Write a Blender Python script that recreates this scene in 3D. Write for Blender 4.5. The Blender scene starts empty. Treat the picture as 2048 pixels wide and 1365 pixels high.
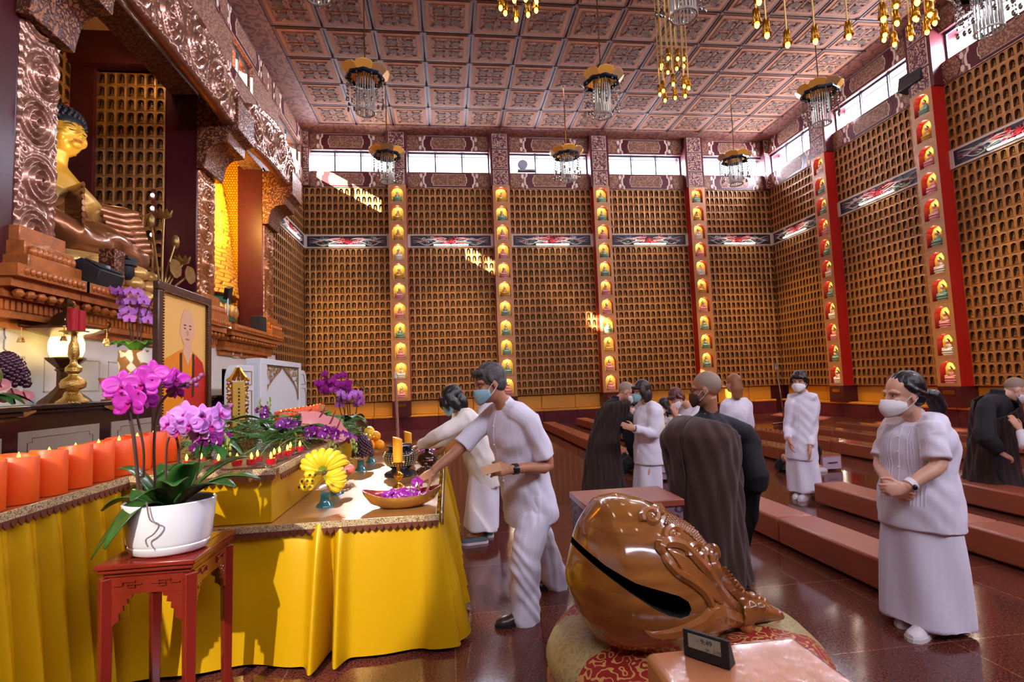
import bpy, math, random
import numpy as np
from mathutils import Vector, Matrix
S = bpy.context.scene
COL = S.collection
PI = math.pi
rnd = random.Random(11)
EXPOSURE, WORLD, SUN, NLAMP, LB, LR, LL, LD = .42, 4, 60, 2.2, 85, 180, 70, 1100
AL1, AL2, CHL, SPOT, BEAM, WASH = 140, 360, 12, 3400, 20000, 1500
# ------------------------------------------------ camera
FPX, YAW, PIT, ROL, EYE = 1054.743, .1237, .0749, -.0377, 1.55
def cam_basis():
    f = np.array([math.sin(YAW)*math.cos(PIT), math.cos(YAW)*math.cos(PIT), math.sin(PIT)])
    r = np.array([math.cos(YAW), -math.sin(YAW), 0.]); u = np.cross(r, f)
    c, s = math.cos(ROL), math.sin(ROL)
    return np.array([c*r+s*u, -s*r+c*u, f])
RB = cam_basis()
cd = bpy.data.cameras.new('camera'); cam = bpy.data.objects.new('camera', cd); COL.objects.link(cam)
cd.sensor_width = 36; cd.lens = FPX/2048*36; cd.clip_start = .05; cd.clip_end = 200
cam.matrix_world = Matrix([[RB[0][i], RB[1][i], -RB[2][i], (0, 0, EYE)[i]] for i in range(3)]+[[0, 0, 0, 1]])
S.camera = cam
def ray(x, y): return RB.T @ np.array([(x-1024)/FPX, (682.5-y)/FPX, 1.])
def onX(x, y, X): v = ray(x, y); v = v*X/v[0]; return Vector((v[0], v[1], v[2]+EYE))
def onY(x, y, Y): v = ray(x, y); v = v*Y/v[1]; return Vector((v[0], v[1], v[2]+EYE))
def onZ(x, y, Z): v = ray(x, y); v = v*(Z-EYE)/v[2]; return Vector((v[0], v[1], Z))
# ------------------------------------------------ view, world, sun, big lights
vs = S.view_settings
vs.view_transform = 'Standard'; vs.look = 'None'; vs.exposure = EXPOSURE; vs.gamma = 1; vs.use_curve_mapping = False
try:
    S.cycles.use_denoising = True
    S.cycles.max_bounces = 6; S.cycles.diffuse_bounces = 4; S.cycles.glossy_bounces = 4; S.cycles.transparent_max_bounces = 8
    S.cycles.sample_clamp_indirect = 6; S.cycles.caustics_reflective = False; S.cycles.caustics_refractive = False
except Exception: pass
w = bpy.data.worlds.new('daylight'); S.world = w; w.use_nodes = True
bgn = w.node_tree.nodes['Background']; bgn.inputs[0].default_value = (.86, .93, 1, 1); bgn.inputs[1].default_value = WORLD
def light(name, kind, loc, energy, color=(1, 1, 1), direction=None, **kw):
    l = bpy.data.lights.new(name, kind); l.energy = energy; l.color = color
    for k, v in kw.items(): setattr(l, k, v)
    o = bpy.data.objects.new(name, l); o.location = loc; COL.objects.link(o)
    if direction is not None: o.rotation_euler = Vector(direction).to_track_quat('-Z', 'Y').to_euler()
    return o
light('sun', 'SUN', (-9, -4, 12), SUN, (1, .9, .76), (1, .87, -.57), angle=.009)
# ------------------------------------------------ helpers
def lin(c):
    return tuple((x/12.92 if x <= .04045 else ((x+.055)/1.055)**2.4) for x in (v/255 for v in c))
MATS = {}
def mt(name, rgb, rough=.5, metal=0, var=None, bump=None, emit=None, coat=0, trans=0, spec=.5, ior=1.45, sss=0, alpha=1, col2=None, aniso=None, sheen=0):
    """one procedural material; rgb is sRGB 0-255, var = (noise scale, amount), bump = (noise scale, strength)"""
    if name in MATS: return MATS[name]
    m = bpy.data.materials.new(name); m.use_nodes = True; nt = m.node_tree; n = nt.nodes; L = nt.links
    b = n['Principled BSDF']; c = lin(rgb); b.inputs['Base Color'].default_value = (*c, 1)
    b.inputs['Roughness'].default_value = rough; b.inputs['Metallic'].default_value = metal
    b.inputs['Specular IOR Level'].default_value = spec; b.inputs['IOR'].default_value = ior
    b.inputs['Coat Weight'].default_value = coat; b.inputs['Coat Roughness'].default_value = .05
    b.inputs['Transmission Weight'].default_value = trans; b.inputs['Alpha'].default_value = alpha
    b.inputs['Subsurface Weight'].default_value = sss; b.inputs['Subsurface Radius'].default_value = (.02, .008, .004)
    b.inputs['Sheen Weight'].default_value = sheen
    if emit: b.inputs['Emission Color'].default_value = (*lin(emit[0]), 1); b.inputs['Emission Strength'].default_value = emit[1]
    if var or bump or col2:
        tc = n.new('ShaderNodeTexCoord')
    if var:
        nz = n.new('ShaderNodeTexNoise'); nz.inputs['Scale'].default_value = var[0]; nz.inputs['Detail'].default_value = 5
        mp = n.new('ShaderNodeMapping'); L.new(tc.outputs['Object'], mp.inputs[0]); L.new(mp.outputs[0], nz.inputs['Vector'])
        if len(var) > 2: mp.inputs['Scale'].default_value = var[2]
        r = n.new('ShaderNodeValToRGB'); a = var[1]; d = lin(col2) if col2 else tuple(x*(1-a) for x in c); e = c if col2 else tuple(min(1, x*(1+a)) for x in c)
        r.color_ramp.elements[0].position = .3; r.color_ramp.elements[1].position = .7
        r.color_ramp.elements[0].color = (*d, 1); r.color_ramp.elements[1].color = (*e, 1)
        L.new(nz.outputs['Fac'], r.inputs[0]); L.new(r.outputs[0], b.inputs['Base Color'])
    if bump:
        nz = n.new('ShaderNodeTexNoise'); nz.inputs['Scale'].default_value = bump[0]; nz.inputs['Detail'].default_value = 3
        bp = n.new('ShaderNodeBump'); bp.inputs['Strength'].default_value = bump[1]; bp.inputs['Distance'].default_value = .01
        mp = n.new('ShaderNodeMapping'); L.new(tc.outputs['Object'], mp.inputs[0]); L.new(mp.outputs[0], nz.inputs['Vector'])
        if len(bump) > 2: mp.inputs['Scale'].default_value = bump[2]
        L.new(nz.outputs['Fac'], bp.inputs['Height']); L.new(bp.outputs[0], b.inputs['Normal'])
    MATS[name] = m
    return m
def rotm(rx=0, ry=0, rz=0): return np.array(Matrix.Rotation(rz, 3, 'Z') @ Matrix.Rotation(ry, 3, 'Y') @ Matrix.Rotation(rx, 3, 'X'))
def basis(z, x=(1, 0, 0)):
    z = np.array(z, float); z /= np.linalg.norm(z); x = np.array(x, float); x = x-z*(x@z)
    if np.linalg.norm(x) < 1e-4: x = np.array([0, 1., 0])-z*z[1]
    if np.linalg.norm(x) < 1e-4: x = np.array([0, 0, 1.])-z*z[2]
    x /= np.linalg.norm(x); return np.array([x, np.cross(z, x), z]).T
def spline(P, n):
    """Catmull-Rom through the points P (any dimension), n samples"""
    P = np.array(P, float)
    if len(P) < 3: return np.array([P[0]+(P[-1]-P[0])*t for t in np.linspace(0, 1, n)])
    Q = np.vstack([2*P[0]-P[1], P, 2*P[-1]-P[-2]]); out = []
    for t in np.linspace(0, len(P)-1, n):
        i = min(int(t), len(P)-2); u = t-i; a, b, c, d = Q[i:i+4]
        out.append(.5*(2*b+(c-a)*u+(2*a-5*b+4*c-d)*u*u+(3*b-a-3*c+d)*u**3))
    return np.array(out)
class B:
    """collects shapes into one mesh"""
    def __init__(s): s.v = []; s.f = []; s.mi = []; s.n = 0; s.k = 0
    def add(s, V, F, k=None):
        V = np.asarray(V, float).reshape(-1, 3); s.v.append(V); o = s.n
        s.f += [tuple(i+o for i in f) for f in F]; s.mi += [s.k if k is None else k]*len(F); s.n += len(V); return s
    def merge(s, o, M=None, t=(0, 0, 0)):
        V = np.vstack(o.v); V = V if M is None else V @ np.asarray(M).T; V = V+np.array(t)
        n = s.n; s.v.append(V); s.f += [tuple(i+n for i in f) for f in o.f]; s.mi += list(o.mi); s.n += len(V); return s
    def box(s, c, d, R=None, k=None):
        V = np.array([(x, y, z) for z in (-.5, .5) for y in (-.5, .5) for x in (-.5, .5)])*np.array(d)
        if R is not None: V = V @ np.asarray(R).T
        return s.add(V+np.array(c), [(0, 2, 3, 1), (4, 5, 7, 6), (0, 1, 5, 4), (2, 6, 7, 3), (0, 4, 6, 2), (1, 3, 7, 5)], k)
    def bb(s, a, b, k=None):
        a = np.array(a, float); b = np.array(b, float); return s.box((a+b)/2, np.abs(b-a), None, k)
    def rings(s, R, caps=True, closed=False, k=None):
        R = np.asarray(R, float); m, n = R.shape[:2]; F = []
        for i in range(m if closed else m-1):
            a, b = i*n, ((i+1) % m)*n
            F += [(a+j, a+(j+1) % n, b+(j+1) % n, b+j) for j in range(n)]
        if caps and not closed: F += [tuple(reversed(range(n))), tuple(range((m-1)*n, m*n))]
        return s.add(R.reshape(-1, 3), F, k)
    def lathe(s, prof, n=24, c=(0, 0, 0), sx=1, sy=1, M=None, k=None, mod=None):
        a = np.arange(n)*2*PI/n; R = []
        for i, (r, z) in enumerate(prof):
            q = r*(1+(mod(a, z) if mod else 0))
            R.append(np.stack([q*np.cos(a)*sx, q*np.sin(a)*sy, np.full(n, z)], 1))
        R = np.array(R)
        if M is not None: R = R @ np.asarray(M).T
        return s.rings(R+np.array(c), True, False, k)
    def tube(s, P, r, n=8, k=None, flat=None, lat=None, caps=True, closed=False):
        """P points, r radius or list (or list of (a,b)); lat = lateral reference axis for a"""
        P = np.array(P, float); m = len(P); R = []
        for i in range(m):
            t = (P[(i+1) % m]-P[i-1]) if closed else P[min(i+1, m-1)]-P[max(i-1, 0)]
            if np.linalg.norm(t) < 1e-9: t = np.array([0, 0, 1.])
            if lat is not None: Bm = basis(t, lat)
            elif i == 0: Bm = basis(t, (1, 0, 0) if abs(t[0]) < .9*np.linalg.norm(t) else (0, 1, 0))
            else: Bm = basis(t, Bm[:, 0])
            q = r if np.isscalar(r) else r[i]; a, b = (q, q) if np.isscalar(q) else q
            if flat: b = a*flat
            w = np.arange(n)*2*PI/n; R.append(P[i]+np.outer(np.cos(w)*a, Bm[:, 0])+np.outer(np.sin(w)*b, Bm[:, 1]))
        return s.rings(R, caps, closed, k)
    def cyl(s, a, b, r, n=12, r2=None, k=None): return s.tube([a, b], [r, r if r2 is None else r2], n, k)
    def ell(s, c, d, nu=12, nv=8, M=None, k=None, fn=None):
        V = [(0, 0, -1)]+[(math.cos(u)*math.sin(v), math.sin(u)*math.sin(v), -math.cos(v)) for v in [PI*i/nv for i in range(1, nv)] for u in [2*PI*j/nu for j in range(nu)]]+[(0, 0, 1)]
        V = np.array(V)
        if fn: V = fn(V)
        V = V*np.array(d); F = [(0, 1+(j+1) % nu, 1+j) for j in range(nu)]
        for i in range(nv-2): F += [(1+i*nu+j, 1+i*nu+(j+1) % nu, 1+(i+1)*nu+(j+1) % nu, 1+(i+1)*nu+j) for j in range(nu)]
        o = 1+(nv-2)*nu; F += [(o+j, o+(j+1) % nu, len(V)-1) for j in range(nu)]
        if M is not None: V = V @ np.asarray(M).T
        return s.add(V+np.array(c), F, k)
    def prism(s, P, h, M=None, c=(0, 0, 0), k=None):
        """polygon P (2D) in the local xy plane extruded to z = h"""
        n = len(P); V = np.array([(x, y, 0) for x, y in P]+[(x, y, h) for x, y in P])
        if M is not None: V = V @ np.asarray(M).T
        return s.add(V+np.array(c), [tuple(reversed(range(n))), tuple(range(n, 2*n))]+[(i, (i+1) % n, n+(i+1) % n, n+i) for i in range(n)], k)
    def grid(s, fn, nu, nv, k=None, thick=0):
        V = np.array([fn(u, v) for v in np.linspace(0, 1, nv) for u in np.linspace(0, 1, nu)], float)
        F = [(j*nu+i, j*nu+i+1, (j+1)*nu+i+1, (j+1)*nu+i) for j in range(nv-1) for i in range(nu-1)]
        return s.add(V, F, k)
    def mesh(s, name):
        me = bpy.data.meshes.new(name); me.from_pydata(np.vstack(s.v).tolist() if s.v else [], [], s.f)
        if s.mi and max(s.mi): me.polygons.foreach_set('material_index', s.mi)
        return me
def sh(me, ang=40):
    me.polygons.foreach_set('use_smooth', [True]*len(me.polygons)); me.set_sharp_from_angle(angle=math.radians(ang)); return me
def obj(name, b, mat, parent=None, loc=(0, 0, 0), bevel=0, sub=0, solid=0, smooth=40, rz=0):
    me = b if isinstance(b, bpy.types.Mesh) else b.mesh(name)
    for m in (mat if isinstance(mat, (list, tuple)) else [mat]): me.materials.append(m)
    if smooth: sh(me, smooth)
    o = bpy.data.objects.new(name, me); COL.objects.link(o); o.location = loc; o.rotation_euler[2] = rz
    if parent is not None: o.parent = parent
    if solid: q = o.modifiers.new('solid', 'SOLIDIFY'); q.thickness = solid; q.offset = 0
    if bevel: q = o.modifiers.new('bevel', 'BEVEL'); q.width = bevel; q.segments = 2; q.limit_method = 'ANGLE'; q.angle_limit = .6
    if sub: q = o.modifiers.new('sub', 'SUBSURF'); q.levels = sub; q.render_levels = sub
    return o
def tag(o, label, cat, group=None, kind=None):
    if label: o['label'] = label
    if cat: o['category'] = cat
    if group: o['group'] = group
    if kind: o['kind'] = kind
    return o
def thing(name, label, cat, loc=(0, 0, 0), rz=0, group=None):
    o = bpy.data.objects.new(name, None); COL.objects.link(o); o.empty_display_size = .1
    o.location = loc; o.rotation_euler[2] = rz; return tag(o, label, cat, group)
def struct(name, b, m, label=None, cat=None, parent=None, **kw):
    o = obj(name, b, m, parent, **kw)
    if parent is None: o['kind'] = 'structure'; tag(o, label or name.replace('_', ' '), cat or name.split('_')[0])
    return o
def dup(root, loc=None, rz=None, label=None, scale=None):
    r = root.copy(); COL.objects.link(r)
    if loc is not None: r.location = loc
    if rz is not None: r.rotation_euler[2] = rz
    if label: r['label'] = label
    if scale: r.scale = (scale,)*3
    for ch in list(root.children):
        c = ch.copy(); COL.objects.link(c); c.parent = r
        for g in list(ch.children):
            d = g.copy(); COL.objects.link(d); d.parent = c
    return r
def evaluated(me, mods):
    """a mesh with modifiers applied, as a new mesh"""
    o = bpy.data.objects.new('work', me); COL.objects.link(o)
    for kind, kw in mods:
        q = o.modifiers.new(kind.lower(), kind)
        for a, v in kw.items(): setattr(q, a, v)
    dg = bpy.context.evaluated_depsgraph_get(); out = bpy.data.meshes.new_from_object(o.evaluated_get(dg)); bpy.data.objects.remove(o)
    return out
def fuse(b, voxel, smooth=4, fac=.5, disp=None):
    """melts the closed shapes of b into one continuous skin"""
    me = evaluated(b.mesh('skin'), [('REMESH', dict(mode='VOXEL', voxel_size=voxel, use_smooth_shade=True)), ('SMOOTH', dict(factor=fac, iterations=smooth))])
    if disp:
        n = len(me.vertices); co = np.empty(n*3); me.vertices.foreach_get('co', co); no = np.empty(n*3); me.vertices.foreach_get('normal', no)
        co = co.reshape(-1, 3); no = no.reshape(-1, 3); co = co+no*disp(co, no)[:, None]; me.vertices.foreach_set('co', co.ravel()); me.update()
    return me
# ------------------------------------------------ the hall
XL, XR, YB, YF, ZC = -4.81, 12.65, 18.72, -6.0, 10.59
ZG0, ZP0, ZP1, ZG1, ZW0, ZW1 = 1.0, 6.39, 6.87, 8.57, 9.16, 9.93
def tiled(T, offs):
    """numpy copy of template T at every offset"""
    b = B(); V = np.vstack(T.v); n = len(V); offs = np.asarray(offs, float).reshape(-1, 3)
    b.v = [(V[None]+offs[:, None]).reshape(-1, 3)]; b.n = n*len(offs)
    b.f = [tuple(i+n*k for i in f) for k in range(len(offs)) for f in T.f]; b.mi = list(T.mi)*len(offs)
    return b
def floral(name, c1, c2, scale, lines=26, th=.1, rough=.6, metal=0, bump=0):
    if name in MATS: return MATS[name]
    m = mt(name, c1, rough, metal); nt = m.node_tree; n, L = nt.nodes, nt.links; b = n['Principled BSDF']
    tc = n.new('ShaderNodeTexCoord'); nz = n.new('ShaderNodeTexNoise'); nz.inputs['Scale'].default_value = scale; nz.inputs['Detail'].default_value = 1.2
    L.new(tc.outputs['Object'], nz.inputs['Vector'])
    a = n.new('ShaderNodeMath'); a.operation = 'MULTIPLY'; a.inputs[1].default_value = lines; L.new(nz.outputs['Fac'], a.inputs[0])
    s = n.new('ShaderNodeMath'); s.operation = 'SINE'; L.new(a.outputs[0], s.inputs[0])
    r = n.new('ShaderNodeValToRGB'); e = r.color_ramp.elements; e[0].position = .5+th; e[1].position = .62+th
    e[0].color = (*lin(c1), 1); e[1].color = (*lin(c2), 1)
    h = n.new('ShaderNodeMath'); h.operation = 'MULTIPLY_ADD'; h.inputs[1].default_value = .5; h.inputs[2].default_value = .5
    L.new(s.outputs[0], h.inputs[0]); L.new(h.outputs[0], r.inputs[0]); L.new(r.outputs[0], b.inputs['Base Color'])
    if bump:
        bp = n.new('ShaderNodeBump'); bp.inputs['Strength'].default_value = bump; bp.inputs['Distance'].default_value = .02
        L.new(h.outputs[0], bp.inputs['Height']); L.new(bp.outputs[0], b.inputs['Normal'])
    return m
def granite():
    m = mt('polished_granite', (112, 62, 50), .1, spec=.6); nt = m.node_tree; n, L = nt.nodes, nt.links; b = n['Principled BSDF']
    tc = n.new('ShaderNodeTexCoord'); br = n.new('ShaderNodeTexBrick'); br.offset = 0; br.inputs['Scale'].default_value = 1
    br.inputs['Brick Width'].default_value = .92; br.inputs['Row Height'].default_value = .92; br.inputs['Mortar Size'].default_value = .005
    for k, c in (('Color1', (112, 60, 48)), ('Color2', (98, 52, 44)), ('Mortar', (140, 96, 74))): br.inputs[k].default_value = (*lin(c), 1)
    nz = n.new('ShaderNodeTexNoise'); nz.inputs['Scale'].default_value = 90; nz.inputs['Detail'].default_value = 4
    r = n.new('ShaderNodeValToRGB'); r.color_ramp.elements[0].position = .36; r.color_ramp.elements[1].position = .66
    r.color_ramp.elements[0].color = (.32, .3, .32, 1); r.color_ramp.elements[1].color = (1.3, 1.2, 1.15, 1)
    mx = n.new('ShaderNodeMix'); mx.data_type = 'RGBA'; mx.blend_type = 'MULTIPLY'; mx.inputs[0].default_value = 1
    for o in (br, nz): L.new(tc.outputs['Object'], o.inputs['Vector'])
    L.new(nz.outputs['Fac'], r.inputs[0]); L.new(br.outputs['Color'], mx.inputs[6]); L.new(r.outputs[0], mx.inputs[7]); L.new(mx.outputs[2], b.inputs['Base Color'])
    return m
def glass_pane():
    m = bpy.data.materials.new('window_glass'); m.use_nodes = True; n, L = m.node_tree.nodes, m.node_tree.links
    n.remove(n['Principled BSDF']); t = n.new('ShaderNodeBsdfTransparent'); g = n.new('ShaderNodeBsdfGlossy'); g.inputs['Roughness'].default_value = .02
    mx = n.new('ShaderNodeMixShader'); mx.inputs[0].default_value = .06; L.new(t.outputs[0], mx.inputs[1]); L.new(g.outputs[0], mx.inputs[2]); L.new(mx.outputs[0], n['Material Output'].inputs[0])
    return m
GLASS = glass_pane()
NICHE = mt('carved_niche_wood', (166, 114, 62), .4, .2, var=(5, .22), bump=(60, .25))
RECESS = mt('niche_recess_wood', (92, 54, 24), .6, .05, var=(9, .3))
STAT = mt('antique_gold', (150, 100, 48), .45, .4, var=(14, .25))
MAROON = mt('maroon_paint', (84, 30, 34), .35, var=(3, .12))
MAROON2 = mt('dark_maroon_wood', (70, 22, 28), .3, var=(6, .2, (1, 1, 8)))
REDP = mt('red_lacquer', (176, 30, 24), .3)
STONE = mt('column_stone', (176, 122, 78), .45, .1, var=(40, .2), bump=(90, .15))
YEL = mt('bright_yellow_paint', (236, 190, 30), .45)
CREAM = mt('cream_paint', (220, 200, 180), .6)
BROWNF = floral('brown_floral_paint', (112, 70, 54), (164, 120, 90), 12, 22, .06)
PURF = floral('maroon_floral_paint', (86, 30, 48), (186, 150, 122), 11, 24, .12)
TANF = floral('tan_scroll_paint', (150, 96, 74), (120, 66, 50), 7, 24, .12)
WINF = mt('window_frame_metal', (70, 72, 84), .5)
# floor and ceiling
b = B(); b.bb((XL-3.5, YF-.4, -.2), (XR+.6, YB+.6, 0)); struct('floor', b, granite(), 'polished red-brown granite tile floor', 'floor')
PINK = mt('ceiling_pink_plaster', (176, 124, 94), .85, spec=.1, var=(3, .06)); PINKD = mt('ceiling_dark_joint', (92, 48, 44), .6)
PINKB = mt('ceiling_brown_line', (110, 70, 50), .6); PINKI = floral('ceiling_scroll_paint', (160, 112, 80), (112, 74, 52), 5.5, 30, .1, .85)
MEDAL = floral('ceiling_medallion_paint', (88, 62, 48), (116, 84, 62), 18, 20, .1, .85)
T = B(); P_ = 1.24
def sq(r, z0, z1, k): T.bb((-r, -r, z0), (r, r, z1), k)
sq(.6, 0, .05, 1); sq(.545, -.008, .02, 2); sq(.525, -.014, .02, 0); sq(.43, -.018, .02, 2); sq(.415, -.022, .02, 3)
for sx in (-1, 1):
    for sy in (-1, 1):
        T.box((sx*.375, sy*.375, -.024), (.07, .07, .02), None, 2); T.box((sx*.375, sy*.375, -.03), (.035, .035, .02), None, 1)
        c = (sx*.205, sy*.205)
        T.k = 4; T.lathe([(.0, 0), (.105, 0), (.105, -.03), (0, -.03)], 12, (c[0], c[1], 0), 1.12, .86, M=rotm(rz=.6*sx*sy)); T.k = 0
        for q in range(4):
            a0 = q*PI/2+PI/4; d = np.array([math.cos(a0), math.sin(a0)])*.15
            pts = [(c[0]+d[0]+.045*(1-.75*t)*math.cos(a0+5*t), c[1]+d[1]+.045*(1-.75*t)*math.sin(a0+5*t), -.024) for t in np.linspace(0, 1, 8)]
            T.tube(pts, .011, 4, 2)
T.k = 0; T.box((0, 0, -.02), (.012, .83, .02), None, 2); T.box((0, 0, -.02), (.83, .012, .02), None, 2)
T.bb((-.62, -.62, .03), (.62, .62, .06), 5)
T.box((.62, .62, -.01), (.07, .07, .06), None, 5)
X0, Y0 = -.38-P_/2, 14.25-P_/2+1.24*3
offs = [(X0+i*P_, Y0-j*P_, ZC-.06) for i in range(-2, 11) for j in range(0, 18)]
ct = tiled(T, offs); ceil = B(); ceil.bb((XL-.5, YF-.4, ZC), (XR+.5, YB+.5, ZC+.3))
c_o = struct('ceiling', ceil, PINKI, 'coffered ceiling of square pink panels painted with round medallions', 'ceiling')
obj('coffer_panels', ct, [PINK, PINKB, PINKD, PINKI, MEDAL, PINKD], c_o, smooth=0)
BORD = floral('ceiling_border_paint', (148, 100, 80), (110, 66, 60), 3.2, 30, .05)
b = B(); xa, xb, yb_ = X0-2.5*P_, X0+10.5*P_, Y0+.5*P_
b.bb((XL, yb_, ZC-.07), (XR, YB, ZC)); b.bb((XL, YF, ZC-.07), (xa, yb_, ZC)); b.bb((xb, YF, ZC-.07), (XR, yb_, ZC)); obj('border_band', b, BORD, c_o)
# niche cell and wall panel
def cell(T, w, h, ow, oh, dp, oz, g=.012, dome=1.0):
    """front sheet at y=0 facing -y with an arched opening; recess goes to +y"""
    a = ow/2; s = oh-a*dome
    O = [(-a, oz), (a, oz), (a, oz+s)]+[(a*math.cos(t), oz+s+a*dome*math.sin(t)) for t in (PI/4, PI/2, 3*PI/4)]+[(-a, oz+s)]
    V = [(-w/2, g, 0), (w/2, g, 0), (w/2, g, h), (-w/2, g, h)]+[(x, 0, z) for x, z in O]+[(x, dp, z) for x, z in O]
    F = [(0, 1, 5, 4), (1, 2, 7, 6, 5), (2, 7, 8)[:3], (2, 3, 9, 8), (3, 10, 9), (3, 0, 4, 10)]
    F = [(0, 1, 5, 4), (1, 2, 7, 6, 5), (2, 8, 7), (2, 3, 8), (3, 9, 8), (3, 0, 4, 10, 9)]
    T.add(V, F, 0)
    T.add(V[4:], [(i, (i+1) % 7, 7+(i+1) % 7, 7+i) for i in range(7)], 1)
    T.add(V[11:], [tuple(range(7))], 2)
def place(b, side, pos):
    """turn a wall piece built with local x along the wall, front -y: side gives the wall"""
    R = {'back': rotm(), 'right': rotm(rz=-PI/2), 'left': rotm(rz=PI/2)}[side]
    o = B(); o.merge(b, R, pos); return o
def wpos(side, t, z, out=0):
    return {'back': (t, YB-out, z), 'right': (XR-out, t, z), 'left': (XL+out, t, z)}[side]
def stat_mesh(n=8):
    b = B(); b.lathe([(.0, 0), (.9, 0), (1, .12), (.75, .3), (0, .3)], n, sx=.05, sy=.035); b.v[-1][:, 2] *= .1
    b.ell((0, -.004, .045), (.046, .03, .02), n, 5); b.ell((0, 0, .078), (.03, .022, .042), n, 6)
    b.ell((0, -.002, .13), (.018, .018, .023), n, 6); b.ell((0, .0, .153), (.008, .008, .01), 6, 4)
    return b
STATB = stat_mesh()
STATM = sh(STATB.mesh('statuette')); STATM.materials.append(STAT)
NICHE_SPOTS = []          # every small statuette: (side, x, y, z)
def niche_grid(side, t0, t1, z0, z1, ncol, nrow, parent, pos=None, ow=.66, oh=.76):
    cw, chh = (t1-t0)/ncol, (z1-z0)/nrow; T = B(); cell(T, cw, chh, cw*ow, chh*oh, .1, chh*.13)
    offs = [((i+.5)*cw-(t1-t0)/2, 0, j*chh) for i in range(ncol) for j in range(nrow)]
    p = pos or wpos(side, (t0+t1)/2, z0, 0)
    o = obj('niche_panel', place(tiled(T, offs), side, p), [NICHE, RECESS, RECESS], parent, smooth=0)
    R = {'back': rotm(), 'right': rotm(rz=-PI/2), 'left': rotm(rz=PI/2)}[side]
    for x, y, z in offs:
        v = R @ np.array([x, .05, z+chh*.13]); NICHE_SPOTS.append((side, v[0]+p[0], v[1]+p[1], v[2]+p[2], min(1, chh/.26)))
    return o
def frieze(W, H):
    """painted board: cartouche in the middle, lantern medallions at the sides"""
    b = B(); M = rotm(rx=PI/2)
    def plate(P, h, k): b.prism(P, h, M, (0, 0, H/2), k)
    plate([(-W/2, -H/2), (W/2, -H/2), (W/2, H/2), (-W/2, H/2)], .02, 0)
    def cart(w, h, e, t):
        q = [(w-.22*h, -h), (w-.2*h, -.62*h), (w, -.45*h), (w+.05*h, 0), (w, .45*h), (w-.2*h, .62*h), (w-.22*h, h)]
        return q+[(-x, -z) for x, z in q]
    s = W/3.1
    for k, (w, h, t, m) in enumerate(((.92, .49, .026, 2), (.86, .47, .03, 1), (.8, .46, .034, 3), (.72, .42, .04, 1), (.62, .36, .045, 2), (.6, .345, .05, 4))):
        plate(cart(w*s, h*H, 0, 0), t, m)
    for sx in (-1, 1):
        for cx, r in ((1.24, .23),):
            P = [(sx*cx*s+r*s*(.72+.28*math.cos(2*a))*math.cos(a)*1.15, H*.46*math.sin(a)) for a in np.linspace(0, 2*PI, 21)[:-1]]
            P = [(sx*cx*s+x, z) for x, z in ((-.13*s, -.46*H), (.13*s, -.46*H), (.17*s, -.3*H), (.24*s, -.12*H), (.24*s, .12*H), (.17*s, .3*H), (.13*s, .46*H), (-.13*s, .46*H), (-.17*s, .3*H), (-.24*s, .12*H), (-.24*s, -.12*H), (-.17*s, -.3*H))]
            plate(P, .03, 1); plate([(sx*cx*s+(x-sx*cx*s)*.9, z*.95) for x, z in P], .036, 5)
        for x in (.985, 1.5):
            for z in (-.27, .27):
                P = [(sx*x*s+.05*math.cos(a)*(1 if abs(math.sin(a)) < .9 else .3), z*H+.15*H*math.sin(a)) for a in np.linspace(0, 2*PI, 11)[:-1]]
                plate(P, .035, 2)
    return b
FRM = [mt('frieze_ground', (128, 88, 76), .6), MAROON, CREAM, MAROON, BROWNF, BROWNF]
FRM[0] = floral('frieze_ground_paint', (118, 62, 62), (164, 118, 100), 10, 20, .12)
def pil_board(W, H, P=.06):
    b = B(); b.bb((-W/2, -P, 0), (W/2, 0, H), 0); b.bb((-W*.37, -P-.015, H*.04), (W*.37, -P, H*.96), 2); b.bb((-W*.35, -P-.02, H*.055), (W*.35, -P, H*.945), 1); return b
def dragon_panel(W, H):
    fr, gr, rl = B(), B(), B()
    fr.bb((-W/2, -.03, 0), (W/2, 0, .05)); fr.bb((-W/2, -.03, H-.05), (W/2, 0, H)); fr.bb((-W/2, -.03, .05), (-W/2+.1, 0, H-.05)); fr.bb((W/2-.1, -.03, .05), (W/2, 0, H-.05))
    gr.bb((-W/2+.1, -.01, .05), (W/2-.1, 0, H-.05))
    for s in (-1, 1):
        for q in range(6):
            A = np.linspace(0, 1, 26); am = H*(.2-.02*q); ph = q*1.3
            pts = [(s*W*(.05+.39*a), -.02, H*(.5+.1*(q-2.5)*.6)+am*math.sin(a*8+ph)*(.6+.4*a)) for a in A]
            rl.tube(pts, [.034*math.sin(PI*min(.98, a+.06))**.6 for a in A], 6, [2, 3, 4, 2, 1, 2][q], flat=.6, lat=(0, 1, 0))
        for q in range(20):
            x = s*W*(.03+.016*q); z = H*(.2+.6*rnd.random()); r = .1 if q < 9 else .07
            rl.tube([(x+r*(1-t*.8)*math.cos(6*t+q), -.02, z+r*.7*(1-t*.8)*math.sin(6*t+q)) for t in np.linspace(0, 1, 9)], .018, 5, [0, 1, 0][q % 3] if q < 9 else [2, 4, 3][q % 3])
    rl.ell((0, -.02, H*.5), (.07, .03, .07), 10, 6, k=0)
    for q in range(8): rl.tube([(.07*math.cos(q*PI/4), -.02, H*.5+.07*math.sin(q*PI/4)), (.13*math.cos(q*PI/4+.5), -.02, H*.5+.12*math.sin(q*PI/4+.5))], [.02, .004], 5, 0)
    return fr, gr, rl
DRM = [mt('dragon_red', (196, 48, 58), .45), mt('dragon_pink', (226, 130, 140), .45), mt('dragon_white', (226, 216, 206), .5), mt('dragon_green', (96, 120, 84), .5), mt('dragon_blue', (110, 126, 160), .5)]
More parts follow.
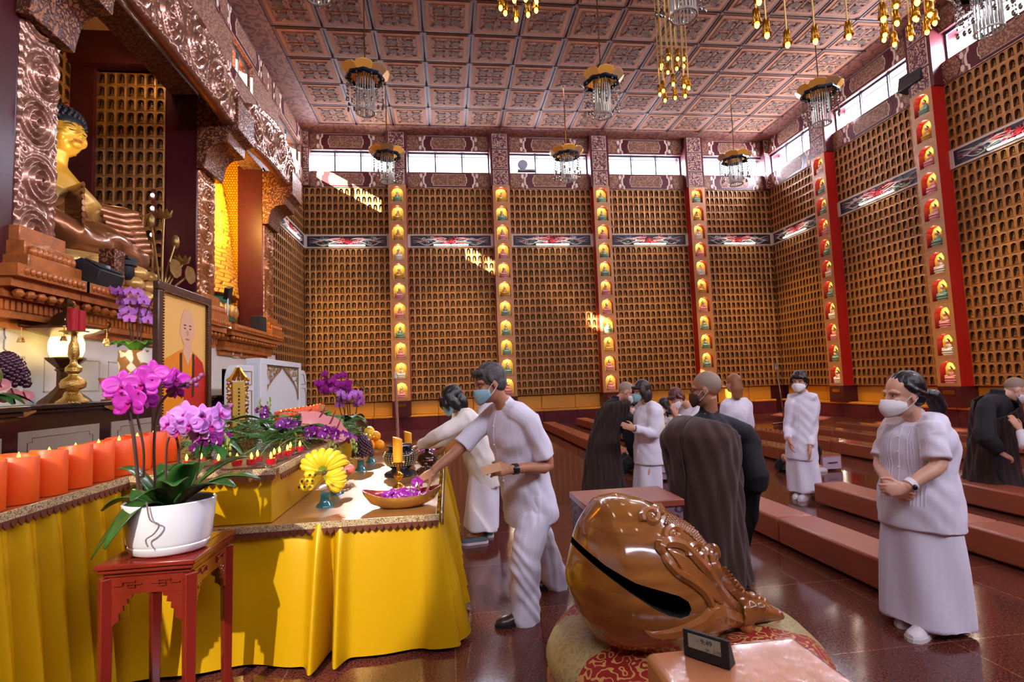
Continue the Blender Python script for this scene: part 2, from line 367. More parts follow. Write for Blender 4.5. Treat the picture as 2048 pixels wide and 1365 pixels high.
DGR = mt('dragon_ground', (40, 28, 44), .5); DFR = mt('dragon_frame', (196, 180, 168), .5)
TUBE = mt('lit_tube', (255, 248, 236), .4, emit=((255, 246, 230), 14))
WHITE = mt('white_enamel', (232, 230, 226), .35)
GOLD = mt('polished_gold', (214, 160, 62), .22, 1, var=(8, .15))
BENCHY = mt('mustard_vinyl', (206, 142, 44), .42, bump=(6, .15)); BENCHM = mt('maroon_laminate', (92, 34, 42), .25, var=(3, .15))
# statuette of the lit column niches
SKIN_G = mt('gilded_skin', (226, 176, 130), .4, .15); HAIRB = mt('statue_hair', (36, 34, 40), .6)
ROBES = [('white', mt('statue_white', (236, 226, 214), .45)), ('teal', mt('statue_teal', (110, 168, 150), .45)), ('gold', mt('statue_gold', (222, 176, 70), .4, .3)), ('pink', mt('statue_pink', (222, 150, 150), .45))]
LOTUS = [mt('lotus_ivory', (228, 220, 200), .5), mt('lotus_green', (130, 150, 120), .5), mt('lotus_gold', (206, 160, 80), .4, .3), mt('lotus_pink', (214, 140, 150), .5)]
def niche_buddha(robe, lot):
    t = thing('buddha_figurine', 'seated figurine', 'figurine')
    b = B(); b.lathe([(0, 0), (.15, 0), (.16, .02), (.13, .035), (.17, .06), (.16, .085), (0, .085)], 12, sy=.62); obj('lotus_base', b, lot, t)
    b = B(); b.ell((0, -.02, .125), (.155, .09, .045), 12, 6); b.ell((0, .01, .21), (.085, .06, .1), 12, 8)
    for s in (-1, 1): b.tube([(s*.085, 0, 0), (s*.125, -.02, .19), (s*.06, -.07, .15)], [.035, .034, .028], 8)
    obj('robe', b, robe, t)
    b = B(); b.ell((0, -.035, .235), (.04, .03, .05), 10, 6); b.cyl((0, 0, .27), (0, -.005, .32), .022, 8); b.ell((0, -.01, .345), (.044, .046, .056), 12, 8); b.ell((0, -.075, .155), (.05, .02, .018), 8, 5)
    h = obj('body', b, SKIN_G, t)
    b = B(); b.ell((0, .004, .366), (.047, .046, .048), 12, 8); b.ell((0, .008, .416), (.02, .02, .02), 8, 5); obj('hair', b, HAIRB, t)
    return t
NB = None; ORD = ['topmost', 'second', 'third', 'fourth', 'fifth', 'middle', 'seventh', 'eighth', 'ninth', 'tenth', 'lowest']
def niche_column(side, t, where):
    global NB
    W, P, H = .62, .35, (ZG1-ZG0)/11
    col = B(); col.bb((-W/2+.02, .3-P+.0, 0), (W/2-.02, .55, ZG1-ZG0), 3)
    T = B(); cell(T, W, H, .42, .54, .17, .08, .006, .75); col2 = tiled(T, [(0, -P, j*H) for j in range(11)])
    sd = B(); 
    for s in (-1, 1): sd.bb((s*W/2-.012*s, -P+.006, 0), (s*W/2, .35, ZG1-ZG0))
    o = struct('column', place(col2, side, wpos(side, t, ZG0, 0)), [STONE, mt('niche_red_side', (140, 20, 18), .5), mt('niche_yellow_back', (244, 212, 70), .6)], 'niche column '+where, 'column', smooth=0)
    obj('red_side', place(sd, side, wpos(side, t, ZG0, 0)), REDP, o)
    pl = B(); pl.bb((-W/2, -P-.01, .48-ZG0), (W/2, .3, 0)); obj('plinth', place(pl, side, wpos(side, t, ZG0, 0)), MAROON2, o)
    pq = B(); pq.bb((-.16, -P-.02, .8-ZG0), (.16, -P-.009, .9-ZG0)); obj('plaque', place(pq, side, wpos(side, t, ZG0, 0)), GOLD, o)
    R = {'back': 0, 'right': -PI/2, 'left': PI/2}[side]
    for j in range(11):
        k = rnd.choice([0, 1, 2, 3, 1, 3]); z = ZG0+j*H+.08
        loc = Vector(wpos(side, t, z, P-.09)); lab = '%s-robed figurine in yellow niche, %s, %s' % (ROBES[k][0], ('middle one of eleven' if j == 5 else ORD[10-j]+(' from top' if 0 < 10-j < 10 else ' of eleven')), where)
        if k not in NBS: NBS[k] = niche_buddha(ROBES[k][1], LOTUS[k]); q = NBS[k]; q.scale = (.98,)*3; q.location = loc; q.rotation_euler[2] = R; q['label'] = lab
        else: q = dup(NBS[k], loc, R, lab)
        q['group'] = 'figurines in the lit column niches'
        lz = Vector(wpos(side, t, z+.5, P-.04)); light('niche_lamp', 'POINT', lz, NLAMP, (1, .95, .84), shadow_soft_size=.025)
NBS = {}
# bays: back wall and right wall
CB = [-1.58, 2.1, 5.81, 9.51]; CR = [15.53, 11.7, 7.87]
b = B(); H0 = .3
def solid_wall(side, t0, t1, wins, bottom=0):
    """wall shell behind the panels with window openings"""
    b = B()
    def blk(a, c, z0, z1, q=0): b.bb(wpos(side, a, z0, -.5), wpos(side, c, z1, -q))
    blk(t0, t1, bottom, ZG1, .25); blk(t0, t1, ZG1, ZW0); blk(t0, t1, ZW1, ZC); e = t0
    for a, c in wins: blk(e, a, ZW0, ZW1); e = c
    blk(e, t1, ZW0, ZW1); return b
def window(n, side, a, c, lit, parts=3):
    o = B(); m = (a+c)/2; W = c-a; H = ZW1-ZW0; f = B()
    for z in (0, H-.05): f.bb((-W/2, .12, z), (W/2, .17, z+.05))
    for k in range(parts+1): x = -W/2+.025+(W-.05)*k/parts; f.bb((x-.025, .12, .05), (x+.025, .17, H-.05))
    for k in range(1, parts): x = -W/2+.025+(W-.05)*k/parts; f.bb((x+.06, .13, .05), (x+.08, .16, H-.05))
    w = struct('window_%d' % n, place(f, side, wpos(side, m, ZW0, 0)), WINF, 'long narrow clerestory window above the %s wall, pane row %d' % (side, n), 'window')
    g = B(); g.bb((-W/2, .14, .02), (W/2, .146, H-.02)); obj('pane', place(g, side, wpos(side, m, ZW0, 0)), GLASS, w)
    if lit:
        d = {'back': (0, -1, -.35), 'right': (-1, 0, -.35), 'left': (1, 0, -.35)}[side]
        light('window_daylight', 'AREA', Vector(wpos(side, m, (ZW0+ZW1)/2, -.6)), lit*W, (.78, .8, 1), d, shape='RECTANGLE', size=W*.96, size_y=H*.9)
wb = []; eb = [XL]+CB+[XR]
for i in range(5): wb.append((eb[i]+(.36 if i else .12), eb[i+1]-(.36 if i < 4 else .12)))
back = struct('wall_back', solid_wall('back', XL-.25, XR+.25, wb), MAROON, 'far wall of the hall covered in rows of small niches', 'wall')
er = [YF, -1.0, 3.9]+CR[::-1]+[YB]; wr = []
for i in range(len(er)-1): wr.append((er[i]+.36, er[i+1]-(.36 if i < len(er)-2 else .12)))
right = struct('wall_right', solid_wall('right', YF, YB+.5, wr), MAROON, 'right-hand wall of the hall covered in rows of small niches', 'wall')
def bay(side, a, c, wall, ncol, where, dressed=True):
    m = (a+c)/2; W = c-a
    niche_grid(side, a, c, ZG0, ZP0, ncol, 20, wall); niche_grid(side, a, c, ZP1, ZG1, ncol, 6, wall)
    fr, gr, rl = dragon_panel(W, ZP1-ZP0); p = wpos(side, m, ZP0, 0)
    t = thing('dragon_panel', 'carved dragon relief panel in a pale frame '+where, 'panel', (0, 0, 0), group='dragon relief panels')
    obj('frame', place(fr, side, p), DFR, t); obj('ground', place(gr, side, p), DGR, t); obj('relief', place(rl, side, p), DRM, t)
    t = thing('fluorescent_lamp', 'lit twin fluorescent tube on dragon panel '+where, 'lamp', (0, 0, 0), group='tube lamps on the dragon panels')
    f, tb = B(), B(); f.bb((-.62, -.1, .05), (.62, -.03, .09))
    for s in (-1, 1): tb.cyl((s*.04, -.12, .07), (s*.6, -.12, .07), .022, 8)
    obj('batten', place(f, side, p), WHITE, t); obj('tube', place(tb, side, p), TUBE, t)
def boards(side, a, c, wall):
    m = (a+c)/2; W = c-a
    for z, h in ((ZG1, ZW0-ZG1), (ZW1, ZC-.07-ZW1)): obj('painted_frieze', place(frieze(W, h), side, wpos(side, m, z, 0)), FRM, wall, smooth=0)
def pilaster(side, t, wall, W=.72, out=.3):
    for z, h, k in ((ZG1, ZW0-ZG1, 0), (ZW0, ZW1-ZW0, 0), (ZW1, ZC-.07-ZW1, 0)): obj('pilaster_board', place(pil_board(W, h, out), side, wpos(side, t, z, 0)), [MAROON, PURF, CREAM], wall, smooth=0)
NTH = ['first', 'second', 'third', 'fourth', 'fifth']
for i in range(5):
    a, c = eb[i]+(.31 if i else 0), eb[i+1]-(.31 if i < 4 else 0); where = ('leftmost on the back wall', 'second from left on the back wall', 'in the middle bay of the back wall', 'fourth from left on the back wall', 'rightmost on the back wall')[i]
    bay('back', a, c, back, 15, where); boards('back', a-.05, c+.05, back); window(i+1, 'back', *wb[i], LB)
for i, t in enumerate(CB): niche_column('back', t, NTH[i]+' column of back wall'); pilaster('back', t, back)
for t in (XL+.12, XR-.12): pilaster('back', t, back, .24, .2)
for i in range(len(er)-1):
    a, c = er[i]+.31, er[i+1]-(.31 if i < len(er)-2 else 0)
    if i >= 3: bay('right', a, c, right, 17, ('nearest us', 'in the middle', 'beside the far corner')[i-3]+' on the right wall')
    boards('right', a-.05, c+.05, right); window(6+i, 'right', *wr[i], LR)
for t, nm in ((CR[0], 'far column of right wall'), (CR[1], 'near column of right wall')): niche_column('right', t, nm)
for t in CR+[3.9, -1.0]: pilaster('right', t, right)
# wall benches under the niches
def wall_bench(side, a, c, lab, n):
    t = thing('wall_bench', lab, 'bench', (0, 0, 0), group='cushioned benches along the walls'); m = (a+c)/2; W = c-a; p = wpos(side, m, 0, 0)
    bs, st, bk = B(), B(), B(); w = W/n
    for k in range(n):
        x = -W/2+(k+.5)*w
        for nm, q, d, mm in (('base', ((x-w/2+.006, -.18, 0), (x+w/2-.006, .22, .42)), .004, BENCHM), ('seat_cushion', ((x-w/2+.004, -.2, .42), (x+w/2-.004, .22, .49)), .02, BENCHY), ('back_cushion', ((x-w/2+.004, .12, .49), (x+w/2-.004, .22, .985)), .02, BENCHY)):
            q_ = B(); q_.bb(*q); obj(nm, place(q_, side, p), mm, t, bevel=d)
    return t
for i in range(5):
    wall_bench('back', eb[i]+(0 if i else .3), eb[i+1]-(0 if i < 4 else .45), 'mustard cushioned bench under the niche bay '+('leftmost on the back wall', 'second from left on the back wall', 'in the middle of the back wall', 'fourth from left on the back wall', 'rightmost on the back wall')[i], 3)
for i in (3, 4, 5): wall_bench('right', er[i], er[i+1]-(.1 if i == 5 else 0), 'mustard cushioned bench under the niche bay '+('nearest us on the right wall', 'in the middle of the right wall', 'beside the far corner on the right wall')[i-3], 3)
# ------------------------------------------------ front wall behind the viewer, with shut doors and a window band added for fill light
b = B(); b.bb((XL-.3, YF-.3, 0), (.5, YF, 8.2)); b.bb((3.5, YF-.3, 0), (XR+.3, YF, 8.2)); b.bb((.5, YF-.3, 3), (3.5, YF, 8.2)); b.bb((XL-.3, YF-.3, 8.2), (-3.5, YF, ZC)); b.bb((11.5, YF-.3, 8.2), (XR+.3, YF, ZC)); b.bb((-3.5, YF-.3, 10), (11.5, YF, ZC))
struct('wall_front', b, MAROON, 'entrance wall behind the viewer', 'wall')
b = B(); b.bb((.5, YF-.2, 0), (1.99, YF-.1, 3)); b.bb((2.01, YF-.2, 0), (3.5, YF-.1, 3)); struct('door_2', b, MAROON2, 'added double entrance door shutting out glare behind the viewer', 'door')  # unseen door leaves added to keep outside glare off the fish drum
for k in range(4): g = B(); g.bb((-3.5+3.75*k, YF-.16, 8.2), (.25+3.75*k, YF-.15, 10)); w_ = struct('window_%d' % (40+k), g, GLASS, 'added clerestory window for front fill light above the entrance, pane %d' % (k+1), 'window')
light('window_daylight', 'AREA', (4, YF-.5, 9.1), LD, (.8, .8, 1), (0, 1, -.55), shape='RECTANGLE', size=14.6, size_y=1.7)  # added front fill; the window band above the entrance was made for it
light('hall_spotlight', 'SPOT', (-3.3, -4.2, 5.9), SPOT, (1, .93, .8), (2.2, 7.4, -5.1), spot_size=.2, spot_blend=.2, shadow_soft_size=.06)
for x in (-1, 4, 9):
    for y in (0, 5, 10, 15): light('ceiling_fill', 'AREA', (x, y, ZC-.15), CHL*(1.5 if y < 9 else 1), (1, .9, .74), (0, 0, -1), size=.8)  # added soft fill under the ceiling, no fixtures there
light('floodlight_beam', 'SPOT', (-2.2, 18.3, 9.45), BEAM, (1, .97, .9), (2.0, -13.9, -8.69), spot_size=.1, spot_blend=.35, shadow_soft_size=.08)
for x in (-3.3, .26, 3.95, 7.65, 11.0): light('amber_wall_fill', 'SPOT', (x, 14.2, ZC-.2), WASH, (1, .7, .26), (0, 4.4, -9.2), spot_size=.62, spot_blend=.8, shadow_soft_size=.1)  # added amber spots, here and below, to turn the lower walls golden
for y in (17.2, 13.6, 9.8, 6): light('amber_wall_fill', 'SPOT', (8.2, y, ZC-.2), WASH, (1, .7, .26), (4.4, 0, -9.2), spot_size=.62, spot_blend=.8, shadow_soft_size=.1)
# ------------------------------------------------ left side: shrine wall, pillars, arches
CARV = mt('carved_gilded_wood', (158, 96, 52), .26, .45, var=(9, .25), coat=.4)
CARVS = mt('carved_silver_lacquer', (150, 104, 84), .24, .55, var=(10, .2), coat=.5)
ORWOOD = mt('orange_carved_wood', (184, 104, 44), .32, .15, var=(7, .3), bump=(50, .3), coat=.3)
MARB = mt('white_marble', (226, 218, 206), .3, var=(3, .05))
PEACH = mt('peach_ceiling', (206, 146, 96), .7)
FLORB = floral('brown_scroll_wood', (84, 40, 26), (150, 92, 54), 13, 22, .12, .4, .2, .4)
lw = B(); lm = B(); lm.bb((XL-.3, YF, 0), (XL, 6.43, ZG1))
lw.bb((XL-.5, 6.43, 7.5), (XL, 15.38, ZG1)); lw.bb((XL-.5, 15.38, 0), (XL-.25, YB+.5, ZG1)); lw.bb((XL-.5, YF, ZG1), (XL, YB+.5, ZW0)); lw.bb((XL-.5, YF, ZW1), (XL, YB+.5, ZC))
LWIN = [(8.75, 10.05), (12.55, 13.85), (16.0, 18.3)]; e = YF
for a, c in [(-4, -1), (.5, 3.5), (4.8, 6.2)]+LWIN: lw.bb((XL-.5, e, ZW0), (XL, a, ZW1)); e = c
lw.bb((XL-.5, e, ZW0), (XL, YB+.5, ZW1))
left = struct('wall_left', lw, BROWNF, 'left-hand shrine wall of the hall with painted friezes', 'wall'); obj('maroon_panel', lm, MAROON2, left)
for i, (a, c) in enumerate([(-4, -1), (.5, 3.5), (4.8, 6.2)]+LWIN): window(20+i, 'left', a, c, LL if i < 2 else 0, 2)
for a, c in ((6.9, 10.8), (11.6, 15.0), (15.4, YB-.05)): boards('left', a, c, left)
bay('left', 15.42, YB, left, 17, 'on the left wall by the far corner')
mw = B(); mw.bb((XL-.2, YF, 0), (XL+.05, 11.9, 2.5)); mw.bb((XL-.2, 12.9, 0), (XL+.05, 15.4, 2.5)); mw.bb((XL-.2, 11.9, 2.03), (XL+.05, 12.9, 2.5))
mo = obj('marble_dado', mw, MARB, left, bevel=.01)
mp_ = B()
for y in (5.0, 6.1, 7.4, 8.6):
    for dz in (1.62, 2.02): mp_.bb((XL+.05, y-.5, dz), (XL+.056, y+.5, dz+.015))
    for s in (-.5, .5): mp_.bb((XL+.05, y+s, 1.62), (XL+.056, y+s+.012, 2.035))
for k in range(7):
    y = 5.3+k*.17; mp_.tube([(XL+.056, y+.05, 2.4), (XL+.056, y, 2.36), (XL+.056, y, 2.25), (XL+.056, y+.02, 2.22), (XL+.056, y, 2.19), (XL+.056, y, 2.1), (XL+.056, y+.05, 2.07)], .006, 4)
obj('dado_moulding', mp_, mt('dado_line', (196, 178, 150), .5), left)
dr = B(); dr.bb((XL-1.9, 11.6, 0), (XL-1.85, 13.2, 2.4)); dr.bb((XL-1.9, 11.6, 2.4), (XL-.02, 13.2, 2.45)); dr.bb((XL-1.9, 11.55, 0), (XL-.02, 11.6, 2.45)); dr.bb((XL-1.9, 13.2, 0), (XL-.02, 13.25, 2.45)); struct('door_1', dr, mt('dark_passage', (60, 42, 36), .6), 'dark doorway in the white wall below the exit sign', 'door')
es = thing('exit_sign', 'red lit exit sign over the doorway on the left wall', 'sign', (XL+.05, 12.55, 2.4))
b = B(); b.bb((0, -.17, -.1), (.05, .17, .1)); obj('housing', b, WHITE, es, bevel=.005)
b = B(); b.bb((.05, -.15, -.08), (.054, .15, .08)); obj('face', b, mt('exit_red', (236, 40, 24), .4, emit=((255, 50, 24), 2.5)), es)
cu = bpy.data.curves.new('word', 'FONT'); cu.body = 'EXIT'; cu.size = .16; cu.align_x = 'CENTER'; cu.extrude = .001; to = bpy.data.objects.new('lettering', cu); COL.objects.link(to); dg = bpy.context.evaluated_depsgraph_get(); me = bpy.data.meshes.new_from_object(to.evaluated_get(dg)); bpy.data.objects.remove(to); to = bpy.data.objects.new('lettering', me); COL.objects.link(to)
to.parent = es; to.location = (.057, 0, -.055); to.rotation_euler = (PI/2, 0, PI/2); me.materials.append(mt('exit_white', (255, 220, 210), .4, emit=((255, 230, 220), 3)))
for s in (-1, 1):
    b = B(); b.tube([(.025, s*.17, 0), (.03, s*.22, .02)], .02, 8); b.lathe([(0, 0), (.05, .01), (.055, .04), (0, .05)], 12, (.03, s*.24, .0), M=rotm(ry=PI/2)); obj('emergency_lamp', b, WHITE, es)
def carve(u, v):
    h = .25*abs(math.sin(u*34)*math.sin(v*31))+.15*math.sin(u*61+v*47)
    p = .66; k = round(v/p); c = (.05*(1 if k % 2 else -1), k*p); du, dv = u-c[0], v-c[1]; r = math.hypot(du, dv); a = math.atan2(dv, du)*(1 if k % 2 else -1)
    wgt = max(0, min(1, (.34-r)/.08)); h = h*(1-wgt)+wgt*(.5+.5*math.cos(2*PI*r/.095-a))*(1-.35*r/.34)
    return h
def carved_strip(Y0, Y1, Z0, Z1, X, d=.05, fn=carve):
    b = B(); nu, nv = 34, int((Z1-Z0)/.022); m = (Y0+Y1)/2; W = Y1-Y0
    def f(u, v):
        z = Z0+v*(Z1-Z0); q = 1-.05*(.5+.5*math.cos(z*44)) if u in (0., 1.) else 1
        y = (u-.5)*W*q; e = min(u, 1-u)
        return (X+(0 if e == 0 else .02+d*fn(y, z-Z0)), m+y, z)
    b.grid(f, nu, nv); return b
PB = [(6.43, 7.09), (10.84, 11.62), (14.57, 15.38)]
for i, (a, c) in enumerate(PB):
    b = B(); b.bb((-5.45, a, 2.9), (XL, c, 7.6)); wh = ('beside the great seated statue', 'behind the framed portrait', 'at the far end of the shrine')[i]
    o = struct('pillar', b, MAROON2, 'square maroon shrine pillar with a carved scroll front '+wh, 'pillar', bevel=.02)
    obj('carved_front', carved_strip(a+.02, c-.02, 3.5, 7.4, XL), CARV if i != 0 else CARVS, o, smooth=60)
    b = B(); pr = [(-4.81, 7.45), (-4.02, 7.45), (-4.02, 6.8), (-4.2, 6.72), (-4.22, 6.52), (-4.45, 6.48), (-4.58, 6.36), (-4.64, 6.1), (-4.66, 5.98), (-4.81, 5.98)]
    b.prism([(x, -z) for x, z in pr], c-a+.1, rotm(rx=-PI/2), (0, a-.05, 0)); obj('corbel', b, FLORB, o, bevel=.015)
    b = B(); b.bb((-4.85, a-.1, 2.95), (-4.55, c+.1, 3.15)); b.bb((-4.85, a-.06, 3.15), (-4.62, c+.06, 3.32)); b.bb((-4.85, a-.03, 3.32), (-4.7, c+.03, 3.5))
    for k in range(9): b.ell((-4.6, a-.02+(c-a+.04)*(k+.5)/9, 3.2), (.05, .05, .07), 8, 6)
    obj('plinth', b, ORWOOD, o, bevel=.01)
def arch(inner, outer, lab):
    n = 240; I, O = spline(inner, n), spline(outer, n); R = []; Ls = np.concatenate([[0], np.cumsum(np.linalg.norm(np.diff(O*.5+I*.5, axis=0), axis=1))])
    for s in range(n):
        L = []; w = np.linalg.norm(O[s]-I[s])
        for t in np.linspace(0, 1, 30):
            y, z = I[s]*(1-t)+O[s]*t; e = min(t, 1-t); h = 0 if e == 0 else .02+.075*carve((t-.5)*w*.62, Ls[s]*.75)*min(1, e*14)+(.03 if e < .09 else 0)
            L.append((-4.15+h, y, z))
        for t in (1, .5, 0): y, z = I[s]*(1-t)+O[s]*t; L.append((-4.3, y, z))
        R.append(L)
    b = B(); b.rings(R)
    for s in range(0, n, 5): y, z = I[s]; b.ell((-4.16, y, z+.03), (.03, .03, .03), 6, 4)
    o = struct('trim_%d' % (1+len([x for x in bpy.data.objects if x.name.startswith('trim')])), b, CARVS, lab, 'arch', smooth=60)
    return o
arch([(6.85, 6.83), (8.1, 6.91), (9.9, 6.91), (11.17, 6.83)], [(6.85, 6.86), (6.95, 7.6), (7.8, 8.02), (9.0, 8.08), (10.2, 8.02), (11.0, 7.66), (11.17, 6.86)], 'carved lacquered arch over the great seated statue')
arch([(11.5, 6.86), (12.7, 7.0), (13.9, 7.05), (15.0, 6.95)], [(11.47, 6.9), (11.55, 7.7), (12.4, 8.1), (13.5, 8.3), (14.5, 8.18), (14.93, 7.8), (15.0, 6.98)], 'carved lacquered arch over the orange lit statue')
# alcoves
al = B(); al.bb((-7.4, 6.0, 2.4), (-7.2, 15.4, 8.8)); al.bb((-7.3, 10.95, 2.4), (-5.36, 11.5, 8.8)); al.bb((-7.3, 6.0, 2.4), (-5.3, 6.45, 8.8)); al.bb((-7.3, 15.0, 2.4), (-5.3, 15.4, 8.8)); al.bb((-7.3, 6, 2.4), (XL-.02, 15.4, 2.92))
sh_ = struct('wall_alcove', al, MAROON2, 'maroon inner walls of the shrine alcoves', 'wall')
b = B(); b.bb((-7.4, 6.0, 8.62), (-5.3, 15.4, 8.8)); obj('alcove_ceiling', b, PEACH, sh_)
b = B(); b.bb((-7.2, 10.6, 7.97), (-5.4, 10.95, 8.62)); b.bb((-7.2, 10.72, 2.92), (-6.66, 10.95, 8.0)); obj('dark_beam', b, MAROON, sh_)
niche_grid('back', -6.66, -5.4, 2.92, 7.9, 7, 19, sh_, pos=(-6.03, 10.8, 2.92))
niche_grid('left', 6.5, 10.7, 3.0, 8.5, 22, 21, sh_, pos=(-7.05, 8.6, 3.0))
GTILE = mt('golden_tile', (232, 150, 24), .35, .2); nt = GTILE.node_tree
def tile_bump(m, sx, sy, c1, c2, c3):
    nt = m.node_tree; n, L = nt.nodes, nt.links; b = n['Principled BSDF']; tc = n.new('ShaderNodeTexCoord'); br = n.new('ShaderNodeTexBrick'); br.inputs['Scale'].default_value = 1; br.inputs['Brick Width'].default_value = sx; br.inputs['Row Height'].default_value = sy; br.inputs['Mortar Size'].default_value = .012; br.inputs['Mortar Smooth'].default_value = .6
    for k, c in (('Color1', c1), ('Color2', c2), ('Mortar', c3)): br.inputs[k].default_value = (*lin(c), 1)
    mp = n.new('ShaderNodeMapping'); L.new(tc.outputs['Object'], mp.inputs[0]); L.new(mp.outputs[0], br.inputs['Vector']); L.new(br.outputs['Color'], b.inputs['Base Color'])
    bp = n.new('ShaderNodeBump'); bp.inputs['Strength'].default_value = .8; bp.inputs['Distance'].default_value = .03; bp.invert = True; L.new(br.outputs['Fac'], bp.inputs['Height']); L.new(bp.outputs[0], b.inputs['Normal']); return mp
tile_bump(GTILE, .07, .07, (240, 160, 30), (224, 140, 20), (150, 84, 10)).inputs['Rotation'].default_value = (PI/2, 0, 0)
b = B(); b.bb((-7.15, 14.9, 2.92), (-5.42, 15.0, 8.2)); obj('golden_tile_wall', b, GTILE, sh_, smooth=0)
# carved shelf under the statues
def cornice(y0, y1, lab):
    b = B(); 
    for x, z0, z1 in ((-4.34, 2.82, 2.95), (-4.42, 2.72, 2.82), (-4.52, 2.62, 2.72), (-4.6, 2.42, 2.62), (-4.7, 2.32, 2.42)): b.bb((-4.85, y0+(x+4.34)*-.4, z0), (x, y1-(x+4.34)*-.4, z1))
    b.bb((-5.4, y0, 2.6), (-4.8, y1, 2.94))
    n = int((y1-y0)/.09)
    for k in range(n):
        y = y0+.08+(y1-y0-.16)*(k+.5)/n; b.ell((-4.34, y, 2.885), (.025, .04, .045), 6, 4); b.bb((-4.6, y-.025, 2.5), (-4.575, y+.025, 2.6))
        if k % 2: b.ell((-4.47, y, 2.67), (.05, .07, .05), 6, 4)
    o = struct('trim_%d' % (1+len([x for x in bpy.data.objects if x.name.startswith('trim')])), b, ORWOOD, lab, 'shelf', smooth=50)
cornice(5.9, 7.0, 'carved orange wood shelf at the pillar foot'); cornice(6.95, 11.3, 'carved orange wood shelf below the great seated statue'); cornice(11.5, 14.7, 'carved orange wood shelf below the orange lit statue')
# great seated statue, facing +x
BRONZE = mt('bronze_robe', (150, 92, 54), .24, .5, var=(4, .2), coat=.3); GILT = mt('gilt_skin', (232, 176, 62), .32, .25); GILTR = mt('gilt_robe', (222, 176, 96), .38, .25, var=(5, .12)); BLUEH = mt('blue_black_hair', (30, 32, 44), .4)
LPET = mt('gilt_lotus', (214, 170, 96), .34, .4, var=(6, .2))
st = thing('seated_statue', 'giant gilded seated statue with blue-black curled hair in the dark alcove', 'statue', (-6.1, 8.97, 2.93))
def fold(co, no): return .016*np.sin(9*co[:, 2]+7*np.abs(co[:, 1])+3*co[:, 0])
b = B(); b.ell((.15, 0, 1.05), (.85, 1.35, .4), 28, 14); b.ell((-.1, 0, 1.35), (.6, .75, .5), 20, 12)
for s in (-1, 1): b.tube([(-.1, s*.45, 1.3), (.4, s*1.1, 1.12), (.75, s*.8, .95), (.8, s*.1, .9)], [.38, .34, .26, .2], 14)
obj('robe_lap', fuse(b, .035, 6, .5, fold), BRONZE, st)
b = B(); b.tube([(-.1, 0, 1.2), (-.12, 0, 1.7), (-.1, 0, 2.15), (-.08, 0, 2.35)], [(.6, .42), (.62, .42), (.56, .34), (.22, .2)], 22, lat=(0, 1, 0)); b.tube([(-.08, 0, 2.25), (.0, 0, 2.6)], [.2, .18], 14)
obj('body', fuse(b, .03, 5), GILT, st)
b = B(); b.tube([(-.1, 0, 1.15), (-.14, 0, 1.7), (-.14, 0, 2.15), (-.14, 0, 2.3)], [(.66, .46), (.68, .42), (.62, .34), (.3, .22)], 22, lat=(0, 1, 0))
for s in (-1, 1): b.tube([(-.12, s*.55, 2.15), (.05, s*.72, 1.75), (.42, s*.5, 1.55)], [.2, .22, .2], 14)
obj('robe_upper', fuse(b, .03, 4, .5, lambda c, n: .022*np.sin(14*c[:, 2]+8*c[:, 1])-.05*(np.exp(-((c[:, 1])/.2)**2)*(c[:, 0] > .05))), GILTR, st)
for s in (-1, 1):
    b = B()
    for k in range(7): b.tube([(.45+.02*k, s*(.38+.03*k), 1.72-.1*k), (.7+.03*k, s*(.55+.03*k), 1.68-.1*k), (.86+.02*k, s*(.7+.03*k), 1.74-.1*k)], [(.1, .05), (.14, .045), (.05, .02)], 10, lat=(0, 0, 1))
    obj('sleeve_cascade', b, BRONZE, st)
A0 = np.array([.05, 0, 2.35]); A1 = np.array([-.06, .08, .02]); b = B()
def hd(V): V = V.copy(); V[:, 1] *= 1-.12*np.clip(-V[:, 2], 0, 1); return V
b.ell((.12, 0, 2.98), (.4, .37, .5), 28, 20, fn=hd); b.ell((.46, 0, 2.72), (.08, .12, .07), 12, 8)
b.tube([(.49, 0, 3.12), (.52, 0, 2.98), (.54, 0, 2.91)], [.025, .04, .055], 10)
for s in (-1, 1):
    b.ell((.505, s*.055, 2.885), (.035, .03, .03), 8, 6); b.ell((.43, s*.15, 3.0), (.075, .1, .05), 12, 8); b.ell((.34, s*.2, 2.86), (.12, .12, .14), 12, 8)
    b.tube([(.0, s*.355, 3.1), (-.01, s*.365, 2.95), (.03, s*.35, 2.66)], [(.03, .08), (.03, .07), (.025, .045)], 10, lat=(0, 1, 0))
RH = rotm(rz=-.28); hs_ = lambda b: [v.__setitem__(slice(None), ((v-A0)*.78) @ RH.T+A0+A1) for v in b.v]; hs_(b); obj('head', fuse(b, .016, 3), GILT, st)
for s in (-1, 1):
    b = B(); b.tube([(.505, s*.05, 3.06), (.49, s*.14, 3.1), (.425, s*.25, 3.06)], [.006, .013, .005], 6, 0); hs_(b); obj('eyebrow', b, BLUEH, st)
    b = B(); b.tube([(.512, s*.06, 2.985), (.5, s*.14, 2.965), (.455, s*.23, 2.99)], [.004, .014, .004], 6, 0); hs_(b); obj('eyelid', b, BLUEH, st)
b = B(); b.ell((.515, 0, 3.13), (.018, .018, .018), 8, 6); hs_(b); obj('forehead_mark', b, REDP, st)
b = B(); b.tube([(.5, -.1, 2.795), (.525, 0, 2.785), (.5, .1, 2.795)], [.008, .022, .008], 6); hs_(b); obj('lips', b, mt('red_lips', (170, 70, 50), .4), st)
b = B(); b.ell((.04, 0, 3.15), (.46, .4, .41), 20, 12); b.ell((0, 0, 3.52), (.2, .2, .16), 14, 8)
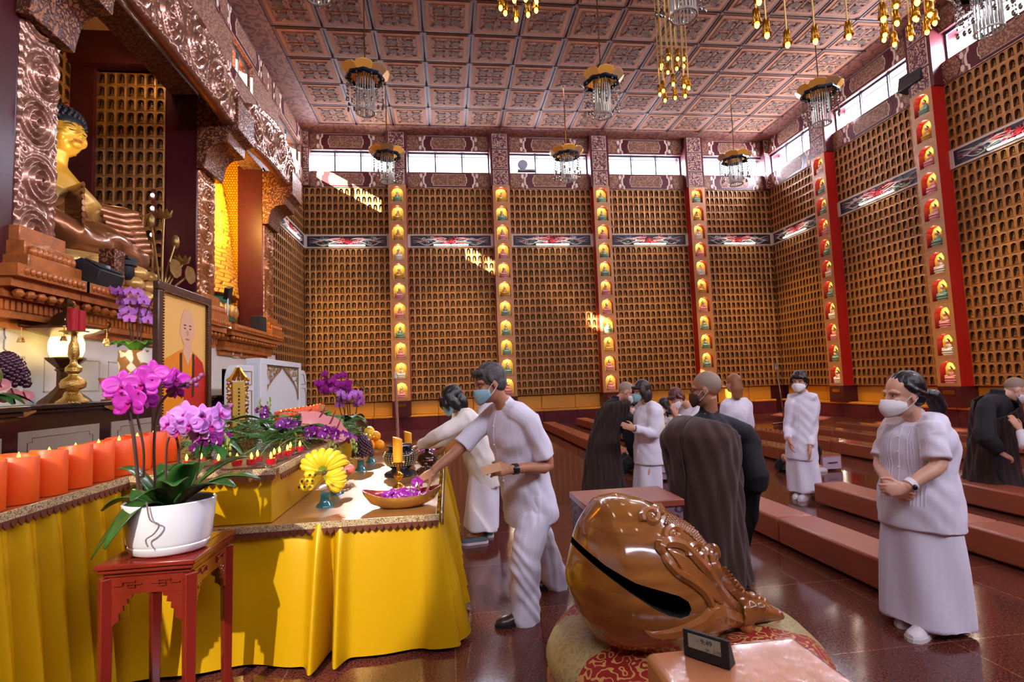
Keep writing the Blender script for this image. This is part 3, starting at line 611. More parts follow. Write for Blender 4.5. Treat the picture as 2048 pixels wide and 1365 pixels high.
for i in range(11):
    v = -.1+i*.155; 
    for k in range(int(26*math.cos(min(1.5, v)))+1):
        u = 2*PI*k/(int(26*math.cos(min(1.5, v)))+1)+i*.2; p = np.array([math.cos(u)*math.cos(v), math.sin(u)*math.cos(v), math.sin(v)])
        if p[0] > .7 and p[2] < .34: continue
        b.ell(np.array([.04, 0, 3.14])+p*np.array([.46, .405, .43]), (.045, .045, .045), 7, 5)
hs_(b); obj('hair', b, BLUEH, st)
b = B(); b.ell((.17, 0, 3.58), (.07, .08, .06), 10, 7); hs_(b); obj('jewel', b, REDP, st)
b = B(); b.lathe([(0, 0), (1.15, 0), (1.2, .1), (1.0, .3), (1.1, .6), (1.0, .72), (0, .72)], 36, (.15, 0, 0), 1, 1.25)
for row in range(3):
    for k in range(22):
        a = 2*PI*(k+.5*row)/22; r = 1.2-.05*row; b.ell((.15+r*math.cos(a), r*1.25*math.sin(a), .14+.2*row), (.14, .18, .12), 10, 7, rotm(rz=a))
obj('lotus_base', b, LPET, st)
# orange lit standing statue
OR = mt('orange_scale_robe', (240, 164, 24), .35, .2); tile_bump(OR, .13, .1, (244, 172, 34), (228, 146, 22), (160, 92, 10)).inputs['Rotation'].default_value = (PI/2, 0, 0)
GRN = mt('jade_green', (30, 104, 74), .3)
s2 = thing('standing_statue', 'orange lit golden standing statue on a green lotus base behind the pillar', 'statue', (-6.0, 13.3, 2.93))
b = B(); b.lathe([(0, .9), (1.2, .9), (1.14, 1.2), (1.04, 1.7), (.98, 2.3), (.9, 3.0), (.8, 3.6), (.66, 4.1), (.3, 4.4), (0, 4.42)], 36, (0, 0, 0), .8, 1, mod=lambda a, z: .04*np.sin(14*a+z*2)); obj('robe', b, OR, s2)
b = B(); b.ell((0, 0, 4.75), (.28, .28, .36), 16, 12); obj('head', b, GILT, s2)
b = B(); b.lathe([(0, 0), (.95, 0), (1.0, .1), (.9, .22), (1.05, .3), (1.05, .42), (.92, .5), (.95, .9), (0, .9)], 36, (0, 0, 0), .85, 1.0)
b.k = 1
for k in range(26): a = 2*PI*k/26; b.ell((.88*math.cos(a), 1.02*math.sin(a), .55), (.1, .13, .16), 8, 6, rotm(rz=a))
obj('lotus_base', b, [GRN, LPET], s2)
light('alcove_lamp', 'AREA', (-4.9, 12.35, 6.4), AL2, (1, .66, .16), (-1, .45, -.35), size=.5)
light('alcove_lamp', 'SPOT', (-4.95, 12.2, 5.0), AL2*4, (1, .66, .16), (-1.1, 2.7, .5), spot_size=.36, spot_blend=.5, shadow_soft_size=.08)
light('alcove_lamp', 'SPOT', (-4.5, 8.2, 4.2), AL1, (1, .8, .45), (-1.3, .75, 1.75), spot_size=.8, spot_blend=.5, shadow_soft_size=.1)
light('alcove_lamp', 'AREA', (-5.2, 10.2, 7.9), AL1*.35, (1, .72, .36), (-.6, -.5, -1), size=.6)
# four spotlights on the alcove pilaster
t = thing('spotlight_strip', 'vertical strip of four lit spotlights beside the niches in the dark alcove', 'lamp', (-5.55, 10.7, 4.5))
b = B(); b.bb((-.03, 0, 0), (.03, .04, 1.0)); obj('strip', b, MAROON, t)
for k in range(4): b = B(); b.ell((0, -.02, .1+.26*k), (.035, .03, .035), 8, 6); obj('bulb', b, TUBE, t)
# ------------------------------------------------ yellow draped altar
SATIN = mt('yellow_satin', (206, 158, 10), .33, .15, spec=.4, bump=(30, .06, (1, 1, .2)))
WOODT = mt('altar_top_brocade', (168, 118, 66), .32, .05, var=(12, .12), coat=1, bump=(6, .3, (1, 3, 1)))
LACE = floral('beige_lace', (200, 178, 136), (128, 96, 66), 60, 30, .1); TASS = mt('brown_tassel', (104, 50, 34), .6)
ORW = mt('orange_brown_board', (170, 84, 44), .4, var=(9, .2))
def text_mesh(body, size, ext=.001):
    cu = bpy.data.curves.new('word', 'FONT'); cu.body = body; cu.size = size; cu.align_x = 'CENTER'; cu.extrude = ext
    o = bpy.data.objects.new('word', cu); COL.objects.link(o); dg = bpy.context.evaluated_depsgraph_get(); me = bpy.data.meshes.new_from_object(o.evaluated_get(dg)); bpy.data.objects.remove(o); return me
def drape(path, z0, z1, fold, flare=.05, n=400, rows=14):
    """cloth hanging from the polyline path (top edge) from z0 down to z1; fold(s) in metres of outward wave at the hem"""
    P = np.array(path, float); seg = np.linalg.norm(np.diff(P, axis=0), axis=1); cs = np.concatenate([[0], np.cumsum(seg)]); L = cs[-1]; b = B()
    def f(u, v):
        s = u*L; i = min(np.searchsorted(cs, s, 'right')-1, len(seg)-1); t = (s-cs[i])/seg[i]; p = P[i]+(P[i+1]-P[i])*t
        d = (P[i+1]-P[i])/seg[i]; nr = np.array([d[1], -d[0]])
        for j in (i, i+1):
            if 0 < j < len(seg) and abs(s-cs[j]) < .06:
                a, c = (P[j]-P[j-1])/seg[j-1], (P[j+1]-P[j])/seg[j]; m = np.array([a[1]+c[1], -a[0]-c[0]]); nr = nr+(m/np.linalg.norm(m)-nr)*(1-abs(s-cs[j])/.06)
        q = v**.8; o = fold(s, v)*(.25+.75*q)+flare*q
        return (p[0]+nr[0]*o, p[1]+nr[1]*o, z0+(z1-z0)*v+.012*fold(s, 1)*10*v*v*.4)
    b.grid(f, n, rows); return b
def lace(path, z, h=.045, step=.04):
    P = np.array(path, float); b = B()
    for i in range(len(P)-1):
        a, c = P[i], P[i+1]; L = np.linalg.norm(c-a); d = (c-a)/L; nr = np.array([d[1], -d[0]]); k = max(1, int(L/step)); Mx = np.array([[d[0], 0, nr[0]], [d[1], 0, nr[1]], [0, 1, 0]])
        b.prism([(0, -h), (L, -h), (L, .004), (0, .004)], .006, Mx, (*(a+nr*.012), z), 0)
        for q in range(k):
            w = L/k; x = w*q; b.prism([(x, -h*.7), (x+w*.1, -h*1.15), (x+w*.5, -h*1.55), (x+w*.9, -h*1.15), (x+w, -h*.7)], .006, Mx, (*(a+nr*.02), z), 1)
    return b
ZL, ZU = .76, 1.08
alt = thing('altar_table', 'low altar table draped in yellow satin with a lace-edged top', 'table', (0, 0, 0))
b = B(); b.bb((-1.9, 3.31, ZL-.03), (-.09, 6.18, ZL)); obj('table_top', b, WOODT, alt, bevel=.004)
b = B(); b.bb((-1.8, 3.5, .02), (-.3, 6.0, ZL-.04)); obj('inner_frame', b, mt('dark_inside', (40, 30, 24), .8), alt)
def fold1(s, v):
    g = lambda c, w, a: a*math.exp(-((s-c)/w)**2)
    if s < 1.82: return .03*math.sin(s*7)+.02*math.sin(s*13+1)+g(1.13, .035, .13)-g(1.19, .025, .16)+g(1.25, .035, .12)+g(1.8, .05, .05)
    q = s-1.82; return .045*math.sin(q*42)+.03*math.sin(q*17) if q < .8 else .05*math.sin(q*26)
obj('satin_front', drape([(-1.9, 3.31), (-.09, 3.31), (-.09, 6.18), (-.9, 6.18)], ZL-.005, .03, fold1, .13, 700), SATIN, alt, smooth=180)
obj('lace_trim', lace([(-1.9, 3.29), (-.075, 3.29), (-.075, 6.18)], ZL+.003), [LACE, TASS], alt, smooth=0)
al2 = thing('altar_riser', 'raised rear altar tier draped in yellow satin with brown-edged lace', 'table', (0, 0, 0))
b = B(); b.bb((-3.0, 3.34, ZU-.03), (-1.04, 6.3, ZU)); b.bb((-3.0, .6, ZU-.03), (-1.86, 3.34, ZU)); b.bb((-3.0, 6.3, ZU-.03), (-1.86, 9.2, ZU)); obj('table_top', b, WOODT, al2, bevel=.004)
b = B(); b.bb((-2.9, 3.4, .02), (-1.94, 6.2, ZU-.04)); b.bb((-2.9, .7, .02), (-2.0, 3.4, ZU-.04)); obj('inner_frame', b, mt('dark_inside', (40, 30, 24), .8), al2)
def fold2(s, v):
    if s < 2.6: t = (s % .155)/.155; return .052*math.sin(2*PI*t)+.02*math.sin(4*PI*t+.6)
    return .004*math.sin(s*9)
obj('satin_pleats', drape([(-1.85, .7), (-1.85, 3.3)], ZU-.005, .03, lambda s, v: fold2(s, v), .08, 700), SATIN, al2, smooth=180)
b = B(); b.bb((-1.93, 3.36, ZL+.002), (-1.06, 6.28, ZU-.035)); obj('riser_drape', b, SATIN, al2, bevel=.004)
obj('lace_trim', lace([(-1.84, .7), (-1.84, 3.32), (-1.02, 3.32), (-1.02, 6.3)], ZU+.003), [LACE, TASS], al2, smooth=0)
obj('far_drape', drape([(-1.85, 6.32), (-1.85, 9.2)], ZU-.005, .03, fold2, .05, 300), SATIN, al2, smooth=180)
# orange electric candles
WAXO = mt('orange_wax', (244, 92, 26), .42, sss=.15); FLAME = mt('electric_flame', (255, 214, 90), .4, emit=((255, 200, 60), 5))
def candle(label, loc, grp):
    t = thing('pillar_candle', label, 'candle', loc, 0, grp); r, h = .074, .215
    b = B(); b.lathe([(0, 0), (r-.004, 0), (r, .005), (r, h-.006), (r-.005, h), (r-.013, h-.004), (r-.017, h-.02), (.03, h-.028), (0, h-.03)], 28)
    V = b.v[0]; V[:, 2] += np.where(V[:, 2] > h*.8, .008*np.sin(np.arctan2(V[:, 1], V[:, 0])*1+1), 0); obj('wax', b, WAXO, t)
    b = B(); b.lathe([(0, 0), (.006, .004), (.009, .014), (.006, .03), (0, .045)], 8, (0, 0, h-.03)); obj('flame', b, FLAME, t); return t
c0 = None; NUM = ['second', 'third', 'fourth', 'fifth', 'sixth', 'seventh', 'eighth', 'ninth', 'tenth']
for i in range(10):
    lab = 'orange electric pillar candle on the draped table edge, '+(NUM[i-1]+' from our end' if i else 'nearest us, cut by the picture edge')
    loc = (-1.945, 2.315+.185*i, ZU+.002)
    if c0 is None: c0 = candle(lab, loc, 'orange candles along the near table')
    else: dup(c0, loc, 1.3*i, lab)
for i in range(11):
    q = dup(c0, (-1.945, 6.5+.19*i, ZU+.002), .8*i, 'orange candle in the far close row behind the pink flowers, '+('nearest us' if i == 0 else 'last of the row' if i == 10 else NUM[i-1]+' from near end')); q['group'] = 'orange candles of the far row'
# red votive lights
REDG = mt('red_votive_wax', (196, 22, 40), .2, coat=.6, sss=.1); CLEAR = GLASS; FOIL = mt('silver_foil', (200, 196, 190), .22, 1, bump=(40, .6))
def votive(label, loc, grp):
    t = thing('votive_candle', label, 'candle', loc, 0, grp)
    b = B(); b.lathe([(0, 0), (.036, 0), (.038, .004), (.024, .01), (.03, .02), (.034, .032), (.03, .05), (.032, .056), (.029, .056), (.027, .05), (.03, .033), (.0, .012)], 18); obj('glass_cup', b, CLEAR, t)
    b = B(); b.lathe([(0, .012), (.026, .014), (.029, .033), (.026, .05), (0, .052)], 16); obj('wax', b, REDG, t)
    b = B(); b.lathe([(0, .05), (.007, .056), (.009, .066), (.005, .08), (0, .09)], 8); obj('flame', b, FLAME, t); return t
v0 = None
for i, (x, y, w) in enumerate([(373, 938, 'beside the orchid leaves'), (402, 934, 'behind the orchid leaves'), (437, 938, 'first one clear of the orchid leaves, front edge'), (474, 937, 'middle of the front edge'), (503, 935, 'front edge just before the corner group'), (515, 929, 'set back behind its front-edge neighbours'), (542, 934, 'at the front corner of the tier'), (548.6, 925, 'just behind the corner one'), (559, 921, 'second behind the corner one'), (575, 916, 'on the side edge, front of a pair'), (581, 910, 'on the side edge, rear of a pair'), (600, 907, 'last on the side edge by the ferns')]):
    p = onZ(x, y, ZU+.006); lab = 'red glass votive light, '+w
    if v0 is None: v0 = votive(lab, p, 'red votives along the near tier edge')
    else: dup(v0, p, 0, lab)
for i, (x, y, w) in enumerate([(675, 855, 'left one'), (685, 858, 'second from left'), (690, 857, 'third from left'), (697, 855, 'right one')]):
    q = dup(v0, onZ(x, y, ZU+.006), 0, 'red votive light below the far magenta orchid, '+w); q['group'] = 'red votives at the far end of the tier'
t = thing('foil_tray', 'crinkled silver foil tray under the red votives along the front edge', 'tray', (0, 0, 0)); p, q = onZ(385, 937, ZU), onZ(548, 934, ZU)
b = B(); b.bb((p.x-.02, 3.4, ZU+.001), (-1.06, 3.6, ZU+.006)); obj('tray_sheet', b, FOIL, t)
t = thing('foil_tray', 'crinkled silver foil tray under the red votives along the side edge', 'tray', (0, 0, 0))
b = B(); b.bb((-1.2, 3.61, ZU+.001), (-1.06, 4.3, ZU+.006)); obj('tray_sheet', b, FOIL, t)
# ------------------------------------------------ orchids
MAG = mt('magenta_petal', (168, 32, 156), .5, sss=.1, var=(30, .2)); LIL = mt('lilac_petal', (190, 116, 204), .5, sss=.1, var=(30, .15)); LIPM = mt('orchid_lip', (150, 10, 110), .45); WHT = mt('white_petal', (236, 224, 240), .5)
DPU = mt('purple_dendrobium', (150, 34, 150), .5, var=(60, .3)); LEAF = mt('orchid_leaf', (44, 84, 34), .28, var=(8, .3), coat=.3); STEM = mt('orchid_stem', (72, 48, 40), .5); BUD = mt('orchid_bud', (140, 70, 120), .5)
LGREEN = mt('lime_green_bud', (170, 190, 84), .5); FERN = mt('fern_green', (92, 140, 74), .5, var=(20, .35)); BLEAF = mt('broad_leaf', (44, 98, 44), .3, var=(6, .3), coat=.3)
PINKA = mt('pink_anthurium', (236, 152, 150), .3, coat=.4); SPAD = mt('red_spadix', (150, 40, 60), .5)
def petal(b, c, R, ang, L, W, k, cup=.15, n=5):
    def f(u, v):
        w = W*math.sin(PI*min(.97, .06+v*.94))**.7*(u-.5); r = .04*L+L*v; x = r*math.cos(ang)-w*math.sin(ang); y = r*math.sin(ang)+w*math.cos(ang)
        return c+R @ np.array([x, y, cup*r*r/L+.15*abs(w)])
    b.grid(f, n, 7, k)
def orchid(b, c, nrm, s, up=(0, 0, 1), kp=0, kl=1):
    c = np.array(c, float); z = np.array(nrm, float); z /= np.linalg.norm(z); y = np.array(up, float); y = y-z*(y@z); y /= np.linalg.norm(y); R = np.array([np.cross(y, z), y, z]).T
    for a in (PI/2, PI*7/6, PI*11/6): petal(b, c-z*.002, R, a, s*.5, s*.36, kp)
    for a in (.25, PI-.25): petal(b, c, R, a, s*.52, s*.56, kp, .1)
    petal(b, c+z*s*.06, R, -PI/2, s*.26, s*.2, kl, .9); b.ell(c+z*s*.08, (s*.06, s*.06, s*.09), 7, 5, R, kl)
def strap_leaf(b, p0, d, L, W, arch_, k=0):
    d = np.array(d, float); d /= np.linalg.norm(d); sd = np.cross(d, (0, 0, 1)); sd /= max(1e-6, np.linalg.norm(sd))
    def f(u, v):
        w = W*math.sin(PI*min(.985, .12+.88*v))**.6*(u-.5); return np.array(p0)+d*L*v+np.array([0, 0, arch_[0]*v-arch_[1]*v*v])+sd*w+np.array([0, 0, abs(w)*.35])
    b.grid(f, 5, 11, k)
CER = mt('white_ceramic', (226, 226, 234), .12, coat=.5); SOIL = mt('bark_soil', (70, 50, 36), .9, bump=(60, .8))
ST = (-1.37, 2.85)
stand = thing('plant_stand', 'carved dark red wooden plant stand beside the draped altar', 'stand', (ST[0], ST[1], 0))
ROSE = mt('rosewood', (112, 30, 22), .22, var=(5, .25, (1, 1, .2)), coat=.4)
b = B(); b.bb((-.21, -.24, .775), (.21, .24, .8)); b.bb((-.2, -.23, .755), (.2, .23, .775)); b.bb((-.185, -.215, .735), (.185, .215, .755)); obj('top', b, ROSE, stand, bevel=.006)
b = B(); b.bb((-.15, -.18, .8), (.15, .18, .802)); obj('top_panel', b, ROSE, stand)
for sx in (-1, 1):
    for sy in (-1, 1):
        b = B(); b.tube([(sx*.175, sy*.205, .735), (sx*.175, sy*.205, .06), (sx*.185, sy*.215, 0)], [.036, .028, .034], 4, caps=True); b.v[0] = b.v[0]; obj('leg', b, ROSE, stand, bevel=.004, smooth=30)
for s in (-1, 1):
    b = B(); b.bb((-.17, s*.205-.008, .66), (.17, s*.205+.008, .735))
    for sx in (-1, 1): b.tube([(sx*x, s*.217, z) for x, z in ((.14, .7), (.1, .7), (.1, .715), (.05, .715), (.05, .69), (.08, .69), (.08, .703), (.02, .703))], .0035, 5)
    obj('apron', b, ROSE, stand)
    b = B(); b.bb((s*.175-.008, -.2, .66), (s*.175+.008, .2, .735))
    for sy in (-1, 1): b.tube([(s*.187, sy*y, z) for y, z in ((.17, .7), (.12, .7), (.12, .715), (.06, .715), (.06, .69), (.1, .69))], .0035, 5)
    obj('apron', b, ROSE, stand)
for s in (-1, 1):
    for q in (-1, 1):
        for ax in (0, 1):
            b = B(); L = [(0, 0), (.085, 0), (.08, -.02), (.062, -.022), (.066, -.045), (.045, -.05), (.048, -.075), (.028, -.085), (.03, -.115), (.012, -.125), (0, -.14)]
            if ax == 0: M = np.array([[-q, 0, 0], [0, 0, 1], [0, 1, 0]]); c = (q*.147, s*.205-.006, .66)
            else: M = np.array([[0, 0, 1], [-q, 0, 0], [0, 1, 0]]); c = (s*.175-.006, q*.177, .66)
            b.prism(L, .012, M, c)
            for x, z, r in ((.03, -.03, .016), (.022, -.065, .013), (.055, -.015, .01)): b.tube([np.array(c)+M @ np.array([x+r*math.cos(a), z+r*math.sin(a), .008]) for a in np.linspace(0, 5, 9)], .006, 5)
            obj('carved_bracket', b, ROSE, stand)
PZ = .802; PC = np.array([-1.345, 2.78, PZ])
pot = thing('potted_orchid', 'large white oval pot of magenta and lilac orchids on the red stand', 'plant', tuple(PC))
b = B(); b.lathe([(0, 0), (.145, 0), (.165, .012), (.175, .04), (.172, .045), (.182, .06), (.198, .2), (.202, .235), (.196, .24), (.188, .235), (.182, .2), (0, .19)], 44, sx=1.0, sy=.82); obj('pot', b, CER, pot)
b = B(); b.lathe([(0, .205), (.18, .205), (.1, .215), (0, .22)], 28, sy=.82); obj('soil', b, SOIL, pot)
b = B()
for a, L, W, ar in ((3.1, .27, .13, (.2, .2)), (3.7, .26, .13, (.12, .3)), (2.5, .3, .12, (.3, .25)), (5.9, .33, .13, (.3, .2)), (6.4, .36, .13, (.34, .24)), (.5, .3, .13, (.4, .2)), (1.4, .26, .12, (.42, .25)), (4.5, .2, .12, (.3, .22)), (4.1, .24, .13, (.2, .32)), (5.2, .26, .13, (.36, .22)), (2.0, .25, .12, (.46, .3)), (5.5, .2, .12, (.42, .2)), (3.3, .18, .12, (.4, .2))):
    strap_leaf(b, (.04*math.cos(a), .03*math.sin(a), .2), (math.cos(a), math.sin(a), 0), L, W, ar)
obj('leaves', b, LEAF, pot, solid=.004)
def W_(x, y, Y): return np.array(onY(x, y, Y))-PC
b = B()
def stem(pts, r=.006): b.tube(spline([W_(*p) for p in pts], 24), r, 6)
stem([(278, 985, 2.7), (268, 880, 2.68), (255, 800, 2.68), (262, 750, 2.68), (300, 735, 2.7)], .009); stem([(285, 985, 2.8), (287, 900, 2.76), (272, 820, 2.74), (275, 790, 2.72)], .006)
stem([(312, 985, 2.8), (308, 900, 2.8), (314, 830, 2.82), (330, 795, 2.82), (375, 765, 2.84), (405, 752, 2.85)], .007)
stem([(355, 985, 2.75), (357, 900, 2.74), (352, 860, 2.72), (380, 830, 2.72), (430, 815, 2.72), (462, 812, 2.72)], .006); stem([(332, 980, 2.7), (333, 900, 2.68), (338, 875, 2.68)], .005); stem([(392, 960, 2.8), (402, 900, 2.78), (415, 850, 2.76)], .005)
obj('stems', b, STEM, pot)
for x, y, Y, s, k, n in ((245, 775, 2.66, .17, 0, (.3, -1, .3)), (284, 770, 2.64, .17, 0, (.1, -1, .1)), (262, 805, 2.62, .19, 0, (-.3, -1, .0)), (305, 750, 2.68, .15, 0, (.4, -1, .3)), (270, 775, 2.72, .14, 0, (-.9, -.5, .2)), (290, 802, 2.7, .12, 0, (.8, -.7, -.2)),
    (352, 762, 2.83, .13, 0, (.6, -1, .1)), (342, 752, 2.85, .1, 0, (-.5, -.6, .3)), (352, 785, 2.84, .09, 0, (0, -1, -.5)),
    (370, 832, 2.66, .15, 1, (-.1, -1, .2)), (338, 848, 2.64, .12, 1, (-.6, -1, 0)), (378, 850, 2.64, .13, 1, (.2, -1, -.1)), (405, 832, 2.68, .12, 1, (.5, -1, .3)), (422, 852, 2.68, .12, 1, (.7, -1, 0)), (355, 862, 2.62, .1, 1, (-.2, -1, -.4)), (440, 828, 2.7, .12, 1, (.9, -.5, .3)), (398, 868, 2.68, .1, 1, (0, -1, -.3))):
    b = B(); orchid(b, W_(x, y, Y), n, s*.92); obj('flower', b, [MAG if k == 0 else LIL, LIPM], pot, solid=.0015)
b = B()
for x, y, Y in ((383, 765, 2.84), (391, 760, 2.84), (398, 757, 2.85), (403, 751, 2.85), (393, 770, 2.85), (376, 772, 2.84), (462, 812, 2.72)): b = B(); b.ell(W_(x, y, Y), (.012, .012, .014), 7, 5); obj('bud', b, BUD, pot)
pass
b = B(); b.tube(spline([W_(x, y, 2.60) for x, y in ((293, 1005), (300, 1040), (318, 1050), (308, 1068), (292, 1080), (296, 1095))], 26)+np.array([0, .0, 0]), .0035, 5); obj('aerial_root', b, mt('grey_root', (120, 110, 104), .6), pot)
# ------------------------------------------------ offerings
def aqua_stand(label, loc, r=.155, h=.1):
    t = thing('cake_stand', label, 'stand', loc, 0, 'glass offering stands')
    b = B(); b.lathe([(0, 0), (.058, 0), (.056, .008), (.036, .03), (.028, .06), (.032, h-.006), (0, h-.004)], 20); obj('foot', b, mt('aqua_glass', (60, 170, 180), .06, trans=.55, coat=.6), t)
    b = B(); b.lathe([(0, h-.004), (r*.6, h-.004), (r, h+.018), (r+.004, h+.024), (r-.006, h+.024), (r*.6, h+.004), (0, h+.004)], 30); obj('plate', b, CLEAR, t); return t
BAN = mt('banana_yellow', (236, 200, 40), .4, var=(9, .12)); BANG = mt('banana_green_tip', (150, 170, 50), .45); BANB = mt('banana_brown', (84, 60, 34), .6)
bs = np.array(onZ(650, 1013, ZL)); aqua_stand('aqua-footed glass stand holding the bananas', bs)
bp_ = bs+np.array([0, 0, .125]); BK = []
for k in range(9):    # upper fan
    a = PI*.98-k*PI*.92/8; BK.append(([(0.01, -.03+.01*(k % 2), .105), (.055*math.cos(a), -.055, .125+.05*math.sin(a)), (.13*math.cos(a), -.04, .14+.1*math.sin(a)), (.165*math.cos(a)+.01, .03, .12+.125*math.sin(a))], 0))
for k in range(6):    # lower right fan
    a = .55-k*.24; BK.append(([(.01, -.06, .08), (.06*math.cos(a), -.1, .07+.05*math.sin(a)), (.12*math.cos(a), -.1, .06+.1*math.sin(a)), (.165*math.cos(a), -.05, .07+.13*math.sin(a))], 1))
for k in range(8):    # tips at lower left
    BK.append(([(-.04-.012*(k % 3), .0, .07+.012*(k//3)), (-.075-.02*(k % 3), -.06, .02+.04*(k//3)), (-.07-.035*(k % 3)+.02*(k//3), -.11, .03+.036*(k//3))], 2))
BL = ['upper bunch, ', 'lower right bunch, ', 'tips facing us, ']; cnt = [0, 0, 0]; TOT = [9, 6, 8]
bg = thing('banana_bunch', 'heap of ripe yellow bananas piled on the aqua-footed stand', 'fruit', tuple(bp_))
for P, g in BK:
    q = spline(P, 14); r = [.008]*3+list(np.interp(np.linspace(0, 1, 9), [0, .3, .8, 1], [.013, .024, .024, .014]))+[.006, .004]
    if g == 2: r = [.024]*11+[.015, .009, .006]
    b = B(); b.tube(q, r, 8); n = 8
    b.mi = [1 if i < n*3 and g < 2 else (2 if i >= n*12 else 0) for i in range(len(b.f))]; obj('banana', b, [BAN, BANG, BANB], bg)
b = B(); b.ell((.01, -.05, .1), (.018, .018, .02), 8, 6); obj('stalk', b, BANB, bg)
FR = mt('pink_peach', (236, 120, 104), .35, var=(5, .25), coat=.3); ORA = mt('orange_peel', (248, 160, 20), .45, bump=(120, .15)); GRA = mt('purple_grape', (66, 26, 44), .22, var=(12, .3), coat=.3); POM = mt('yellow_pomelo', (246, 186, 30), .45, bump=(90, .15))
def fruits(name, cat, m, r, base, offs, labels, grp, sq_=.93):
    f0 = None
    for o, lab in zip(offs, labels):
        p = np.array(base)+np.array(o)
        if f0 is None:
            b = B(); b.ell((0, 0, r*sq_), (r, r, r*sq_), 18, 12); f0 = tag(obj(name, b, m, None, p), lab, cat, grp); b = B(); b.cyl((0, 0, r*sq_*1.92), (0, 0, r*sq_*2.05), .004, 6); obj('stem', b, BANB, f0)
        else: dup(f0, p, rnd.random()*6, lab)
ps = np.array(onZ(672, 988, ZL)); aqua_stand('aqua-footed glass stand holding the pink peaches behind the bananas', ps, .14)
fruits('peach', 'fruit', FR, .045, ps+np.array([0, 0, .125]), [(.05, -.06, 0), (.09, .03, 0), (-.04, -.02, 0), (.0, .07, 0), (.04, 0, .075)], ['pink peach at the near right of the stand behind the bananas', 'pink peach at the right edge behind the bananas', 'pink peach hidden low behind the bananas', 'pink peach at the rear of the stand', 'pink peach on top of the pile behind the bananas'], 'peaches behind the bananas')
gs = np.array(onZ(722, 941, ZL)); aqua_stand('aqua-footed glass stand holding the purple grapes', gs, .14)
def grapes(label, loc, w, h, n, r=.014):
    t = thing('grape_bunch', label, 'fruit', loc); b = B()
    for i in range(n):
        v = (i+.5)/n; a = i*2.4; q = math.sqrt(max(0, 1-v**1.8)); rr = w*(q*.95)*(1-.12*rnd.random()); b.ell((rr*math.cos(a), rr*math.sin(a), r+h*v), (r, r, r*1.1), 8, 6)
    o = obj('grapes', b, GRA, t); o['kind'] = 'stuff'
    b = B(); b.tube([(0, 0, h*.3), (0, 0, h+.02), (.015, 0, h+.05)], .004, 5); obj('stalk', b, mt('grape_stalk', (110, 90, 50), .6), t); return t
grapes('heap of dark purple grapes on the aqua-footed stand beside the oranges', tuple(gs+np.array([.02, 0, .12])), .1, .19, 190)
os_ = np.array(onZ(742, 925, ZL)); aqua_stand('aqua-footed glass stand holding the oranges, farthest of the stands', os_, .14)
fruits('orange', 'fruit', ORA, .055, os_+np.array([0, 0, .125]), [(.09, -.02, 0), (.0, -.06, 0), (-.02, .06, 0), (.06, .07, .0), (.05, .0, .09)], ['bright orange at the right of the orange pile', 'orange at the left front of the orange pile', 'orange at the rear left of the orange pile', 'orange at the rear right of the pile', 'orange resting second from top of the pile'], 'oranges on the far stand')
b = B(); b.ell((0, 0, .075), (.06, .06, .075), 16, 12); tag(obj('pomelo', b, POM, None, os_+np.array([-.01, .0, .22])), 'tall yellow pomelo on top of the orange pile', 'fruit')
BLK = mt('black_lacquer', (30, 28, 34), .12, coat=.6)
SCR = mt('urn_script_gold', (190, 170, 130), .35, .6); us = np.array(onZ(800, 955, ZL))+np.array([.0, .1, 0])
t = thing('incense_urn', 'round black lacquered incense urn with rows of pale gold script', 'urn', tuple(us))
b = B(); b.lathe([(0, 0), (.14, 0), (.145, .015), (.13, .03), (.09, .045), (.075, .06), (.11, .085), (.142, .13), (.148, .17), (.13, .21), (.1, .23), (.1, .24), (.125, .255), (.125, .262), (.105, .262), (.095, .25), (0, .24)], 40); obj('bowl', b, BLK, t)
b = B()
for r_ in range(7):
    z = .1+.017*r_; rad = np.interp(z, [.085, .13, .17, .21], [.111, .143, .149, .131])
    for k in range(34): a = 2*PI*k/34; b.box((rad*math.cos(a), rad*math.sin(a), z), (.004, .012, .011), rotm(rz=a))
o = obj('script', b, SCR, t); o['kind'] = 'stuff'
b = B(); b.lathe([(0, .252), (.1, .25), (.05, .256), (0, .256)], 20); obj('ash', b, mt('incense_ash', (96, 96, 140), .9), t)
b = B(); b.cyl((0, 0, 0), (-.012, 0, .6), .014, 8, .013); b.k = 1; b.cyl((-.012, 0, .6), (-.014, 0, .66), .0135, 8, .008); tag(obj('incense_stick', b, [mt('incense_brown', (150, 104, 84), .7), mt('ash_tip', (200, 190, 180), .9)], None, us+np.array([-.02, .02, .25])), 'tall brown incense stick burning in the black urn', 'incense')
WAXY = mt('golden_yellow_wax', (250, 176, 50), .42, sss=.25)
def cstick(label, clabel, loc, h=.16):
    t = thing('candle_holder', label, 'candle holder', loc, 0, 'gold candle holders on the altar'); b = B()
    b.lathe([(0, 0), (.05, 0), (.045, .01), (.022, .025), (.014, .045), (.018, .06), (.038, .085), (.038, .095), (.016, .115), (.014, .13), (.02, h-.012), (.05, h-.006), (.05, h), (0, h)], 24); obj('stem', b, GOLD, t)
    c = thing('block_candle', clabel, 'candle', (loc[0], loc[1], loc[2]+h+.001)); b = B()
    P = [(.042*math.cos(a)*(1 if math.cos(a) < .6 else .8), .042*math.sin(a)) for a in np.linspace(0, 2*PI, 19)[:-1]]
    b.prism(P, .185); V = b.v[0]; V[:, 2] += np.where(V[:, 2] > .1, -V[:, 0]*.35, 0); obj('wax', b, WAXY, c, bevel=.004); return t
cstick('gold candle holder just behind the near flower bowl', 'golden yellow candle in front of the black urn', tuple(np.array(onZ(798, 975, ZL))), .19)
cstick('gold candle holder behind the black urn', 'golden yellow candle behind the black urn', tuple(np.array(onZ(818, 926, ZL))), .12)
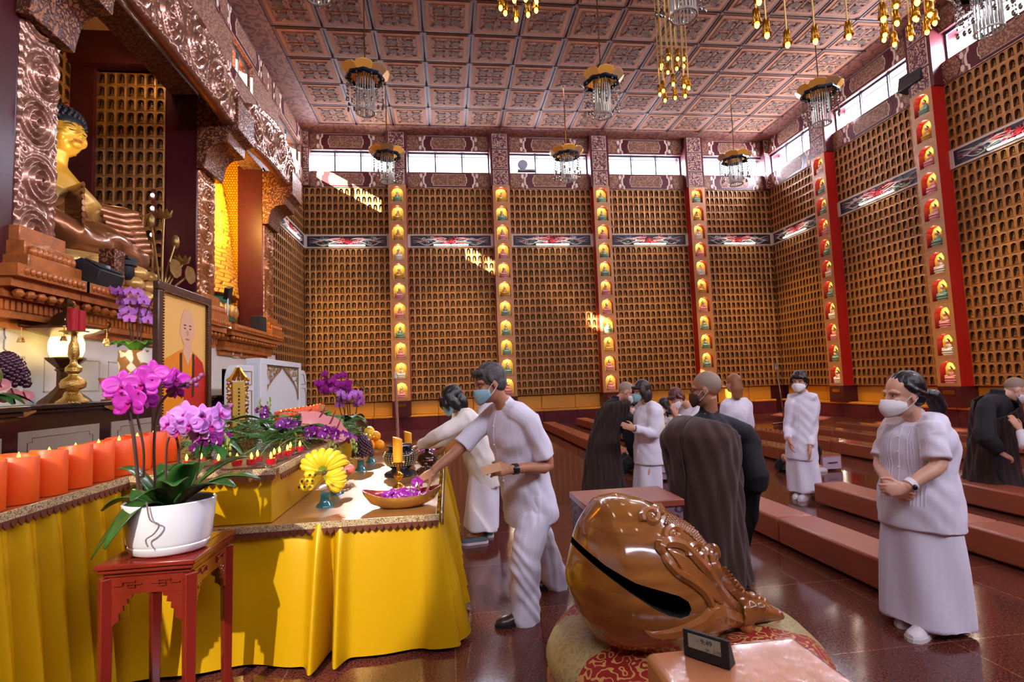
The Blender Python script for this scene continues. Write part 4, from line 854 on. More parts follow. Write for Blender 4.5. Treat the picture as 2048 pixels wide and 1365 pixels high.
BRED = mt('amber_red_glass', (150, 34, 20), .18, .3, var=(26, .45), bump=(50, .5), coat=.6); BGLD = mt('ribbed_gold_glass', (196, 150, 80), .25, .7, bump=(60, .3))
def flower_bowl(label, loc, rz, s, n, plab):
    t = thing('offering_bowl', label, 'bowl', loc, rz, 'boat-shaped flower bowls'); b = B()
    def prof(R, k):
        b.rings([[(r*s*(1+.18*abs(math.cos(a))**6)*math.cos(a), r*s*.62*math.sin(a), (z+.04*abs(math.cos(a))**4*(z/.09))*s*1.0) for a in np.linspace(0, 2*PI, 41)[:-1]] for r, z in R], False, False, k)
    prof([(0.001, .0), (.12, .0), (.2, .03), (.245, .08), (.25, .1)], 0); prof([(.25, .1), (.244, .1), (.235, .08), (.19, .036), (.11, .012), (.001, .012)], 1)
    obj('shell', b, [BGLD, BRED], t, smooth=60)
    for i in range(n):
        a = rnd.random()*6.28; r = .16*math.sqrt(rnd.random()); loc2 = np.array([r*s*math.cos(a)+.03*s, r*s*.6*math.sin(a)-.01, s*(.05+.05*rnd.random()+.02*(1-r/.16))])
        b = B(); orchid(b, (0, 0, 0), (rnd.uniform(-.6, .6), rnd.uniform(-.9, .3), .8), .075, (rnd.uniform(-1, 1), 1, .2)); M = Matrix.Rotation(rz, 3, 'Z') @ Vector(loc2)
        tag(obj('orchid_bloom', b, [DPU, WHT], None, Vector(loc)+M, solid=.001), plab, 'flower', plab)
flower_bowl('large boat-shaped red and gold glass bowl of orchid blooms at the near corner', tuple(np.array(onZ(805, 1014, ZL))), .06, .86, 44, 'loose purple orchid bloom lying in the near boat-shaped bowl')
flower_bowl('small boat-shaped red and gold glass bowl of orchid blooms at the far end', tuple(np.array(onZ(850, 917, ZL))), .1, .78, 18, 'loose purple orchid bloom lying in the far boat-shaped bowl')
DBR = mt('dark_bronze_glaze', (70, 40, 30), .15, .5, var=(14, .3), coat=.5)
for lab, loc, s in (('larger dark bronze lidded jar at the altar edge', np.array(onZ(858, 938, ZL))+np.array([-.02, .1, 0]), 1.15), ('smaller dark bronze lidded jar beside the reaching hand', np.array(onZ(852, 958, ZL)), .85)):
    t = thing('lidded_jar', lab, 'jar', tuple(loc)); t.scale = (s,)*3
    b = B(); b.lathe([(0, 0), (.05, 0), (.045, .01), (.07, .03), (.085, .06), (.08, .075), (0, .075)], 26, mod=lambda a, z: .03*np.cos(8*a)); obj('body', b, DBR, t)
    b = B(); b.lathe([(.0, .075), (.088, .076), (.088, .082), (.075, .1), (.05, .115), (.02, .122), (.014, .13), (.02, .14), (.012, .152), (0, .155)], 26, mod=lambda a, z: .03*np.cos(8*a)*(z < .12)); obj('lid', b, DBR, t)
# ------------------------------------------------ flower bank on the upper tier
fb = thing('flower_arrangement', 'long bank of ferns, purple orchids and pink anthuriums along the rear altar tier', 'flowers', (0, 0, ZU))
def FP(x, y, Y): return np.array(onY(x, y, Y))-np.array([0, 0, ZU])
b = B(); F2 = B()
def fern(b, p, d, L, W, droop, k=0, n=11):
    d = np.array(d, float); d /= np.linalg.norm(d); sd = np.cross(d, (0, 0, 1)); sd /= max(.01, np.linalg.norm(sd)); up = np.cross(sd, d); q = [np.array(p)+d*L*t-np.array([0, 0, droop*t*t]) for t in np.linspace(0, 1, n)]
    b.tube(q, .0025, 3, k)
    for i in range(1, n):
        w = W*math.sin(PI*min(.96, .1+.9*i/n))
        for s in (-1, 1):
            a = q[i]; e = a+sd*s*w+d*w*.5-np.array([0, 0, w*.25]); m = (a+e)/2; b.add([a-d*.004, m+d*.009+up*.004, e, m-d*.007], [(0, 1, 2, 3)], k)
cents = [(-1.42, 4.45, .12), (-1.6, 4.9, .16), (-1.3, 4.8, .12), (-1.35, 5.25, .16), (-1.15, 5.1, .1), (-1.3, 5.6, .18), (-1.1, 5.5, .1), (-1.75, 5.3, .2), (-1.9, 4.7, .14), (-1.5, 5.9, .15), (-2.0, 5.6, .18)]
for c in cents:
    for i in range(20): a = rnd.random()*6.28; e = rnd.uniform(-.1, .9); fern(b, np.array(c)+np.array([rnd.uniform(-.08, .08), rnd.uniform(-.08, .08), -.04]), (math.cos(a), math.sin(a), e), rnd.uniform(.22, .42), .05, rnd.uniform(.05, .2))
for i in range(12): fern(b, (-1.06, 4.75+.12*i, .1), (1, rnd.uniform(-1.2, -.1), .1), rnd.uniform(.25, .36), .05, rnd.uniform(.24, .34))
for i in range(10): fern(b, (-1.25+rnd.uniform(-.1, .1), 4.35+.03*i, .08), (rnd.uniform(-.6, .7), -1, .1), rnd.uniform(.25, .5), .05, .1)
o = obj('ferns', b, FERN, fb, smooth=0); o['kind'] = 'stuff'
for i, c in enumerate(cents+cents[:6]):
    b = B(); a = rnd.random()*6.28 if i > 2 else [4.9, 5.4, -.4][i]; strap_leaf(b, np.array(c)+np.array([0, 0, -.02]), (math.cos(a), math.sin(a), .1), rnd.uniform(.2, .34), .13, (.14, .2)); obj('broad_leaf', b, BLEAF, fb)
for x, y, Y, s in ((630, 850, 5.0, .3), (655, 858, 4.9, .28), (668, 870, 4.8, .24), (610, 838, 5.4, .18), (595, 845, 5.2, .14)):
    b = B(); p = FP(x, y, Y); n = np.array([.35+rnd.uniform(-.2, .2), -.75, .75]); R = basis(n, (1, 0, 0))
    def f(u, v):
        a = 2*PI*u; r = v*s*.5*(1-.42*abs(math.cos(a/2))**8+.12*math.cos(a)); return p+R @ np.array([r*math.sin(a), -r*math.cos(a)*1.1, .25*r*r/s])
    b.grid(f, 25, 6, 0); b.tube([p, p+R @ np.array([.02, .05, .05])*s/.2, p+R @ np.array([.03, .1, .07])*s/.2], [.009, .008, .004], 6, 1); obj('anthurium', b, [PINKA, SPAD], fb)
for x, y, Y in ((560, 855, 4.6), (572, 848, 4.65), (590, 850, 4.7), (618, 868, 4.6), (625, 862, 4.6), (636, 872, 4.6), (655, 862, 4.65), (660, 872, 4.6), (672, 868, 4.6), (690, 872, 4.8), (530, 830, 5), (522, 822, 5), (700, 880, 4.9), (445, 878, 4.2), (425, 885, 4.0), (434, 872, 4.1), (405, 882, 4.0), (415, 872, 4.0), (395, 895, 3.95)):
    b = B(); p = FP(x, y, Y)
    for k in range(3): orchid(b, p+np.array([rnd.uniform(-.04, .04), rnd.uniform(-.03, .03), rnd.uniform(-.03, .03)]), (rnd.uniform(-.6, .8), -1, rnd.uniform(-.2, .6)), .075)
    obj('orchid_spray', b, [DPU, WHT], fb, solid=.001)
for x, y, Y in ((587, 878, 4.6), (590, 886, 4.6), (660, 885, 4.6), (668, 892, 4.6), (702, 885, 4.8), (710, 892, 4.8), (455, 895, 4.0), (450, 885, 4.0), (520, 812, 5), (540, 808, 5)):
    b = B(); p = FP(x, y, Y); b.tube([p+np.array([0, 0, .06]), p-np.array([0, 0, .06])], .002, 4)
    for k in range(6): b.ell(p+np.array([rnd.uniform(-.018, .018), rnd.uniform(-.01, .01), .05-.02*k]), (.009, .009, .016), 6, 5)
    obj('bud_spray', b, LGREEN, fb)
# left greenery behind the pot
b = B()
for i in range(26): a = rnd.random()*6.28; fern(b, (-1.72+rnd.uniform(-.12, .12), 4.15+rnd.uniform(-.1, .15), .1), (math.cos(a), math.sin(a), rnd.uniform(0, .6)), rnd.uniform(.15, .28), .04, .15)
for i in range(8): a = rnd.random()*6.28; strap_leaf(b, (-1.7, 4.1, .06), (math.cos(a), math.sin(a), .2), .22, .1, (.15, .25), 1)
o = obj('trailing_foliage', b, [FERN, BLEAF], fb); o['kind'] = 'stuff'
# far magenta orchid
fo = np.array([-1.12, 6.05, ZU+.002]); t = thing('potted_orchid', 'magenta phalaenopsis orchid in a small white pot at the far end of the tier', 'plant', tuple(fo))
b = B(); b.lathe([(0, 0), (.075, 0), (.1, .02), (.11, .09), (.1, .09), (0, .08)], 24); obj('pot', b, CER, t)
b = B()
for i in range(9): a = i*.75; strap_leaf(b, (.03*math.cos(a), .03*math.sin(a), .08), (math.cos(a), math.sin(a), .2), .2, .11, (.14+.05*(i % 2), .2))
obj('leaves', b, LEAF, t, solid=.003)
b = B()
for x0, y0, x1, y1 in ((688, 850, 655, 760), (692, 850, 672, 770), (700, 850, 690, 775), (706, 850, 712, 790), (698, 850, 680, 752)): b.tube(spline([np.array(onY(x0, y0, 6.05))-fo, np.array(onY((x0+x1)/2+4, (y0+y1)/2, 6.05))-fo, np.array(onY(x1, y1, 6.0))-fo], 12), .006, 5)
for x0, y0, x1, y1 in ((705, 755, 740, 792), (700, 765, 728, 780)): b.tube(spline([np.array(onY(x0, y0, 6.0))-fo, np.array(onY((x0+x1)/2, (y0+y1)/2-4, 6))-fo, np.array(onY(x1, y1, 6.0))-fo], 10), .004, 4)
obj('stems', b, STEM, t)
for i in range(44):
    l = i >= 28; x, y = (rnd.uniform(634, 705), rnd.uniform(748, 795)) if not l else (rnd.uniform(675, 728), rnd.uniform(785, 812))
    if not l and (x-670)**2/36**2+(y-770)**2/25**2 > 1.05: x, y = 655+rnd.uniform(-18, 40), 768+rnd.uniform(-14, 18)
    b = B(); orchid(b, np.array(onY(x, y, 5.95+rnd.uniform(-.08, .1)))-fo, (rnd.uniform(-.6, .7), -1, rnd.uniform(-.3, .5)), .095); obj('flower', b, [LIL if l else MAG, LIPM], t, solid=.001)
# ------------------------------------------------ shrine furniture behind the altar
DARKW = mt('dark_altar_wood', (44, 26, 28), .16, var=(5, .3), coat=.6); BRASS = mt('engraved_brass', (200, 160, 84), .25, .9, bump=(80, .6)); BEIGEP = mt('beige_panel', (168, 150, 130), .5, var=(20, .08, (1, 1, 8)))
ZA = 1.49
def altar_cabinet(y0, y1, x1, lab, npan):
    t = thing('altar_cabinet', lab, 'altar table', (-4.3, (y0+y1)/2, 0)); L = y1-y0; xf = x1+4.3
    b = B(); b.bb((-.42, -L/2, ZA-.05), (xf, L/2, ZA)); b.bb((-.4, -L/2+.03, ZA-.09), (xf-.03, L/2-.03, ZA-.05)); obj('top', b, DARKW, t, bevel=.01)
    b = B(); b.bb((-.4, -L/2+.05, .0), (xf-.06, L/2-.05, ZA-.09)); obj('body', b, DARKW, t)
    for k in range(npan):
        y = -L/2+.1+(L-.2)*(k+.5)/npan; w = (L-.2)/npan*.42
        b = B(); b.bb((xf-.06, y-w, .82), (xf-.05, y+w, 1.24)); obj('panel', b, BEIGEP, t)
        b = B()
        for q in (-1, 1): b.tube([(xf-.049, y+q*w*.8, .9), (xf-.049, y+q*w*.8, 1.13), (xf-.049, y+q*w*.7, 1.13), (xf-.049, y+q*w*.7, 1.17), (xf-.049, 0*q+y, 1.17)], .003, 4)
        obj('panel_line', b, DARKW, t)
        b = B(); P = [(.16*math.cos(a)*(1+.18*math.cos(4*a)), .05*math.sin(a)) for a in np.linspace(0, 2*PI, 25)[:-1]]
        b.prism(P, .012, np.array([[0, 0, 1], [1, 0, 0], [0, 1, 0]]), (xf-.03, y-.5*(L-.2)/npan+.1, ZA-.06)); obj('brass_mount', b, BRASS, t)
    return t
altar_cabinet(5.25, 9.6, -3.92, 'long dark lacquered altar cabinet along the white shrine wall', 3); altar_cabinet(3.2, 4.95, -3.5, 'nearer dark lacquered altar cabinet at the left picture edge', 1); altar_cabinet(9.9, 11.8, -3.92, 'far dark lacquered altar cabinet beyond the framed portrait', 2)
# brass candlestick with red candles
t = thing('candlestick', 'tall polished brass candlestick on the dark altar cabinet', 'candlestick', (-4.05, 6.3, ZA)); b = B()
b.lathe([(0, 0), (.15, 0), (.15, .015), (.09, .06), (.075, .11), (.05, .13), (.11, .16), (.12, .21), (.1, .25), (.045, .29), (.04, .31), (.075, .34), (.075, .38), (.035, .42), (.03, .46), (.055, .52), (.05, .62), (.03, .68), (.03, .73), (.13, .765), (.135, .78), (0, .775)], 32); obj('stem', b, BRASS, t)
RW = mt('red_wax', (176, 22, 34), .3, coat=.3)
for i, (dy, h, lab) in enumerate(((-.03, .24, 'red candle at the front of the brass candlestick'), (.055, .23, 'red candle at the rear of the brass candlestick'))):
    b = B(); b.lathe([(0, 0), (.05, 0), (.05, h), (.035, h+.005), (0, h-.01)], 16); q = tag(obj('red_candle', b, RW, None, (-4.05+.02*i, 6.3+dy, ZA+.782)), lab, 'candle', 'red candles')
# lantern
t = thing('temple_lantern', 'bronze lantern with a glowing lattice and hanging bells behind the brass candlestick', 'lantern', (-4.42, 6.75, ZA)); b = B(); BRZ = mt('dark_bronze', (104, 70, 40), .3, .8, var=(9, .3))
b.lathe([(0, 0), (.26, 0), (.24, .03), (.16, .1), (.1, .17), (.085, .2), (.085, .36), (.11, .38), (.09, .4), (.14, .45), (.19, .5), (.19, .52), (.12, .54), (0, .54)], 8, smooth=None) if False else b.lathe([(0, 0), (.26, 0), (.24, .03), (.16, .1), (.1, .17), (.085, .2), (.085, .36), (.11, .38), (.09, .4), (.14, .45), (.19, .5), (.19, .52), (.12, .54), (0, .54)], 8); obj('pedestal', b, BRZ, t, smooth=20)
b = B(); b.lathe([(0, .54), (.15, .54), (.17, .6), (.17, .7), (.15, .76), (0, .76)], 16); obj('glowing_lattice', b, mt('lantern_glow', (255, 236, 180), .5, emit=((255, 222, 140), 4), bump=(40, 1)), t)
b = B(); b.lathe([(0, .75), (.16, .76), (.4, .84), (.4, .86), (.2, .9), (.16, .98), (.1, 1.04), (.05, 1.06), (.05, 1.12), (.07, 1.16), (.03, 1.22), (0, 1.24)], 6)
for k in range(6): a = k*PI/3; b.tube([(.38*math.cos(a), .38*math.sin(a), .85), (.45*math.cos(a), .45*math.sin(a), .86), (.47*math.cos(a), .47*math.sin(a), .91), (.44*math.cos(a), .44*math.sin(a), .93)], .012, 5)
obj('roof', b, BRZ, t, smooth=20)
for k in range(6):
    a = k*PI/3; b = B(); c = (.43*math.cos(a), .43*math.sin(a)); b.cyl((*c, .85), (*c, .74), .004, 4); b.lathe([(0, 0), (.038, 0), (.03, .03), (.022, .055), (0, .06)], 8, (*c, .68)); obj('hanging_bell', b, BRASS, t)
light('lantern_light', 'POINT', (-4.15, 6.75, ZA+.66), 12, (1, .82, .5), shadow_soft_size=.15)
# grapes, anthuriums, small picture
t = thing('glass_bowl', 'cut glass bowl of dark grapes on the dark altar cabinet', 'bowl', (-4.05, 5.42, ZA)); b = B(); b.lathe([(0, 0), (.09, 0), (.08, .015), (.02, .04), (.02, .1), (.06, .13), (.17, .2), (.165, .2), (.05, .14), (0, .14)], 20); obj('bowl', b, CLEAR, t)
grapes('heap of dark grapes in the cut glass bowl at the left', (-4.05, 5.42, ZA+.16), .17, .3, 200, .025)
t = thing('flower_arrangement', 'pink anthuriums and dark leaves at the left picture edge', 'flowers', (-4.0, 5.05, ZA)); b = B()
for k in range(9): a = k*.75; strap_leaf(b, (0, 0, .02), (math.cos(a), math.sin(a), .2), .38, .14, (.22, .3))
obj('leaves', b, BLEAF, t)
for x, y, s in ((3, 775, .14), (28, 790, .1), (52, 797, .13), (12, 800, .1)):
    b = B(); p = np.array(onX(x, y, -3.9))-np.array([-4.0, 5.05, ZA]); R = basis((.6, -.8, .5), (0, 1, 0))
    b.grid(lambda u, v: p+R @ np.array([v*s*.5*(1-.4*abs(math.cos(PI*u))**8)*math.sin(2*PI*u), -v*s*.55*(1-.4*abs(math.cos(PI*u))**8)*math.cos(2*PI*u), .2*v*v*s]), 21, 5, 0); b.tube([p, p+R @ np.array([0, .04, .06])], .007, 5, 1); obj('anthurium', b, [PINKA, SPAD], t)
b = B(); b.ell((.05, .12, .25), (.05, .05, .11), 10, 7); obj('thistle', b, mt('olive_thistle', (120, 116, 50), .7, bump=(60, 1)), t)
t = thing('picture_frame', 'small wooden picture frame leaning behind the brass candlestick', 'picture', (-4.1, 6.98, ZA+.14), .25); Rf = rotm(ry=-.3)
b = B(); b.box((0, 0, 0), (.02, .34, .28), Rf); b.box((.04, 0, -.13), (.12, .34, .02)); obj('frame', b, mt('reddish_frame', (150, 74, 44), .35), t)
b = B(); b.box(Rf @ np.array([.013, 0, 0]), (.004, .26, .2), Rf); obj('print', b, floral('sepia_print', (190, 130, 80), (230, 200, 160), 20, 10, .2), t)
# painted vase of lilac orchids
V0 = np.array([-4.1, 7.55, ZA]); t = thing('potted_orchid', 'lilac orchids in a painted porcelain jar behind the framed portrait', 'plant', tuple(V0))
b = B(); b.lathe([(0, 0), (.17, 0), (.18, .03), (.13, .06), (.13, .2), (.17, .24), (0, .24)], 20); obj('wooden_base', b, DARKW, t)
b = B(); b.lathe([(0, .245), (.12, .245), (.15, .28), (.19, .4), (.2, .52), (.19, .6), (.2, .62), (.2, .64), (.17, .64), (0, .6)], 30); obj('jar', b, floral('painted_porcelain', (232, 224, 210), (150, 104, 64), 4.5, 16, .22, .15), t)
b = B()
for k in range(12): a = k*.55; strap_leaf(b, (.03*math.cos(a), .03*math.sin(a), .62), (math.cos(a), math.sin(a), .3), .3, .15, (.3, .3))
obj('leaves', b, mt('fresh_leaf', (96, 150, 50), .35, var=(5, .25)), t, solid=.004)
b = B()
for k in range(7): a = k*.9; b.tube(spline([(.04*math.cos(a), .04*math.sin(a), .6), (.08*math.cos(a), .08*math.sin(a), 1.0), (.2*math.cos(a), .2*math.sin(a), 1.35)], 8), .008, 4)
obj('stems', b, STEM, t)
for i in range(40):
    hi = i % 2; a = rnd.random()*6.28; r = rnd.uniform(.05, .3); b = B(); orchid(b, (r*math.cos(a), r*math.sin(a), (1.32 if hi else 1.08)+rnd.uniform(-.1, .12)), (math.cos(a)+.6, math.sin(a)-.6, .2), .14); obj('flower', b, [LIL, LIPM], t)
# framed portrait of a robed monk on the rear tier
t = thing('framed_portrait', 'large framed portrait of a robed monk on the rear altar tier', 'picture', (-2.42, 5.18, 1.22), 0); W2, H2 = .5, 1.28
b = B(); WAL = mt('walnut_frame', (78, 48, 34), .3, var=(6, .3, (1, 1, 6)))
for q in (((0, -W2, 0), (.05, W2, .075)), ((0, -W2, H2-.075), (.05, W2, H2)), ((0, -W2, .075), (.05, -W2+.075, H2-.075)), ((0, W2-.075, .075), (.05, W2, H2-.075))): b.bb(*q)
obj('frame', b, WAL, t, bevel=.008)
b = B()
for y0, z0, y1, z1 in ((-W2+.08, .08, W2-.08, .08), (-W2+.08, H2-.08, W2-.08, H2-.08), (-W2+.08, .08, -W2+.08, H2-.08), (W2-.08, .08, W2-.08, H2-.08)):
    n = int(max(abs(y1-y0), z1-z0)/.024)
    for k in range(n): u = (k+.5)/n; b.ell((.05, y0+(y1-y0)*u, z0+(z1-z0)*u), (.008, .01, .01), 5, 4)
obj('beaded_inner_edge', b, BRZ, t)
pm = B(); MY = np.array([[0, 0, 1], [1, 0, 0], [0, 1, 0]])
def flat(P, k, h): pm.prism(P, .0006, MY, (.02+h*.0008, 0, 0), k)
flat([(-W2+.07, .07), (W2-.07, .07), (W2-.07, H2-.07), (-W2+.07, H2-.07)], 0, 0)
def ellp(cx, cz, a, c, n=24, t0=0, t1=2*PI): return [(cx+a*math.cos(t), cz+c*math.sin(t)) for t in np.linspace(t0, t1, n+1)[:n]]
cx = .05
flat([(-.43, .07), (.43, .07), (.43, .46), (.36, .62), (.2, .7), (cx+.06, .74), (cx-.06, .74), (-.14, .7), (-.36, .62), (-.43, .5)], 1, 1)
flat([(.43, .07), (.43, .46), (.36, .62), (.22, .69), (.16, .5), (-.02, .36), (.02, .07)], 2, 2)
flat([(cx-.06, .8), (cx+.07, .8), (cx+.1, .7), (cx+.01, .58), (cx-.08, .7)], 3, 3)
flat(ellp(cx, .93, .125, .185), 3, 4); flat(ellp(cx-.125, .9, .02, .045, 10), 3, 3); flat(ellp(cx+.125, .9, .02, .045, 10), 3, 3)
for s in (-1, 1):
    flat(ellp(cx+s*.05, .955, .028, .006, 10), 4, 5); flat(ellp(cx+s*.05, .925, .02, .007, 10), 4, 5)
flat(ellp(cx, .885, .022, .03, 10), 5, 5); flat(ellp(cx, .825, .04, .009, 12), 6, 5)
for s in (-1, 1): flat([(cx+s*.1, .7), (cx+s*.14, .69), (cx+s*.13, .3), (cx+s*.09, .28)], 4, 6)
flat(ellp(-.02, .19, .12, .06), 3, 7)
obj('print', pm, [mt('portrait_backdrop', (246, 190, 100), .5), mt('portrait_orange_robe', (240, 140, 20), .5), mt('portrait_red_robe', (206, 40, 26), .5), mt('portrait_skin', (232, 176, 140), .5), mt('portrait_dark', (70, 34, 30), .5), mt('portrait_shade', (212, 150, 118), .5), mt('portrait_lip', (196, 90, 84), .5)], t, smooth=0)
b = B()
for k in range(12): b.cyl((0, -.45+.082*k, 0), (0, -.45+.082*k, .13), .045, 10)
b.bb((-.2, -.5, .0), (.05, .5, .12)); b.bb((-.22, -.52, .12), (.06, .52, .138)); o = tag(obj('portrait_stand', b, mt('folded_gold_cloth', (206, 170, 84), .4, .3), None, (-2.42, 5.18, ZU)), 'low fluted gold stand holding the framed portrait', 'stand')
# memorial tablet
t = thing('memorial_tablet', 'upright gilded memorial tablet with a carved surround beside the portrait', 'tablet', (-2.05, 5.5, ZU), -.95); b = B()
for k, (r, z) in enumerate(((.15, 0), (.135, .03), (.12, .06), (.105, .09))): b.bb((-r*.8, -r, z), (r*.8, r, z+.032))
obj('stepped_base', b, GOLD, t, bevel=.004)
b = B(); b.bb((-.03, -.055, .12), (.03, .055, .56)); obj('plaque', b, mt('gold_plaque', (236, 190, 90), .3, .5), t)
b = B()
for s in (-1, 1):
    for k in range(13): z = .14+.035*k; b.tube([(-.01+.014*math.cos(a), s*(.078+.018*math.cos(a+k)), z+.02*math.sin(a)) for a in np.linspace(0, 5, 8)], .008, 5)
for k in range(9): a = PI*k/8; b.tube([(0, .1*math.cos(a), .57), (0, .05*math.cos(a), .62+.03*math.sin(a)), (0, .015*math.cos(a), .7)], [.014, .014, .008], 5)
obj('carved_surround', b, GOLD, t)
b = B(); 
for k in range(9): b.bb((.031, -.008, .2+.035*k), (.0325, .008, .218+.035*k)); 
o = obj('inscription', b, BRZ, t)
# white screens with arches
SCW = mt('white_screen', (226, 230, 232), .4); GLT = mt('gold_tracery', (176, 138, 84), .35, .6)
t = thing('arched_screen', 'tall white screen with gold tracery around a pointed arch', 'screen', (-3.4, 11.33, 0)); Y2 = 1.33
b = B(); b.bb((-.2, -Y2, 0), (0, Y2, 2.02)); obj('board', b, SCW, t)
b = B(); b.bb((-.2, -Y2, 2.02), (.06, Y2, 2.13)); b.bb((0, -Y2, 0), (.06, -Y2+.35, 2.02)); b.bb((0, Y2-.13, 0), (.06, Y2, 2.02)); obj('frame', b, SCW, t, bevel=.008)
b = B(); A = [(-.98, 1.3), (-.95, 1.42), (-.8, 1.6), (-.45, 1.78), (-.12, 1.9), (.11, 2.0), (.34, 1.9), (.67, 1.78), (1.02, 1.6), (1.17, 1.42), (1.2, 1.3)]
b.tube([(.02, y, z) for y, z in spline(A, 50)], .013, 6)
b.tube([(.02, y, z) for y, z in ((-.98, 1.3), (-.98, 2.0), (1.2, 2.0), (1.2, 1.3))], .013, 6)
for s in (-1, 1):
    for k in range(30):
        u = rnd.random(); v = rnd.random(); y = .11+s*(.2+.85*u); zt = np.interp(abs(y-.11), [0, .33, .56, .9, 1.06, 1.09], [2.0, 1.88, 1.78, 1.6, 1.42, 1.3]); z = zt+.03+(1.96-zt)*v; r = .05
        b.tube([(.02, y+r*(1-t_*.8)*math.cos(5*t_+k), z+r*(1-t_*.8)*math.sin(5*t_+k)) for t_ in np.linspace(0, 1, 9)], .008, 4)
obj('gold_tracery', b, GLT, t)
for y, w, lab in ((9.45, .45, 'narrow white side screen with a rounded shoulder left of the arched screen'), (13.05, .38, 'narrow white side screen with a rounded shoulder right of the arched screen')):
    t = thing('side_screen', lab, 'screen', (-3.42, y, 0)); sg = -1 if y < 11 else 1
    P = [(-sg*w, 0), (sg*w, 0)]+[(sg*(w-.25+.25*math.cos(a)), 1.7+.28*math.sin(a)) for a in np.linspace(0, PI/2, 7)]+[(-sg*w, 1.98)]
    b = B(); b.prism(P if sg > 0 else P, .15, MY, (-.15, 0, 0)); obj('board', b, SCW, t, bevel=.01)
    b = B(); b.tube([(.008, sg*y_, z_) for y_, z_ in ((-w*.7, .3), (-w*.7, 1.55), (w*.5, 1.55), (w*.72, 1.4), (w*.72, .3))], .008, 4); b.tube([(.008, sg*y_, z_) for y_, z_ in ((-w*.7, 1.65), (-w*.7, 1.88), (w*.2, 1.88), (w*.65, 1.65), (-w*.7, 1.65))], .008, 4); obj('moulding', b, GLT, t)
# black boxes on the shelf
BLP = mt('black_plastic', (24, 24, 28), .5, bump=(200, .3)); GRL = mt('speaker_grille', (34, 35, 40), .6, bump=(300, .5))
t = thing('loudspeaker', 'black wedge loudspeaker lying on the carved shelf by the great statue', 'speaker', (-4.5, 7.46, 2.96)); b = B(); b.prism([(-.2, 0), (.1, 0), (.16, .2), (-.08, .36), (-.2, .3)], 1.0*.52, np.array([[1, 0, 0], [0, 0, 1], [0, 1, 0]]), (0, -.26, 0)); obj('cabinet', b, BLP, t, bevel=.015)
b = B(); Rg = rotm(ry=.98); b.box((.05, 0, .29), (.22, .46, .012), rotm(ry=.59)); obj('grille', b, GRL, t)
b = B(); b.bb((-.02, -.03, -.03), (.004, .03, .03)); obj('badge', b, mt('grey_badge', (150, 150, 156), .4), t).location = (.1, 0, .27)
t = thing('wall_camera', 'black dome camera on a box bracket beside the wedge loudspeaker', 'camera', (-4.62, 7.92, 2.96)); b = B(); b.bb((-.1, -.14, 0), (.1, .1, .62)); obj('bracket_box', b, FLORB, t)
b = B(); b.bb((-.1, .1, .54), (.14, .36, .58)); b.lathe([(0, .25), (.06, .26), (.1, .32), (.1, .44), (.13, .46), (.13, .53), (0, .53)], 20, (.04, .24, 0)); obj('camera_head', b, BLP, t)
t = thing('loudspeaker', 'small black loudspeaker on the far end of the carved shelf', 'speaker', (-4.62, 13.75, 2.96)); b = B(); b.bb((-.15, -.2, 0), (.1, .2, .42)); obj('cabinet', b, BLP, t, bevel=.01); b = B(); b.bb((.1, -.18, .02), (.108, .18, .4)); obj('grille', b, GRL, t)
t = thing('floodlight_stand', 'small floodlight on a thin silver pole before the orange lit statue', 'lamp', (-4.65, 11.9, 2.95)); b = B(); b.cyl((0, 0, 0), (0, 0, .62), .018, 8); obj('pole', b, mt('silver_pole', (170, 170, 176), .3, 1), t); b = B(); b.box((0, .03, .72), (.1, .2, .26), rotm(rx=.4, ry=.3)); obj('lamp_head', b, BLP, t, bevel=.01)
t = thing('lotus_bouquet', 'gilded lotus flowers and leaves standing beside the great statue', 'statue', (-4.62, 9.2, 2.95)); GB = mt('old_gilt', (150, 116, 62), .35, .6, var=(12, .3))
b = B()
for k, (y, z) in enumerate(((-.35, 1.35), (.0, 1.5), (.35, 1.2), (.55, .85), (.75, .7), (.2, .7))):
    b.tube(spline([(0, 0, 0), (0, y*.4, z*.5), (.02*k, y, z)], 10), .018, 6); c = (.02*k, y, z)
    if k in (1, 3):
        for q in range(8): a = q*PI/4; b.tube([c, (c[0]+.08*math.cos(a), c[1]+.08*math.sin(a), z+.05), (c[0]+.13*math.cos(a), c[1]+.13*math.sin(a), z+.14)], [(.02, .01), (.05, .012), (.008, .004)], 8)
    elif k in (0, 2): b.ell(c, (.06, .06, .12), 10, 7)
    else: b.lathe([(0, 0), (.12, .03), (.2, .08), (.18, .085), (0, .02)], 14, c, M=rotm(rx=-.9), mod=lambda a, z: .08*np.cos(7*a))if False else b.rings([[(c[0]+.02*r_, c[1]+.2*r_*math.cos(a), c[2]+.16*r_*math.sin(a)+.02*math.cos(6*a)*r_) for a in np.linspace(0, 2*PI, 15)[:-1]] for r_ in (.02, .5, 1, .98)])
obj('gilded_lotus', b, GB, t)
